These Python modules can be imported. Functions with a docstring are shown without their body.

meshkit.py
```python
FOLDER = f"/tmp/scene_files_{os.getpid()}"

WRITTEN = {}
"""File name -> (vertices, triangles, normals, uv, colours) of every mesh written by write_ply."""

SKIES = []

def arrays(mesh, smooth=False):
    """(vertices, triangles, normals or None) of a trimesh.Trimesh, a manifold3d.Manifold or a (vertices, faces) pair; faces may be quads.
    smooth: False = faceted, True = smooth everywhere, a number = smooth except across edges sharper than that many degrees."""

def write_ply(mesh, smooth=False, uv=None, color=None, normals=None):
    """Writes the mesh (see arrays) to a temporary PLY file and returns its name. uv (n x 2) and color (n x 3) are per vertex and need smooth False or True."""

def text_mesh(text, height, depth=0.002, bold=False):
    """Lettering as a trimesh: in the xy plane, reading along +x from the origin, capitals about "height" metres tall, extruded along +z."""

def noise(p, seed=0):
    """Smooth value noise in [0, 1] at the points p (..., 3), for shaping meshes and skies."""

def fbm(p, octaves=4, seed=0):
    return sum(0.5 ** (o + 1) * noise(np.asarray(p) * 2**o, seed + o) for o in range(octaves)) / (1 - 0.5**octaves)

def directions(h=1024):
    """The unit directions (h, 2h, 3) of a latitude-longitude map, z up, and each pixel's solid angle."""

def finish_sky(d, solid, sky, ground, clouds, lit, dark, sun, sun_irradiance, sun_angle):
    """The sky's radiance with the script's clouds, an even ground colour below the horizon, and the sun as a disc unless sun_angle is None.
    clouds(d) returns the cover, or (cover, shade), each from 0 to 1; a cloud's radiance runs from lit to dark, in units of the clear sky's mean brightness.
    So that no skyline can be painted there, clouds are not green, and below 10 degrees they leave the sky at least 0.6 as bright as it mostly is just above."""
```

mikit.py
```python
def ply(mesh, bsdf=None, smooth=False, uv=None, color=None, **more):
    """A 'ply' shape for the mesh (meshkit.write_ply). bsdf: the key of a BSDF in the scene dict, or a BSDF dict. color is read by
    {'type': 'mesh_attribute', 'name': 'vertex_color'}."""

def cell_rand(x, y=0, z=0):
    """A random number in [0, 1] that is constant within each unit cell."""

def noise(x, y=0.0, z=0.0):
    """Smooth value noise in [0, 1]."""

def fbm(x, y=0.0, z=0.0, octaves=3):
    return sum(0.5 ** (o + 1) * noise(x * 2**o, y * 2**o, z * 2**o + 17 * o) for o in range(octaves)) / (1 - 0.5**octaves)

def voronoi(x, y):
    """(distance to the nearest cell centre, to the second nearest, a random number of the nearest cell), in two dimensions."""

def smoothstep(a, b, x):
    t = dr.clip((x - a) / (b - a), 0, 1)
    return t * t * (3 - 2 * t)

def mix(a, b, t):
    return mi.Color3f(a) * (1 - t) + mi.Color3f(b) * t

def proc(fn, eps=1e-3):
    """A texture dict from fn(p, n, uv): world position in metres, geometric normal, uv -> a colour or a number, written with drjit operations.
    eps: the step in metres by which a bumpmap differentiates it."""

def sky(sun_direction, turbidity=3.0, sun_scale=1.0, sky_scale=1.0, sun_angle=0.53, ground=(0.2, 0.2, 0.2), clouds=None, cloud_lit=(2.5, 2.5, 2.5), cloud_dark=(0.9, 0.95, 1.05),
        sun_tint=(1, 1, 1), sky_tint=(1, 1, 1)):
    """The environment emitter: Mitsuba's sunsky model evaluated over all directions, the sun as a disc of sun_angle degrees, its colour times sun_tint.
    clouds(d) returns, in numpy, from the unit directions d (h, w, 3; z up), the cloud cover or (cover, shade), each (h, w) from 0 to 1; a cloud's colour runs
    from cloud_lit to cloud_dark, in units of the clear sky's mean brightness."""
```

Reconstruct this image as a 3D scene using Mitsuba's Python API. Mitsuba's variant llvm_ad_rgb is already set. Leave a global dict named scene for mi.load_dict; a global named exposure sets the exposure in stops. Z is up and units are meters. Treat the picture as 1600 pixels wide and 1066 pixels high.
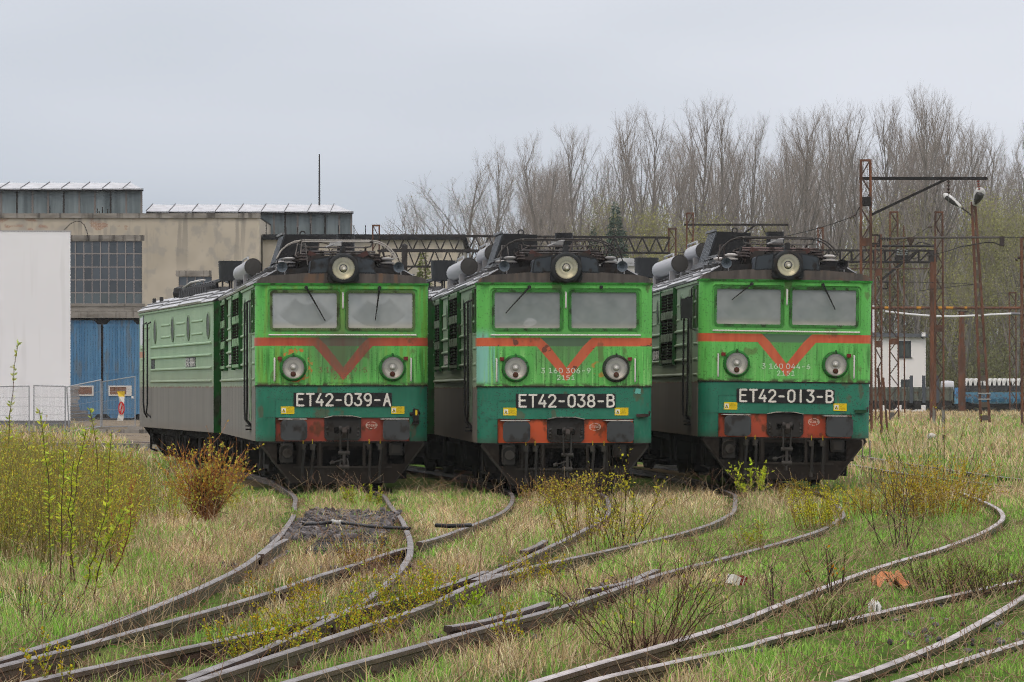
import math, numpy as np, trimesh, manifold3d, shapely, mitsuba as mi, drjit as dr
import shapely.geometry as sg, shapely.affinity as sa, shapely.ops as so
import mikit, meshkit
from mikit import noise, fbm, voronoi, cell_rand, smoothstep, mix, proc
from scipy.spatial import cKDTree
from scipy.interpolate import CubicSpline

T = mi.ScalarTransform4f
scene, labels = {}, {}
FOC, HC, YH = 7000.0, 1.68, 608.0      # focal length in pixels of a 1600 px wide frame, eye height, horizon row

# ---------------------------------------------------------------- camera, sky, exposure
scene['camera'] = {'type': 'perspective', 'fov': math.degrees(2 * math.atan(800 / FOC)), 'fov_axis': 'x',
                   'principal_point_offset_x': 0.0, 'principal_point_offset_y': -(YH - 533.0) / 1066.0,
                   'near_clip': 1.0, 'far_clip': 4000.0,
                   'to_world': T().look_at(origin=[0, 0, HC], target=[0, 10, HC], up=[0, 0, 1])}

def cloud(d):
    """closed overcast, brighter towards the zenith, bluer and darker low down on the left"""
    x, y, z = d[..., 0], d[..., 1], d[..., 2]
    n = meshkit.fbm(np.stack([x * 3 + 7, y * 3, z * 9 + 2], -1), 4, 3)
    n2 = meshkit.fbm(np.stack([x * 13 + 3, y * 13, z * 55 + 2], -1), 3, 8)
    low = np.clip(z / 0.085, 0, 1)
    shade = 1.0 - 0.235 * low * low * (3 - 2 * low) - 0.62 * np.clip((z - 0.085) / 0.7, 0, 1) ** 0.8
    shade = shade - 0.09 * np.clip(x + 0.02, -0.25, 0.25) / 0.115 * (1 - 0.5 * low) + 0.22 * (n - 0.5) + 0.10 * (n2 - 0.5) - 0.03
    return np.ones_like(z), np.clip(shade, 0, 1)

scene['sky_light'] = mikit.sky([-0.25, -0.55, 0.8], turbidity=4, sun_scale=0.16, sun_angle=28, ground=(0.16, 0.15, 0.11), clouds=cloud,
                               cloud_lit=(3.92, 3.82, 3.94), cloud_dark=(1.04, 1.215, 1.43))
exposure = 1.9

# ---------------------------------------------------------------- naming helpers
used = {}
def numbered(key):
    n = used.get(key, -1) + 1
    used[key] = n
    return key if n == 0 else f'{key}_{n:03d}'
def thing(name, label, cat, group=None):
    k = numbered(name)
    labels[k] = {'label': label, 'category': cat}
    if group: labels[k]['group'] = group
    return k
def struct(name, kind='structure', label=None, cat=None):
    k = numbered(name)
    labels[k] = {'kind': kind}
    if label: labels[k]['label'] = label
    if cat: labels[k]['category'] = cat
    return k
def sub(parent, name, label=None, kind=None):
    k = numbered(parent + '__' + name)
    if label or kind:
        labels[k] = {}
        if label: labels[k]['label'] = label
        if kind: labels[k]['kind'] = kind
    return k
def at(px, py, Y): return np.array([(px - 800) / FOC * Y, Y, HC - (py - YH) / FOC * Y])
def gp(px, py):
    Y = FOC * HC / (py - YH)
    return np.array([(px - 800) / FOC * Y, Y])
def srgb(r, g, b, k=1.0):
    c = np.array([r, g, b]) / 255.0
    return tuple(np.where(c < 0.04045, c / 12.92, ((c + 0.055) / 1.055) ** 2.4) * k)

# ---------------------------------------------------------------- materials
def add_bsdf(key, d, two=True):
    scene[key] = {'type': 'twosided', 'inner': d} if two else d
VC = {'type': 'mesh_attribute', 'name': 'vertex_color'}
add_bsdf('m_matt', {'type': 'diffuse', 'reflectance': VC})
add_bsdf('m_satin', {'type': 'principled', 'base_color': VC, 'roughness': 0.45, 'specular': 0.22})
def f_rustmask(p, n, uv):
    a = fbm(p.x * 9 + 3, p.y * 9, p.z * 5, 4)
    return smoothstep(0.50, 0.68, a) * 0.75
def f_rustcol(p, n, uv):
    a = fbm(p.x * 23, p.y * 23, p.z * 23, 3)
    return mix((0.055, 0.035, 0.025), (0.16, 0.075, 0.038), a)
def f_grimecol(p, n, uv):
    a = fbm(p.x * 17, p.y * 17, p.z * 17, 3)
    return mix((0.010, 0.009, 0.009), (0.052, 0.042, 0.036), a)
scene['m_worn'] = {'type': 'twosided', 'inner': {'type': 'blendbsdf', 'weight': proc(f_rustmask),
    'a': {'type': 'principled', 'base_color': VC, 'roughness': 0.5, 'specular': 0.4}, 'b': {'type': 'diffuse', 'reflectance': proc(f_rustcol)}}}
scene['m_grimy'] = {'type': 'twosided', 'inner': {'type': 'blendbsdf', 'weight': proc(f_rustmask),
    'a': {'type': 'principled', 'base_color': VC, 'roughness': 0.7, 'specular': 0.06}, 'b': {'type': 'diffuse', 'reflectance': proc(f_grimecol)}}}
scene['m_leaf'] = {'type': 'principledthin', 'base_color': VC, 'roughness': 0.8, 'diff_trans': 0.5, 'spec_trans': 0.0, 'eta': 1.25}

def front_paint(p, n, uv):
    u, z = uv.x, uv.y
    k = dr.floor((u + 5) / 10)
    x = u - 10 * k
    is0, is1, is2 = dr.abs(k) < 0.5, dr.abs(k - 1) < 0.5, dr.abs(k - 2) < 0.5
    s1 = fbm(x * 16, z * 0.9 + 5, k * 5.3 + 3, 4)
    s2 = fbm(x * 42, z * 2.0, k * 9.1, 3)
    bl = fbm(x * 2.3, z * 2.3, k * 3.7 + 1, 4)
    sp = noise(x * 60, z * 60, k * 4 + 2)
    g = mix((0.060, 0.36, 0.052), (0.155, 0.54, 0.115), dr.clip(s1 * 0.8 + bl * 0.5 - 0.1, 0, 1))
    g = mix(g, (0.24, 0.56, 0.17), smoothstep(0.50, 0.72, s2) * dr.select(is1, 0.95, 0.55) * smoothstep(2.56, 2.3, z))
    g = mix(g, (0.03, 0.15, 0.02), smoothstep(0.52, 0.75, fbm(x * 34 + 9, z * 1.3, k * 2.1, 4)) * smoothstep(2.6, 2.3, z) * 0.75)
    g = mix(g, (0.02, 0.05, 0.015), smoothstep(0.80, 0.90, sp) * 0.45)
    g = dr.select(is0, mix(g, (0.17, 0.34, 0.035), smoothstep(0.5, 0.75, s1) * 0.7), g)
    # grime under the middle of the windows and along the ledge
    cen = smoothstep(0.95, 0.05, dr.abs(x)) * smoothstep(1.85, 2.75, z) * smoothstep(2.8, 2.6, z)
    cen = cen + smoothstep(0.8, 0.1, dr.abs(x)) * smoothstep(1.8, 2.1, z) * smoothstep(2.8, 2.5, z) * 0.5
    gr = dr.clip(cen * (0.35 + s1 * 1.1) * dr.select(is0, 0.95, dr.select(is1, 0.55, 0.35)), 0, 0.85)
    g = mix(g, (0.075, 0.10, 0.06), gr)
    # worn turquoise undercoat at the left corner of the second engine
    tq = smoothstep(-1.10, -1.42, x + (s2 - 0.5) * 0.5) * smoothstep(1.8, 1.95, z) * smoothstep(2.85, 2.6, z)
    g = dr.select(is1, mix(g, (0.23, 0.50, 0.46), tq * 0.9), g)
    # band and chevron
    ax = dr.abs(x - 0.01)
    band = (z > 2.5) & (z < 2.644) & (ax > 0.284 + (z - 2.5) * 1.05)
    vee = (z <= 2.5) & (z > 1.912) & (ax < 0.504 * (z - 1.912) / 0.588) & (ax > 0.284 * (z - 2.134) / 0.366)
    patch = (z > 2.5) & (z < 2.64) & (ax <= 0.284 + (z - 2.5) * 1.05)
    red = mix((0.46, 0.065, 0.026), (0.66, 0.15, 0.06), dr.clip(s1 * 1.2 - 0.1, 0, 1))
    red = dr.select(is0, mix(red, (0.30, 0.050, 0.032), 0.35 + 0.3 * bl), red)
    red = mix(red, (0.10, 0.075, 0.05), dr.clip(gr * dr.select(is0, 0.9, 0.35), 0, 0.8))
    chip = smoothstep(0.66, 0.70, fbm(x * 7, z * 7, k * 3 + 9, 4)) * dr.select(is1, 1.0, 0.0)
    c = dr.select(band | vee, mix(red, (0.16, 0.05, 0.03), chip), g)
    c = dr.select(patch, mix((0.09, 0.17, 0.10), dr.select(is0, mi.Color3f(0.115, 0.075, 0.055), mi.Color3f(0.07, 0.09, 0.05)), dr.select(is0, 0.75, dr.select(is1, 0.4, 0.0)) * (0.5 + s1)), c)
    # peeling paint round the lamps
    r1 = dr.sqrt(dr.square(x + 0.80) + dr.square(z - 2.17)) - 0.05
    r1 = dr.select(is1, dr.sqrt(dr.square(x - 0.55) + dr.square(z - 2.10)) + 0.10, r1)
    pe = smoothstep(0.05, 0.03, dr.abs(r1 - 0.205)) * smoothstep(0.55, 0.59, fbm(x * 17 + 1, z * 17, k * 3 + 2, 3))
    c = mix(c, (0.55, 0.15, 0.03), dr.select(is0, pe, dr.select(is1, pe * 0.7, 0.0)) * dr.select(z > 1.84, 1.0, 0.0) * 0.9)
    # lower teal
    te = mix((0.008, 0.115, 0.068), (0.018, 0.20, 0.125), dr.clip(bl * 1.1 - 0.05 + (s1 - 0.5) * 0.4, 0, 1))
    te = mix(te, (0.035, 0.035, 0.03), smoothstep(0.72, 0.85, sp) * 0.7 * smoothstep(0.35, 0.6, bl))
    te = mix(te, (0.05, 0.045, 0.03), smoothstep(1.0, 0.85, z) * (0.3 + 0.5 * s1))
    c = dr.select(z < 1.812, te, c)
    edge = smoothstep(0.07, 0.0, dr.abs(z - 1.83)) * smoothstep(1.80, 1.83, z)
    c = mix(c, (0.05, 0.035, 0.022), edge * smoothstep(0.35, 0.6, fbm(x * 10, z * 10, k + 6, 3)) * 0.9)
    c = mix(c, (0.10, 0.06, 0.03), smoothstep(0.70, 0.80, fbm(x * 5 + 3, z * 3, k * 2 + 8, 4)) * 0.55)
    c = mix(c, (0.06, 0.07, 0.045), smoothstep(2.70, 2.74, z) * smoothstep(3.6, 2.72, z) * (0.12 + 0.5 * s1 * dr.select(is0, 1.0, 0.5)) * smoothstep(1.45, 1.2, dr.abs(x)))
    return c
def f_frontrough(p, n, uv): return 0.38 + 0.25 * fbm(uv.x * 6, uv.y * 6, 2.0, 3)
add_bsdf('m_front', {'type': 'principled', 'base_color': proc(front_paint), 'roughness': proc(f_frontrough), 'specular': 0.4})

def side_paint(p, n, uv):
    u, z = uv.x, uv.y
    k = dr.floor((u + 2) / 40)
    y = u - 40 * k
    s1 = fbm(y * 5, z * 0.7, k * 5.3 + 1, 4)
    bl = fbm(y * 1.1, z * 1.6, k * 2.7, 4)
    dirt = dr.select(k < 0.5, 0.08, dr.select(k < 1.5, 0.0, 0.42))       # 0: first front unit, 1: first rear unit, others: the two behind
    g = mix((0.20, 0.325, 0.195), (0.315, 0.435, 0.295), dr.clip(bl + (s1 - 0.5) * 0.6, 0, 1))
    g = mix(g, (0.155, 0.185, 0.14), dr.clip(dirt * (0.5 + s1), 0, 0.9))
    g = mix(g, (0.20, 0.21, 0.15), smoothstep(2.5, 1.85, z) * 0.65 * (0.4 + s1))
    g = mix(g, (0.12, 0.19, 0.10), smoothstep(3.35, 3.58, z) * 0.5 * (0.4 + s1))
    lo = mix((0.125, 0.118, 0.105), (0.19, 0.175, 0.155), dr.clip(s1 * 1.2 - 0.1, 0, 1))
    lo = mix(lo, (0.085, 0.07, 0.055), dr.clip(dirt * 0.9, 0, 0.6))
    lo = mix(lo, (0.13, 0.08, 0.05), smoothstep(1.1, 0.86, z) * 0.5 * s1)
    c = dr.select(z < 1.80, lo, g)
    seam = smoothstep(0.03, 0.0, dr.abs(z - 1.80))
    c = mix(c, (0.16, 0.09, 0.06), seam * smoothstep(0.4, 0.6, fbm(y * 6, z * 9, k, 3)))
    band = (z > 2.5) & (z < 2.644) & ((y < 0.75) & (k != 1))
    bandr = (z > 2.5) & (z < 2.644) & ((y > 13.8) & (k > 0.5) & (k < 1.5))
    c = dr.select(band | bandr, mix(mi.Color3f(c), (0.42, 0.13, 0.08), 0.75), c)
    return c
add_bsdf('m_side', {'type': 'principled', 'base_color': proc(side_paint), 'roughness': 0.55, 'specular': 0.35})

def f_roofsheet(p, n, uv):
    s = fbm(p.x * 3, p.y * 1.2, p.z * 6, 4)
    t = fbm(p.x * 14, p.y * 9, p.z * 9, 3)
    c = mix((0.30, 0.31, 0.325), (0.50, 0.51, 0.535), dr.clip(s * 1.4 - 0.15, 0, 1))
    return mix(c, (0.17, 0.165, 0.16), smoothstep(0.60, 0.80, t) * 0.5)
add_bsdf('m_roofsheet', {'type': 'principled', 'base_color': proc(f_roofsheet), 'roughness': 0.42, 'metallic': 0.25, 'specular': 0.5})
def f_visor(p, n, uv):
    s = fbm(p.x * 15, p.y * 3, p.z * 1.6, 4)
    b = fbm(p.x * 2.3, p.y * 2, p.z * 2, 3)
    c = mix((0.035, 0.031, 0.030), (0.125, 0.105, 0.095), dr.clip(s * 1.3 - 0.15, 0, 1))
    return mix(c, (0.15, 0.075, 0.038), smoothstep(0.54, 0.70, b) * smoothstep(0.45, 0.65, s) * 0.6)
add_bsdf('m_visor', {'type': 'principled', 'base_color': proc(f_visor), 'roughness': 0.6, 'specular': 0.3})
def f_dustw(p, n, uv):
    u = uv.x
    k = dr.floor((u + 5) / 10)
    x, z = u - 10 * k, uv.y
    xa = dr.abs(x) - 0.64
    r = dr.sqrt(dr.square(xa + 0.03) + dr.square(z - 3.46))
    sw = smoothstep(0.66, 0.62, r) * smoothstep(0.22, 0.27, r) * smoothstep(0.70, 0.45, dr.abs(xa) / dr.maximum(3.5 - z, 0.05) * 0.6)
    a = fbm(x * 5, z * 5, k * 3 + 2, 4)
    base = dr.select(dr.abs(k) < 0.5, 0.80, dr.select(k < 1.5, 0.44, 0.50))
    w = base + 0.22 * (a - 0.5) - dr.select(dr.abs(k) < 0.5, 0.22, 0.05) * sw + 0.35 * smoothstep(2.90, 2.79, z) + 0.12 * smoothstep(0.5, 0.57, dr.abs(xa))
    return dr.clip(w, 0.05, 0.97)
def f_dustc(p, n, uv):
    k = dr.floor((uv.x + 5) / 10)
    a = fbm(uv.x * 7, uv.y * 7, 1.0, 4)
    c = mix((0.41, 0.44, 0.47), (0.50, 0.52, 0.535), a)
    return mix(c, (0.46, 0.43, 0.37), smoothstep(2.95, 2.8, uv.y) * 0.8)
scene['m_windscreen'] = {'type': 'blendbsdf', 'weight': proc(f_dustw), 'a': {'type': 'thindielectric'}, 'b': {'type': 'twosided', 'inner': {'type': 'diffuse', 'reflectance': proc(f_dustc)}}}
scene['m_pane'] = {'type': 'twosided', 'inner': {'type': 'principled', 'base_color': VC, 'roughness': 0.16, 'specular': 0.5}}
scene['m_lens'] = {'type': 'thindielectric'}
add_bsdf('m_reflector', {'type': 'principled', 'base_color': VC, 'roughness': 0.35, 'metallic': 0.35})

def f_rail(p, n, uv):
    a = fbm(p.x * 4, p.y * 4, p.z * 4, 4)
    b = fbm(p.x * 40, p.y * 40, p.z * 40, 2)
    top = mix((0.055, 0.042, 0.036), (0.195, 0.175, 0.17), dr.clip(a * 1.5 - 0.25 + (b - 0.5) * 0.5, 0, 1))
    side = mix((0.022, 0.015, 0.012), (0.085, 0.050, 0.034), dr.clip(a * 1.2 + (b - 0.5) * 0.8, 0, 1))
    return mix(side, top, smoothstep(0.45, 0.8, n.z) * smoothstep(-0.12, -0.07, p.z + 0.08 * smoothstep(45, 72, p.y)))
def f_railbright(p, n, uv):
    return f_rail(p, n, uv) * (1 + 1.15 * smoothstep(0.45, 0.8, n.z))
add_bsdf('m_rail_bright', {'type': 'principled', 'base_color': proc(f_railbright), 'roughness': 0.38, 'metallic': 0.15, 'specular': 0.5})
add_bsdf('m_rail', {'type': 'principled', 'base_color': proc(f_rail), 'roughness': 0.42, 'metallic': 0.1, 'specular': 0.5})

def f_ground(p, n, uv):
    a = fbm(p.x * 0.55, p.y * 0.22, 1.0, 4)
    b = fbm(p.x * 5, p.y * 3, 2.0, 4)
    c = fbm(p.x * 26, p.y * 26, 5.0, 3)
    straw = mix((0.10, 0.07, 0.037), (0.22, 0.165, 0.09), b)
    green = mix((0.035, 0.065, 0.014), (0.10, 0.17, 0.035), b)
    far = smoothstep(75, 105, p.y)
    g = mix(straw, green, smoothstep(0.40, 0.62, a + 0.03 + 0.30 * smoothstep(0.8, 2.6, p.x) * smoothstep(75, 60, p.y)))
    g = mix(g, (0.075, 0.055, 0.038), smoothstep(0.52, 0.75, c) * (0.8 - 0.5 * far))
    # trodden earth and stone dust in the yard by the shed
    yard = smoothstep(-9, -12, p.x) * smoothstep(128, 140, p.y)
    return mix(g, mix((0.14, 0.11, 0.075), (0.25, 0.215, 0.17), b), yard * smoothstep(0.3, 0.5, b + 0.2))
add_bsdf('m_ground', {'type': 'diffuse', 'reflectance': proc(f_ground)})
def f_plaster(p, n, uv):
    a = fbm(p.x * 0.55, p.z * 0.5, p.y * 0.05, 4)
    b = fbm(p.x * 2.2, p.z * 1.7, 3.0, 4)
    s = fbm(p.x * 2.8, p.z * 0.22, 7.0, 4)
    c = mix((0.37, 0.335, 0.265), (0.53, 0.48, 0.395), dr.clip(a * 1.5 - 0.2, 0, 1))
    c = mix(c, (0.30, 0.29, 0.265), smoothstep(0.5, 0.72, b) * 0.55)
    c = mix(c, (0.20, 0.19, 0.17), smoothstep(0.55, 0.75, s) * smoothstep(6.5, 11.5, p.z) * 0.6)
    # patches where the render has come off the brickwork, high up on the left
    fall = smoothstep(10.25, 10.5, p.z) * smoothstep(11.3, 11.1, p.z) * smoothstep(-20.5, -22, p.x) * smoothstep(0.60, 0.66, fbm(p.x * 1.3 + 4, p.z * 2.6, 1.0, 3))
    row = dr.floor(p.z / 0.085)
    bx = p.x / 0.26 + 0.5 * (row - 2 * dr.floor(row / 2))
    mort = dr.maximum(smoothstep(0.86, 0.93, bx - dr.floor(bx)), smoothstep(0.78, 0.9, p.z / 0.085 - row))
    br = mix(mix((0.27, 0.10, 0.06), (0.36, 0.19, 0.11), cell_rand(bx, row, 2)), (0.36, 0.33, 0.28), mort)
    return mix(c, br, fall * 0.6)
add_bsdf('m_plaster', {'type': 'diffuse', 'reflectance': proc(f_plaster)})
def f_white(p, n, uv):
    a = fbm(p.x * 0.4, p.z * 0.4, 2.0, 4)
    s = fbm(p.x * 3.0, p.z * 0.3, 5.0, 3)
    c = mix((0.75, 0.76, 0.785), (0.80, 0.81, 0.83), a)
    return mix(c, (0.62, 0.62, 0.62), smoothstep(0.6, 0.85, s) * 0.35)
def f_whiteb(p, n, uv): return 0.004 * fbm(p.x * 8, p.z * 8, p.y * 8, 3)
add_bsdf('m_white', {'type': 'bumpmap', 'arbitrary': proc(f_whiteb), 'scale': 1.0, 'bsdf': {'type': 'diffuse', 'reflectance': proc(f_white)}})
def f_concrete(p, n, uv):
    a = fbm(p.x * 1.4, p.z * 4, p.y * 1.4, 4)
    s = fbm(p.x * 5, p.z * 0.6, p.y * 5, 3)
    c = mix((0.13, 0.12, 0.105), (0.33, 0.31, 0.28), dr.clip(a * 1.4 - 0.2, 0, 1))
    return mix(c, (0.055, 0.05, 0.045), smoothstep(0.5, 0.72, s) * 0.75)
add_bsdf('m_concrete', {'type': 'diffuse', 'reflectance': proc(f_concrete)})
def f_rustpost(p, n, uv):
    a = fbm(p.x * 3.5, p.y * 3.5, p.z * 0.9, 4)
    b = fbm(p.x * 12, p.y * 12, p.z * 2.5, 3)
    c = mix((0.060, 0.040, 0.033), (0.205, 0.088, 0.050), dr.clip(a * 1.6 - 0.3, 0, 1))
    return mix(c, (0.10, 0.09, 0.085), smoothstep(0.55, 0.75, b) * 0.7)
add_bsdf('m_rustpost', {'type': 'diffuse', 'reflectance': proc(f_rustpost)})
def f_bluewood(p, n, uv):
    k = dr.floor(p.x / 0.155)
    r = cell_rand(k, 3, dr.floor(p.z / 40))
    s = fbm(p.x * 22, p.z * 1.3, k * 3, 4)
    d = fbm(p.x * 5, p.z * 0.7, 4.0, 4)
    c = mix((0.045, 0.13, 0.25), (0.105, 0.245, 0.40), dr.clip(0.5 * r + s * 0.6, 0, 1))
    c = mix(c, (0.13, 0.145, 0.15), smoothstep(0.55, 0.72, d) * 0.55)
    return mix(c, (0.20, 0.13, 0.09), smoothstep(0.68, 0.8, s) * smoothstep(3.0, 5.0, p.z) * 0.4)
add_bsdf('m_bluewood', {'type': 'diffuse', 'reflectance': proc(f_bluewood)})
def f_lantglass(p, n, uv):
    s = fbm(p.x * 3.0, p.z * 0.25, 5.0, 4)
    a = fbm(p.x * 0.6, p.z * 0.8, p.y, 3)
    return mix((0.085, 0.11, 0.115), (0.24, 0.285, 0.29), dr.clip(s * 1.3 - 0.3 + (a - 0.5) * 0.5, 0, 1))
add_bsdf('m_lantglass', {'type': 'principled', 'base_color': proc(f_lantglass), 'roughness': 0.3, 'specular': 0.5})
def f_stone(p, n, uv):
    a = fbm(p.x * 8, p.y * 8, p.z * 8, 3)
    return mix((0.06, 0.058, 0.06), (0.24, 0.23, 0.23), a)
add_bsdf('m_stone', {'type': 'diffuse', 'reflectance': proc(f_stone)})

# ---------------------------------------------------------------- mesh builder
def frame(d):
    d = np.asarray(d, float); d = d / (np.linalg.norm(d) + 1e-12)
    a = np.cross(d, [0, 0, 1.0] if abs(d[2]) < 0.95 else [1.0, 0, 0]); a /= np.linalg.norm(a)
    return a, np.cross(d, a), d
class MB:
    """collects shapes (vertices unshared across sharp edges) and makes them one mesh"""
    def __init__(s): s.V, s.F, s.C, s.n = [], [], [], 0
    def add(s, v, f, col):
        v = np.asarray(v, float); f = np.asarray(f, int)
        if f.shape[1] == 4: f = np.vstack([f[:, [0, 1, 2]], f[:, [0, 2, 3]]])
        c = np.asarray(col, float)
        s.V.append(v); s.F.append(f + s.n); s.C.append(np.broadcast_to(c, (len(v), 3))); s.n += len(v)
        return s
    def flat(s, v, f, col):
        v = np.asarray(v, float); f = np.asarray(f, int)
        if f.shape[1] == 4: f = np.vstack([f[:, [0, 1, 2]], f[:, [0, 2, 3]]])
        return s.add(v[f].reshape(-1, 3), np.arange(3 * len(f)).reshape(-1, 3), col)
    def mesh(s, m, col):
        if hasattr(m, 'to_mesh'):
            q = m.to_mesh(); return s.flat(q.vert_properties[:, :3], q.tri_verts, col)
        return s.flat(m.vertices, m.faces, col)
    BF = np.array([[0, 3, 2, 1], [4, 5, 6, 7], [0, 1, 5, 4], [1, 2, 6, 5], [2, 3, 7, 6], [3, 0, 4, 7]])
    def box(s, x0, x1, y0, y1, z0, z1, col, R=None, o=None):
        v = np.array([[x0, y0, z0], [x1, y0, z0], [x1, y1, z0], [x0, y1, z0], [x0, y0, z1], [x1, y0, z1], [x1, y1, z1], [x0, y1, z1]], float)
        if R is not None: v = v @ np.asarray(R).T
        if o is not None: v = v + o
        v = v[s.BF].reshape(-1, 3)
        return s.add(v, np.arange(24).reshape(-1, 4), col)
    def beam(s, p, q, w, h, col, up=(0, 0, 1)):
        """rectangular bar from p to q, w across, h along up"""
        p, q = np.asarray(p, float), np.asarray(q, float)
        d = q - p; L = np.linalg.norm(d); d /= L
        a = np.cross(d, up)
        if np.linalg.norm(a) < 1e-6: a = np.cross(d, [0, 1.0, 0])
        a /= np.linalg.norm(a); b = np.cross(a, d)
        return s.box(-w / 2, w / 2, 0, L, -h / 2, h / 2, col, np.stack([a, d, b], 1), p)
    def angle(s, p, q, w, col): return s.beam(p, q, w, w, col)
    def tube(s, pts, r, col, sides=7, caps=True):
        p = np.asarray(pts, float); n = len(p)
        t = np.gradient(p, axis=0); t /= np.linalg.norm(t, axis=1, keepdims=True) + 1e-12
        a, b, _ = frame(t[0]); A = [a]
        for i in range(1, n):
            a = A[-1] - t[i] * np.dot(A[-1], t[i]); A.append(a / (np.linalg.norm(a) + 1e-12))
        A = np.array(A); B = np.cross(t, A)
        ang = np.arange(sides) * 2 * np.pi / sides
        rr = np.broadcast_to(r, (n,))[:, None, None]
        v = p[:, None] + rr * (np.cos(ang)[None, :, None] * A[:, None] + np.sin(ang)[None, :, None] * B[:, None])
        i, j = np.meshgrid(np.arange(n - 1), np.arange(sides), indexing='ij')
        q = np.stack([i * sides + j, i * sides + (j + 1) % sides, (i + 1) * sides + (j + 1) % sides, (i + 1) * sides + j], -1).reshape(-1, 4)
        s.add(v.reshape(-1, 3), q, col)
        if caps:
            for e, o in ((0, -1), (n - 1, 1)):
                f = [[0, k, k + 1][::o] for k in range(1, sides - 1)]
                s.add(v[e], f, col)
        return s
    def lathe(s, prof, o, d, col, n=24):
        """profile of (radius, distance along d)"""
        a, b, d = frame(d); o = np.asarray(o, float)
        ang = np.arange(n) * 2 * np.pi / n
        ring = np.cos(ang)[:, None] * a + np.sin(ang)[:, None] * b
        k = np.arange(n)
        for (r0, t0), (r1, t1) in zip(prof[:-1], prof[1:]):
            v = np.vstack([o + d * t0 + ring * r0, o + d * t1 + ring * r1])
            s.add(v, np.stack([k, (k + 1) % n, (k + 1) % n + n, k + n], 1), col)
        return s
    def poly(s, P, y0, y1, col, plane='xz'):
        """shapely polygon (or points) in the named plane, pushed out between y0 and y1 along the third axis"""
        P = P if hasattr(P, 'geom_type') else sg.Polygon(P)
        for g in getattr(P, 'geoms', [P]):
            if g.is_empty: continue
            m = trimesh.creation.extrude_polygon(g, abs(y1 - y0), engine='earcut')
            v = np.array(m.vertices)
            lo = min(y0, y1)
            if plane == 'xz': v = np.stack([v[:, 0], hi_minus(v[:, 2], y0, y1), v[:, 1]], 1); f = m.faces
            elif plane == 'yz': v = np.stack([v[:, 2] + lo, v[:, 0], v[:, 1]], 1); f = m.faces
            else: v = np.stack([v[:, 0], v[:, 1], v[:, 2] + lo], 1); f = m.faces
            s.flat(v, f, col)
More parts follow.
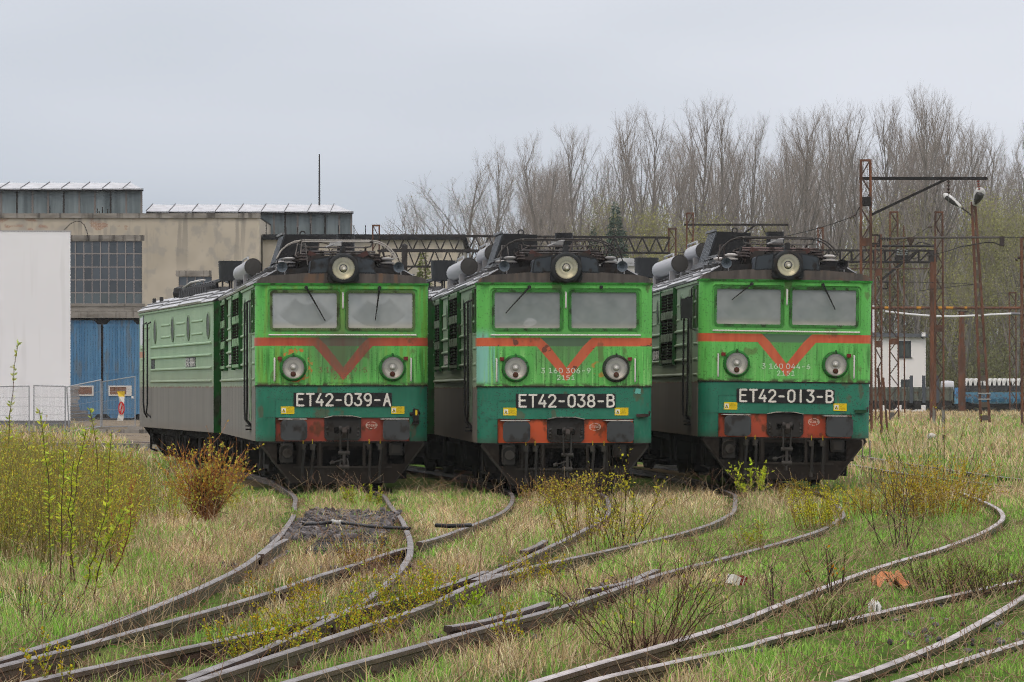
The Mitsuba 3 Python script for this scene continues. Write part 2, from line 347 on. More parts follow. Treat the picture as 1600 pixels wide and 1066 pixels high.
        return s
    def arrays(s): return np.vstack(s.V), np.vstack(s.F), np.vstack(s.C)
    def put(s, key, bsdf, M=None, smooth=True, uv=None, **more):
        if not s.V: return None
        v, f, c = s.arrays()
        u = None
        if uv is not None: u = uv(v)
        if M is not None: v = v @ M[:3, :3].T + M[:3, 3]
        scene[key] = mikit.ply((v, f), bsdf, smooth=smooth, color=c, uv=u, **more)
        return key
def hi_minus(t, y0, y1): return max(y0, y1) - t
def rrect(x0, x1, z0, z1, r):
    return sg.box(x0 + r, z0 + r, x1 - r, z1 - r).buffer(r, quad_segs=6)
def rotz(a, t=(0, 0, 0)):
    c, s = math.cos(a), math.sin(a)
    M = np.eye(4); M[:3, :3] = [[c, -s, 0], [s, c, 0], [0, 0, 1]]; M[:3, 3] = t
    return M
def jit(rng, c, k): return np.clip(np.array(c) * (1 + k * (rng.random() - 0.5) * 2), 0, 1)
# ================================================================ ground and tracks
def zrail(Y):
    t = np.clip((np.asarray(Y, float) - 42) / 30, 0, 1)
    return -0.08 * t * t * (3 - 2 * t)
def spline(P, step=0.35):
    P = np.asarray(P, float)
    t = np.concatenate([[0], np.cumsum(np.linalg.norm(np.diff(P, axis=0), axis=1))])
    k = np.ones(len(P)) / 3.0
    if len(P) > 3:                                    # soften the traced points a little, ends kept
        Q = P.copy(); Q[1:-1] = 0.25 * P[:-2] + 0.5 * P[1:-1] + 0.25 * P[2:]
        P = Q
    cs = CubicSpline(t, P, bc_type='natural')
    n = max(3, int(t[-1] / step))
    return cs(np.linspace(0, t[-1], n))
def px(*pairs): return [gp(x, y) for x, y in pairs]
RAIL_PROFILE = [(-0.034, -0.003), (-0.026, 0.004), (0.026, 0.004), (0.034, -0.003), (0.034, -0.032), (0.010, -0.045), (0.010, -0.125), (0.062, -0.138), (0.062, -0.150),
                (-0.062, -0.150), (-0.062, -0.138), (-0.010, -0.125), (-0.010, -0.045), (-0.034, -0.032)]
def rail_mesh(P, dz=0.0, profile=RAIL_PROFILE):
    P = np.asarray(P, float)
    t = np.gradient(P, axis=0); t /= np.linalg.norm(t, axis=1, keepdims=True)
    nrm = np.stack([-t[:, 1], t[:, 0]], 1)
    prof = np.array(profile); m = len(prof); n = len(P)
    z0 = zrail(P[:, 1]) + dz
    V = np.zeros((n, m, 3))
    V[:, :, :2] = P[:, None] + prof[None, :, :1] * nrm[:, None]
    V[:, :, 2] = z0[:, None] + prof[None, :, 1]
    i, j = np.meshgrid(np.arange(n - 1), np.arange(m), indexing='ij')
    q = np.stack([i * m + j, (i + 1) * m + j, (i + 1) * m + (j + 1) % m, i * m + (j + 1) % m], -1).reshape(-1, 4)
    b = MB(); b.flat(V.reshape(-1, 3), q, (0.2, 0.2, 0.2))
    poly = sg.Polygon(prof); tv, tf = trimesh.creation.triangulate_polygon(poly, engine='earcut')
    for e in (0, n - 1):
        vv = np.zeros((len(tv), 3)); vv[:, :2] = P[e] + tv[:, :1] * nrm[e]; vv[:, 2] = z0[e] + tv[:, 1]
        b.flat(vv, tf, (0.2, 0.2, 0.2))
    return b
def back(P0, head, L, curve=0.0, n=6):
    """points going on from P0 along the heading (radians left of straight ahead), turning by curve per metre"""
    out, p, a = [], np.array(P0, float), head
    for _ in range(n):
        a2 = a + curve * L / n
        p = p + L / n * np.array([-math.sin((a + a2) / 2), math.cos((a + a2) / 2)]); a = a2
        out.append(p.copy())
    return out
LOCO = [dict(x=-2.909, y=77.0, z=-0.080, yaw=math.radians(6.0), roll=0.0), dict(x=0.910, y=75.84, z=-0.097, yaw=math.radians(3.8), roll=0.0),
        dict(x=4.693, y=77.2, z=-0.017, yaw=math.radians(2.4), roll=math.radians(0.75))]
def under(k, side):
    """the rails under engine k"""
    L = LOCO[k]; c, s = math.cos(L['yaw']), math.sin(L['yaw'])
    p = np.array([L['x'] + side * 0.7525 * c, L['y'] + side * 0.7525 * s])
    d = np.array([-s, c])
    first = [p + d * t for t in (2, 8, 15)]
    return first + back(first[-1], L['yaw'] + math.radians(2.3), 16, math.radians(2.3) / 16)
tracks = {}
rail_lines = []
def add_rails(t, lines, name='rail', mat='m_rail'):
    for P in lines:
        S = spline(P); rail_lines.append(S)
        rail_mesh(S).put(sub(t, name), mat, smooth=False)
# the lines as read along the rail heads, from the camera outwards
R1 = px((-150, 1075), (0, 1031), (94, 1001), (163, 978), (223, 955), (262, 940), (307, 921), (341, 905), (394, 879), (427, 850), (449, 816), (458, 803), (464, 786)) + under(0, -1)
R2 = px((640, 868), (645, 845), (634, 823), (625, 798), (612, 785)) + under(0, 1)
R4a = px((284, 1063), (340, 1041), (375, 1029), (410, 1014), (450, 997), (476, 985), (500, 973), (525, 962), (545, 953), (566, 942), (582, 931), (600, 916), (620, 897), (634, 880), (640, 868))
R3a = px((-150, 1080), (0, 1040), (105, 1015), (184, 993), (262, 971), (380, 939.5), (446, 917.6), (485, 903), (537, 887), (562, 880), (592, 868), (612, 861), (637, 855))
R3b = px((655, 846), (678, 840), (699, 832.5), (725, 821), (760, 806), (782, 796), (797, 785), (802, 772)) + under(1, -1)
R6 = px((170, 1110), (305, 1063.5), (375, 1041), (445, 1020), (485, 1006), (555, 983), (625, 960.5), (660, 949), (675, 943), (710, 926), (745, 909), (785, 898), (825, 890.5))
R7f = px((740, 907), (770, 894), (815, 875), (850, 857), (887, 839), (915, 823), (938, 808), (953, 793), (957, 780)) + under(1, 1)
R5w = px((-60, 1090), (39, 1066), (157, 1040), (262, 1018), (367, 996), (420, 984), (467, 972.8), (500, 966), (530, 957.5), (586, 946), (640, 930), (692, 917), (727, 904), (759, 892.5))
R7 = px((745, 906.5), (780, 897), (815, 889), (892, 872), (953, 858), (1014, 844), (1075, 827), (1106, 816.5), (1133, 803), (1149, 790), (1153, 780)) + under(2, -1)
R8 = px((340, 1100), (461, 1061), (550, 1036), (640, 1013), (692, 998), (762, 978), (832, 961), (885, 947), (920, 934.5), (953, 923.5), (1014, 902), (1075, 885), (1100, 880), (1165, 862.5), (1187, 855), (1222, 845), (1257, 834.5), (1292, 821), (1310, 808), (1319, 793), (1317, 784)) + under(2, 1)
R9 = px((700, 1108), (837, 1064), (949, 1032), (1046, 1004.6), (1100, 990), (1187, 958.5), (1274, 922), (1344, 895.7), (1390, 880), (1430, 869), (1475, 855), (1510, 841), (1548, 822), (1563, 811), (1570, 800), (1565, 791), (1552, 782), (1530, 772), (1500, 762))
R10 = px((780, 1105), (922, 1063), (1051, 1033), (1100, 1026.6), (1187, 1002), (1274, 979.5), (1360, 960), (1427, 944.6), (1514, 923.6), (1600, 906), (1720, 880))
R11 = px((1200, 1104), (1308, 1067), (1392, 1037), (1445, 1018), (1514, 983), (1560, 957), (1600, 932), (1660, 893))
R12 = px((1290, 1105), (1401, 1065), (1480, 1039), (1549, 1018), (1600, 1002), (1700, 973))
t0 = thing('railway_track', 'rusty track curving from bottom left up to the leftmost locomotive', 'railway track')
add_rails(t0, [R1, R2, R4a])
t1 = thing('railway_track', 'rusty track crossing the grass towards the middle locomotive', 'railway track')
add_rails(t1, [R3a, R3b, R6, R7f])
t2 = thing('railway_track', 'track with check rails curving to the rightmost locomotive', 'railway track')
add_rails(t2, [R5w, R7, R8])
t3 = thing('railway_track', 'bright worn track sweeping right and bending behind the yellow bush', 'railway track')
add_rails(t3, [R9, R11], mat='m_rail_bright')
t4 = thing('railway_track', 'track with polished heads leaving at the right edge below the orange bag', 'railway track')
add_rails(t4, [R10, R12], mat='m_rail_bright')
# check rails of the turnouts
CHK = [(t2, px((700, 982), (727, 978.5), (780, 967), (820, 954.5), (853, 943.5))), (t2, px((920, 923), (953, 919), (1000, 905.5), (1025, 892))), (t1, px((817, 862), (828, 858), (845, 849), (852, 844))),
       (t0, px((408, 868), (425, 855), (447, 842)))]
for t, P in CHK:
    S = spline(P); rail_lines.append(S); rail_mesh(S, 0.012).put(sub(t, 'check_rail'), 'm_rail', smooth=False)
# chairs and fishplates
for t, P in ((t1, R3a), (t0, R4a), (t1, R6), (t2, R5w), (t2, R8), (t4, R10), (t4, R12), (t3, R9)):
    S = spline(P, 0.62)
    for p, q in zip(S[:-1], S[1:]):
        if not 25.5 < p[1] < 42: continue
        d = (q - p) / np.linalg.norm(q - p); z = float(zrail(p[1])); b = MB()
        R = np.array([[d[1], d[0], 0], [-d[0], d[1], 0], [0, 0, 1]])
        b.box(-0.17, 0.17, -0.09, 0.09, -0.16, -0.135, (0.06, 0.042, 0.033), R, [p[0], p[1], z])
        for sx in (-1, 1): b.box(sx * 0.095 - 0.03, sx * 0.095 + 0.03, -0.04, 0.04, -0.135, -0.085, (0.075, 0.045, 0.032), R, [p[0], p[1], z]); b.lathe([(0, 0.03), (0.014, 0.03), (0.014, 0)], (p[0] + R[0, 0] * sx * 0.1, p[1] + R[1, 0] * sx * 0.1, z - 0.085), (0, 0, 1), (0.06, 0.04, 0.03), 6)
        b.put(sub(t, 'rail_chair'), 'm_matt')
for t, x, y in ((t1, 447, 917.5), (t1, 540, 886), (t0, 410, 1014), (t2, 692, 917), (t2, 300, 1010), (t2, 953, 923.5), (t3, 1187, 958.5), (t4, 1187, 1002), (t1, 555, 983), (t4, 1427, 944.6)):
    p = gp(x, y); d_, j_ = cKDTree(np.vstack(rail_lines)).query(p); AL = np.vstack(rail_lines); d = AL[min(j_ + 1, len(AL) - 1)] - AL[j_]; d /= np.linalg.norm(d) + 1e-9; p = AL[j_]; z = float(zrail(p[1]))
    R = np.array([[d[1], d[0], 0], [-d[0], d[1], 0], [0, 0, 1]])
    for sx in (-1, 1):
        b = MB(); b.box(*sorted((sx * 0.011, sx * 0.034)), -0.33, 0.33, -0.118, -0.05, (0.085, 0.055, 0.042), R, [p[0], p[1], z])
        for yy in (-0.24, -0.08, 0.08, 0.24): b.lathe([(0, 0.028), (0.02, 0.028), (0.02, 0)], np.array([p[0], p[1], z - 0.085]) + R @ np.array([sx * 0.03, yy, 0]), R @ np.array([sx, 0, 0.0]), (0.07, 0.045, 0.035), 6)
        b.put(sub(t, 'fishplate'), 'm_matt')
# sleepers
rng = np.random.default_rng(11)
def sleepers(t, A, B, y0, y1, dz, over=0.55, every=0.68):
    A, B = spline(A, 0.1), spline(B, 0.1)
    kb = cKDTree(B); acc = 0.0
    for i in range(1, len(A)):
        acc += np.linalg.norm(A[i] - A[i - 1])
        if acc < every or not (y0 < A[i][1] < y1): continue
        acc = 0.0
        d, j = kb.query(A[i])
        if d > 2.4: continue
        u = (B[j] - A[i]) / d
        p, q = A[i] - u * over, B[j] + u * over
        z = float(zrail(A[i][1])) - 0.232 + dz
        b = MB(); g = 0.6 + 0.7 * rng.random()
        b.beam([p[0], p[1], z], [q[0], q[1], z], 0.25, 0.16, (0.05 * g, 0.042 * g, 0.036 * g))
        b.put(sub(t, 'sleeper'), 'm_matt')
sleepers(t1, R3a, R6, 26, 44, 0.0)
sleepers(t0, R1[9:], R2, 46, 76, 0.006)
sleepers(t2, R7, R8[8:], 40, 70, 0.004)
sleepers(t3, R9[:9], R11[:5], 24, 34, 0.002, 0.4)
kd = cKDTree(np.vstack(rail_lines))

def ground_z(X, Y):
    X, Y = np.asarray(X, float), np.asarray(Y, float)
    p = np.stack([X * 0.5, Y * 0.35, X * 0], -1)
    n = meshkit.fbm(p, 3, 4) - 0.5
    p2 = np.stack([X * 2.1, Y * 1.6, X * 0 + 3], -1)
    n2 = meshkit.fbm(p2, 2, 5) - 0.5
    d, _ = kd.query(np.stack([X.ravel(), Y.ravel()], 1)); d = d.reshape(X.shape)
    away = np.clip((d - 0.4) / 2.0, 0, 1)
    z = zrail(Y) - 0.100 + 0.07 * n2 * (0.5 + 0.5 * away) + 0.20 * n * away - 0.030 * np.clip(1 - d / 0.35, 0, 1) + 0.068 * np.clip((X - 0.6) / 1.0, 0, 1) * np.clip((60 - Y) / 10, 0, 1)
    for bx, by, rx, ry, hh in ((-1.0, 40.3, 0.35, 2.6, 0.10), (-3.05, 62.9, 0.30, 2.2, 0.11), (2.53, 47.0, 0.35, 1.2, 0.035), (4.04, 56.5, 0.4, 2.0, 0.08), (0.95, 58.0, 0.4, 3.0, 0.06), (-2.75, 30.3, 0.25, 1.3, 0.07)):   # tussocks that swallow the rail
        z = z + hh * np.exp(-((X - bx) / rx) ** 2 - ((Y - by) / ry) ** 2)
    z = z + 0.05 * np.clip((Y - 55) / 8, 0, 1) * np.clip((80 - Y) / 4, 0, 1) * np.clip(1 - d / 0.8, 0, 1)
    # the sleepers' trough between the rails lies a little lower, the bank on the left a little higher
    z = z + 0.16 * np.clip((-3.2 - X - 0.0 * Y) / 2.0, 0, 1) * np.clip((60 - Y) / 10, 0, 1) * away
    fade = np.clip((Y - 110) / 60, 0, 1)
    return z * (1 - fade) + fade * (-0.06 + 0.14 * n)
ys = np.concatenate([np.arange(18, 90, 0.22), np.arange(90, 200, 1.2), np.geomspace(200, 900, 24)])
us = np.linspace(-1, 1, 131); us = np.sign(us) * (np.abs(us) ** 1.15)
GY, GU = np.meshgrid(ys, us, indexing='ij')
GX = GU * (GY * 0.16 + 3.0)
wide = np.abs(GU) > 0.93
GX = np.where(wide, GX * np.where(np.abs(GU) > 0.985, 4.8, 2.2), GX)
GZ = ground_z(GX, GY)
n, m = GX.shape
i, j = np.meshgrid(np.arange(n - 1), np.arange(m - 1), indexing='ij')
q = np.stack([i * m + j, i * m + j + 1, (i + 1) * m + j + 1, (i + 1) * m + j], -1).reshape(-1, 4)
gb = MB(); gb.add(np.stack([GX, GY, GZ], -1).reshape(-1, 3), q, (0.2, 0.2, 0.1))
# the strip the camera stands on, so that the ground goes on behind it
gb.add([[-400, -300, -0.15], [400, -300, -0.15], [400, 18, -0.15], [-400, 18, -0.15]], [[0, 1, 2, 3]], (0.2, 0.2, 0.1))
gb.put(struct('ground'), 'm_ground', smooth=True)

# ballast heap, hose and rubber crossing strips in front of the first engine
g0, g1 = gp(478, 829), gp(625, 794)
rng = np.random.default_rng(5)
def stones(box, n, size, seed):
    r = np.random.default_rng(seed); b = MB()
    ico = trimesh.creation.icosahedron()
    for _ in range(n):
        x, y = box(r)
        v = ico.vertices * (size * (0.55 + r.random(3) * 0.8)) * (1 + 0.25 * (r.random((12, 1)) - 0.5))
        R = trimesh.transformations.random_rotation_matrix(r.random(3))[:3, :3]
        v = v @ R.T + [x, y, float(ground_z(np.array([x]), np.array([y]))[0]) + (0.045 if size > 0.03 else 0.0) + 0.03 * r.random()]
        g = 0.35 + 1.5 * r.random() ** 1.5
        b.flat(v, ico.faces, (0.115 * g, 0.108 * g, 0.11 * g))
    return b
def patch(r):
    while True:
        y = g0[1] - 1.5 + (g1[1] - g0[1] + 3.0) * r.random(); x = -2.80 + 1.22 * r.random()
        e = abs(y - (g0[1] + g1[1]) / 2) / (g1[1] - g0[1]) * 1.8 + 0.9 * (meshkit.noise(np.array([x * 2.5, y * 0.6, 5.0])) - 0.5)
        if e < 1 or r.random() < 0.06: return x, y
stones(patch, 1900, 0.05, 3).put(struct('ballast', 'stuff', 'patch of dark crushed stone between the rails before the left locomotive', 'ballast'), 'm_matt')
def near_rails(r):
    while True:
        L = rail_lines[r.integers(len(rail_lines))]; p = L[r.integers(len(L))]
        if 25 < p[1] < 46 and meshkit.noise(np.array([p[0] * 0.8, p[1] * 0.5, 3.0])) > 0.5: break
    return p[0] + r.normal() * 0.22 - 0.1, p[1] + r.normal() * 0.3
stones(near_rails, 420, 0.022, 4).put(struct('ballast', 'stuff', 'loose stones lying scattered along the foreground rails', 'ballast'), 'm_matt')
P = [at(x, y, 11760 / (y + 6 - 608)) for x, y in ((474, 819.5), (500, 818), (520, 816), (545, 818), (575, 822), (605, 824.5), (640, 826))]
hb = thing('hose', 'black rubber hose with pale couplings lying across the ballast', 'hose')
MB().tube(P, 0.021, (0.016, 0.016, 0.017), 9).put(sub(hb, 'tube'), 'm_satin')
cpl = MB(); v = P[3] - P[2]
for a, bq, rr in ((0.0, 0.12, 0.036), (0.12, 0.46, 0.028), (0.46, 0.58, 0.036)): cpl.tube([P[2] + v * a, P[2] + v * bq], rr, (0.42, 0.42, 0.40), 10)
cpl.put(sub(hb, 'coupling'), 'm_satin')
P = [at(x, y, 11760 / (y + 5 - 608)) for x, y in ((682, 821), (700, 822), (722, 821.5), (735, 820.5))]
hc = thing('pipe', 'short length of black pipe in the grass right of the left turnout frog', 'pipe')
MB().tube(P, 0.026, (0.02, 0.02, 0.021), 9).put(sub(hc, 'tube'), 'm_satin')
rp = thing('rubber_crossing', 'dark ribbed rubber crossing strips between the rails below the ballast', 'crossing')
for k in range(7):
    yy = 11760 / (834 + k * 3.1 - 608)
    xa, xb = (497 - 3 * k - 800) / FOC * yy, (604 - 2.5 * k - 800) / FOC * yy
    z = float(ground_z(np.array([(xa + xb) / 2]), np.array([yy]))[0]) + 0.07
    MB().box(xa, xb, yy - 0.2, yy + 0.2, z - 0.08, z, (0.055, 0.055, 0.058)).put(sub(rp, 'strip'), 'm_matt')
# far tracks: two lines crossing behind on the left, one on the right
def far_track(lbl, pts, g=1.5):
    t = thing('railway_track', lbl, 'railway track')
    P = spline(pts, 1.5)
    tt = np.gradient(P, axis=0); tt /= np.linalg.norm(tt, axis=1, keepdims=True); nn = np.stack([-tt[:, 1], tt[:, 0]], 1)
    for s in (-0.5, 0.5):
        rail_mesh(P + nn * g * s, 0.02, RAIL_PROFILE).put(sub(t, 'rail'), 'm_rail', smooth=False)
    return t
far_track('distant rusty track running across behind the willow thicket on the left', px((-160, 684), (0, 683.5), (120, 686), (240, 689), (330, 690)))
far_track('farther track on a stone-edged strip below the mesh fence', px((-160, 676.5), (0, 676.5), (120, 677.5), (240, 679), (330, 680)))
far_track('thin grey track slanting through the grass right of the rightmost locomotive', px((1290, 707), (1380, 722), (1450, 733), (1540, 745), (1640, 755)), 1.45)
sb = MB()
for a, bq in (((-160, 692), (245, 697.5)), ((-160, 671), (230, 674))):
    p, q = gp(*a), gp(*bq)
    sb.beam([p[0], p[1], -0.08], [q[0], q[1], -0.08], 0.3, 0.3, (0.24, 0.23, 0.21))
sb.put(struct('kerb_strip'), 'm_concrete')
# ================================================================ locomotives
BLACK, DARK, GREY = (0.014, 0.014, 0.015), (0.038, 0.037, 0.037), (0.10, 0.10, 0.105)
W, LEN = 1.49, 15.0
def man(P, y0, y1):
    """shapely polygon in x, z pushed from y0 to y1 as a Manifold"""
    out = manifold3d.Manifold()
    for g in getattr(P, 'geoms', [P]):
        m = trimesh.creation.extrude_polygon(g, y1 - y0, engine='earcut')
        v = np.array(m.vertices); v = np.stack([v[:, 0], y1 - v[:, 2], v[:, 1]], 1)
        out = out + manifold3d.Manifold(manifold3d.Mesh(np.ascontiguousarray(v, np.float32), np.ascontiguousarray(m.faces, np.uint32)))
    return out
def vman(P, z0, z1):
    m = trimesh.creation.extrude_polygon(P, z1 - z0, engine='earcut'); v = np.array(m.vertices); v[:, 2] += z0
    return manifold3d.Manifold(manifold3d.Mesh(np.ascontiguousarray(v, np.float32), np.ascontiguousarray(m.faces, np.uint32)))
def plan(hw, r, y0, y1):
    return so.unary_union([sg.box(-hw + r, y0 + r, hw - r, y1).buffer(r, quad_segs=8), sg.box(-hw, y0 + r, hw, y1)]).intersection(sg.box(-hw, y0, hw, y1))

# stroke lettering of the number plates
def arc(cx, cz, rx, rz, a0, a1, n=10):
    return [(cx + rx * math.cos(math.radians(a)), cz + rz * math.sin(math.radians(a))) for a in np.linspace(a0, a1, n)]
GL = {'E': [[(.55, 1), (0, 1), (0, 0), (.55, 0)], [(0, .53), (.45, .53)]], 'T': [[(0, 1), (.62, 1)], [(.31, 1), (.31, 0)]],
      '4': [[(.36, 1), (0, .28), (.58, .28)], [(.45, .5), (.45, 0)]], '2': [arc(.28, .73, .28, .27, 165, -35) + [(0, 0), (.58, 0)]], '-': [[(.06, .46), (.46, .46)]],
      '0': [arc(.28, .72, .28, .28, 0, 180) + arc(.28, .28, .28, .28, 180, 360) + [(.56, .72)]], '3': [[(.02, 1), (.54, 1), (.26, .6)] + arc(.26, .3, .30, .30, 90, -160)],
      '9': [arc(.28, .70, .28, .30, -10, 350, 20), [(.56, .70), (.55, .45)] + arc(.26, .35, .29, .35, 20, -95)], '8': [arc(.28, .74, .24, .26, 0, 360, 20), arc(.28, .25, .29, .25, 0, 360, 20)],
      '1': [[(.26, 1), (.26, 0)]], 'A': [[(0, 0), (.28, 1), (.56, 0)], [(.11, .36), (.45, .36)]], 'B': [[(0, 0), (0, 1), (.3, 1)] + arc(.3, .77, .23, .23, 90, -90) + [(0, .54)], [(.3, .54)] + arc(.31, .27, .26, .27, 90, -90) + [(0, 0)]]}
def strokes(text, h, w, sw):
    """lettering as a shapely shape, h high, w from first to last"""
    n = len(text); pitch = w / (n - 0.35)
    L = []
    for k, ch in enumerate(text):
        for st in GL.get(ch, []): L.append(sg.LineString([(k * pitch + x * h * 0.98, z * h) for x, z in st]))
    return so.unary_union(L).buffer(sw, cap_style=1, join_style=1, quad_segs=3)

# shared shell shapes
WIN = [rrect(-1.29, -0.034, 2.741, 3.483, 0.07), rrect(0.034, 1.29, 2.741, 3.483, 0.07)]
GLS = [rrect(-1.222, -0.082, 2.790, 3.430, 0.045), rrect(0.082, 1.222, 2.790, 3.430, 0.045)]
def make_shells():
    up = vman(plan(W, 0.26, 0.0, 0.40), 1.825, 3.56)
    for a, b in zip(WIN, GLS):
        up = up - man(a, -0.2, 0.045) - man(b, 0.0, 1.0)
    for s in (-1, 1): up = up - man(sg.box(-0.12, 1.9, 0.12, 2.0), 5, 6)
    cabin = vman(plan(W - 0.06, 0.22, 0.075, 0.46), 2.70, 3.50)
    up = up - cabin
    low = vman(plan(W - 0.012, 0.25, 0.012, 0.40), 0.861, 1.806)
    low = low - man(sg.box(-1.155, 0.5, 1.155, 1.268), -0.3, 0.10)
    ledge = vman(plan(W + 0.008, 0.26, -0.008, 0.40), 1.806, 1.825)
    return up, low, ledge
SH_UP, SH_LOW, SH_LEDGE = make_shells()

def corrugated_side(front, L, y_from):
    """the body behind the cab: walls with pressed ribs, as one mesh in local metres"""
    b = MB(); c = (0.2, 0.3, 0.2)
    b.box(-W, W, y_from, L, 0.861, 3.56, c)
    for sx in (-1, 1):
        for z in (1.93, 2.20, 2.47, 2.72):
            b.poly(sg.Polygon([(sx * W, z - 0.030), (sx * (W + 0.042), z - 0.014), (sx * (W + 0.042), z + 0.008), (sx * W, z + 0.030)]), 2.75 if front else 0.35, L - 0.3 - (0 if front else 2.4), c)
            b.poly(sg.Polygon([(sx * W, z - 0.026), (sx * (W + 0.022), z - 0.010), (sx * (W + 0.022), z + 0.010), (sx * W, z + 0.026)]), 0.42 if front else L - 1.25, 1.25 if front else L - 0.3, c)
        for z in (2.93, 3.20):
            segs = [(0.5, 1.25), (2.9, 3.5), (4.6, 5.0), (8.9, 9.4), (10.1, 11.5)] if front else [(2.0, 4.0), (5.3, 7.0), (8.3, 10.1), (12.6, 13.9)]
            for a, e in segs:
                b.poly(sg.Polygon([(sx * W, z - 0.026), (sx * (W + 0.022), z - 0.010), (sx * (W + 0.022), z + 0.010), (sx * W, z + 0.026)]), a, e, c)
        b.box(*sorted((sx * W, sx * (W + 0.03))), y_from, L, 3.515, 3.555, c)
    return b

def make_loco(k, number, serial, label):
    S = LOCO[k]
    r = S['roll']; R = np.eye(4); R[:3, :3] = [[math.cos(r), 0, math.sin(r)], [0, 1, 0], [-math.sin(r), 0, math.cos(r)]]
    M = rotz(S['yaw'], (S['x'], S['y'], S['z'])) @ R
    a2 = math.radians(4.6)
    M2 = M @ rotz(a2, (-0.13, LEN + 0.60, 0))
    L = thing('electric_locomotive', label, 'locomotive')
    uf = lambda v: np.stack([v[:, 0] + 10 * k, v[:, 2]], 1)
    def us(kk): return lambda v: np.stack([v[:, 1] + 40 * kk, v[:, 2]], 1)
    ks = {0: (0, 1), 1: (2, 3), 2: (4, 5)}[k]
    P = lambda mb, name, mat='m_satin', Mx=M, label=None, **kw: mb.put(sub(L, name, label), mat, Mx, **kw)
    Q = lambda mb, par, name, mat='m_satin', Mx=M, label=None, **kw: mb.put(sub(par, name, label), mat, Mx, **kw)
    rg = np.random.default_rng(40 + k)
    # cab front
    b = MB(); b.mesh(SH_UP, GREY); b.mesh(SH_LOW, GREY)
    cab = P(b, 'cab_front', 'm_front', uv=uf, smooth=False)
    b = MB(); b.mesh(SH_LEDGE, (0.022, 0.02, 0.017)); Q(b, cab, 'ledge', 'm_grimy')
    b = MB(); b.box(-1.48, 1.48, -0.03, 0.02, 3.545, 3.578, (0.035, 0.22, 0.035))
    b.poly(plan(W + 0.02, 0.27, -0.025, 0.5), 3.546, 3.575, (0.035, 0.22, 0.035), 'xy')
    Q(b, cab, 'gutter', 'm_grimy')
    b = MB()
    for s in (-1, 1): b.box(s * 1.20 - 0.27, s * 1.20 + 0.27, -0.004, 0.012, 1.27, 1.273, DARK)
    b.box(-1.16, -0.30, -0.002, 0.02, 1.575, 1.578, (0.01, 0.06, 0.04)); b.box(-0.30, -0.297, -0.002, 0.02, 1.27, 1.46, (0.01, 0.06, 0.04)); b.box(-1.163, -1.16, -0.002, 0.02, 0.87, 1.578, (0.01, 0.06, 0.04))
    Q(b, cab, 'panel_seam', 'm_satin')
    # windscreens
    for a, (wn, gl) in enumerate(zip(WIN, GLS)):
        x0, z0, x1, z1 = gl.bounds
        b = MB(); b.flat([[x0, 0.058, z0], [x1, 0.058, z0], [x1, 0.058, z1], [x0, 0.058, z1]], [[0, 1, 2, 3]], GREY)
        ws = P(b, 'windscreen', 'm_windscreen', uv=uf, smooth=False)
        b = MB(); b.poly(gl.buffer(0.028, quad_segs=4).difference(gl.buffer(-0.016)), 0.020, 0.056, (0.10, 0.16, 0.06) if k == 0 else (0.055, 0.20, 0.05))
        Q(b, ws, 'frame', 'm_grimy')
        b = MB(); b.poly(gl.buffer(-0.002).difference(gl.buffer(-0.014)), 0.04, 0.057, (0.018, 0.018, 0.018))
        Q(b, ws, 'rubber_seal', 'm_matt')
        # wiper
        ends = {0: ((-0.63, -0.30), (0.63, 0.56)), 1: ((-0.62, -1.02), (0.60, None)), 2: ((-0.61, -0.95), (0.62, 0.84))}[k][a]
        zt = 3.50
        b = MB(); b.lathe([(0.0, 0.05), (0.03, 0.05), (0.03, 0)], (ends[0], -0.005, zt), (0, -1, 0), (0.02, 0.02, 0.02), 12)
        if ends[1] is not None:
            ze = {0: (2.93, 2.94), 1: (3.06, 0), 2: (3.22, 3.08)}[k][a]
            A, B = np.array([ends[0], -0.045, zt]), np.array([ends[1], -0.03, ze])
            for off in (-0.014, 0.014): b.tube([A + [off, 0, 0], A + (B - A) * 0.72 + [off * 0.3, 0, 0]], 0.0055, (0.014, 0.014, 0.014), 5)
            b.beam(A + (B - A) * 0.45 + [0, 0.03, 0], B + [0, 0.03, 0], 0.016, 0.02, (0.012, 0.012, 0.012), up=(0, 1, 0))
            b.tube([A, B], 0.006, (0.014, 0.014, 0.014), 5)
        Q(b, ws, 'wiper', 'm_satin')
    # driving cab seen dimly through the glass
    b = MB()
    b.box(-1.38, 1.38, 1.75, 1.80, 2.0, 3.5, (0.60, 0.58, 0.53)); b.box(-1.38, 1.38, 0.10, 0.55, 2.62, 2.72, (0.30, 0.29, 0.27)); b.box(-1.42, -1.36, 0.1, 1.8, 2.7, 3.5, (0.35, 0.34, 0.30)); b.box(1.36, 1.42, 0.1, 1.8, 2.7, 3.5, (0.35, 0.34, 0.30))
    b.box(-0.10, 0.02, 1.70, 1.74, 2.6, 3.45, (0.5, 0.48, 0.44)); b.box(-0.62, -0.52, 1.70, 1.74, 2.6, 3.45, (0.15, 0.15, 0.15))
    for sx in (-0.72, 0.72): b.poly(rrect(sx - 0.22, sx + 0.22, 2.55, 3.12, 0.08), 1.15, 1.25, (0.05, 0.045, 0.045)); b.poly(rrect(sx - 0.11, sx + 0.11, 3.14, 3.30, 0.05), 1.16, 1.22, (0.05, 0.045, 0.045))
    P(b, 'cab_interior', 'm_matt')
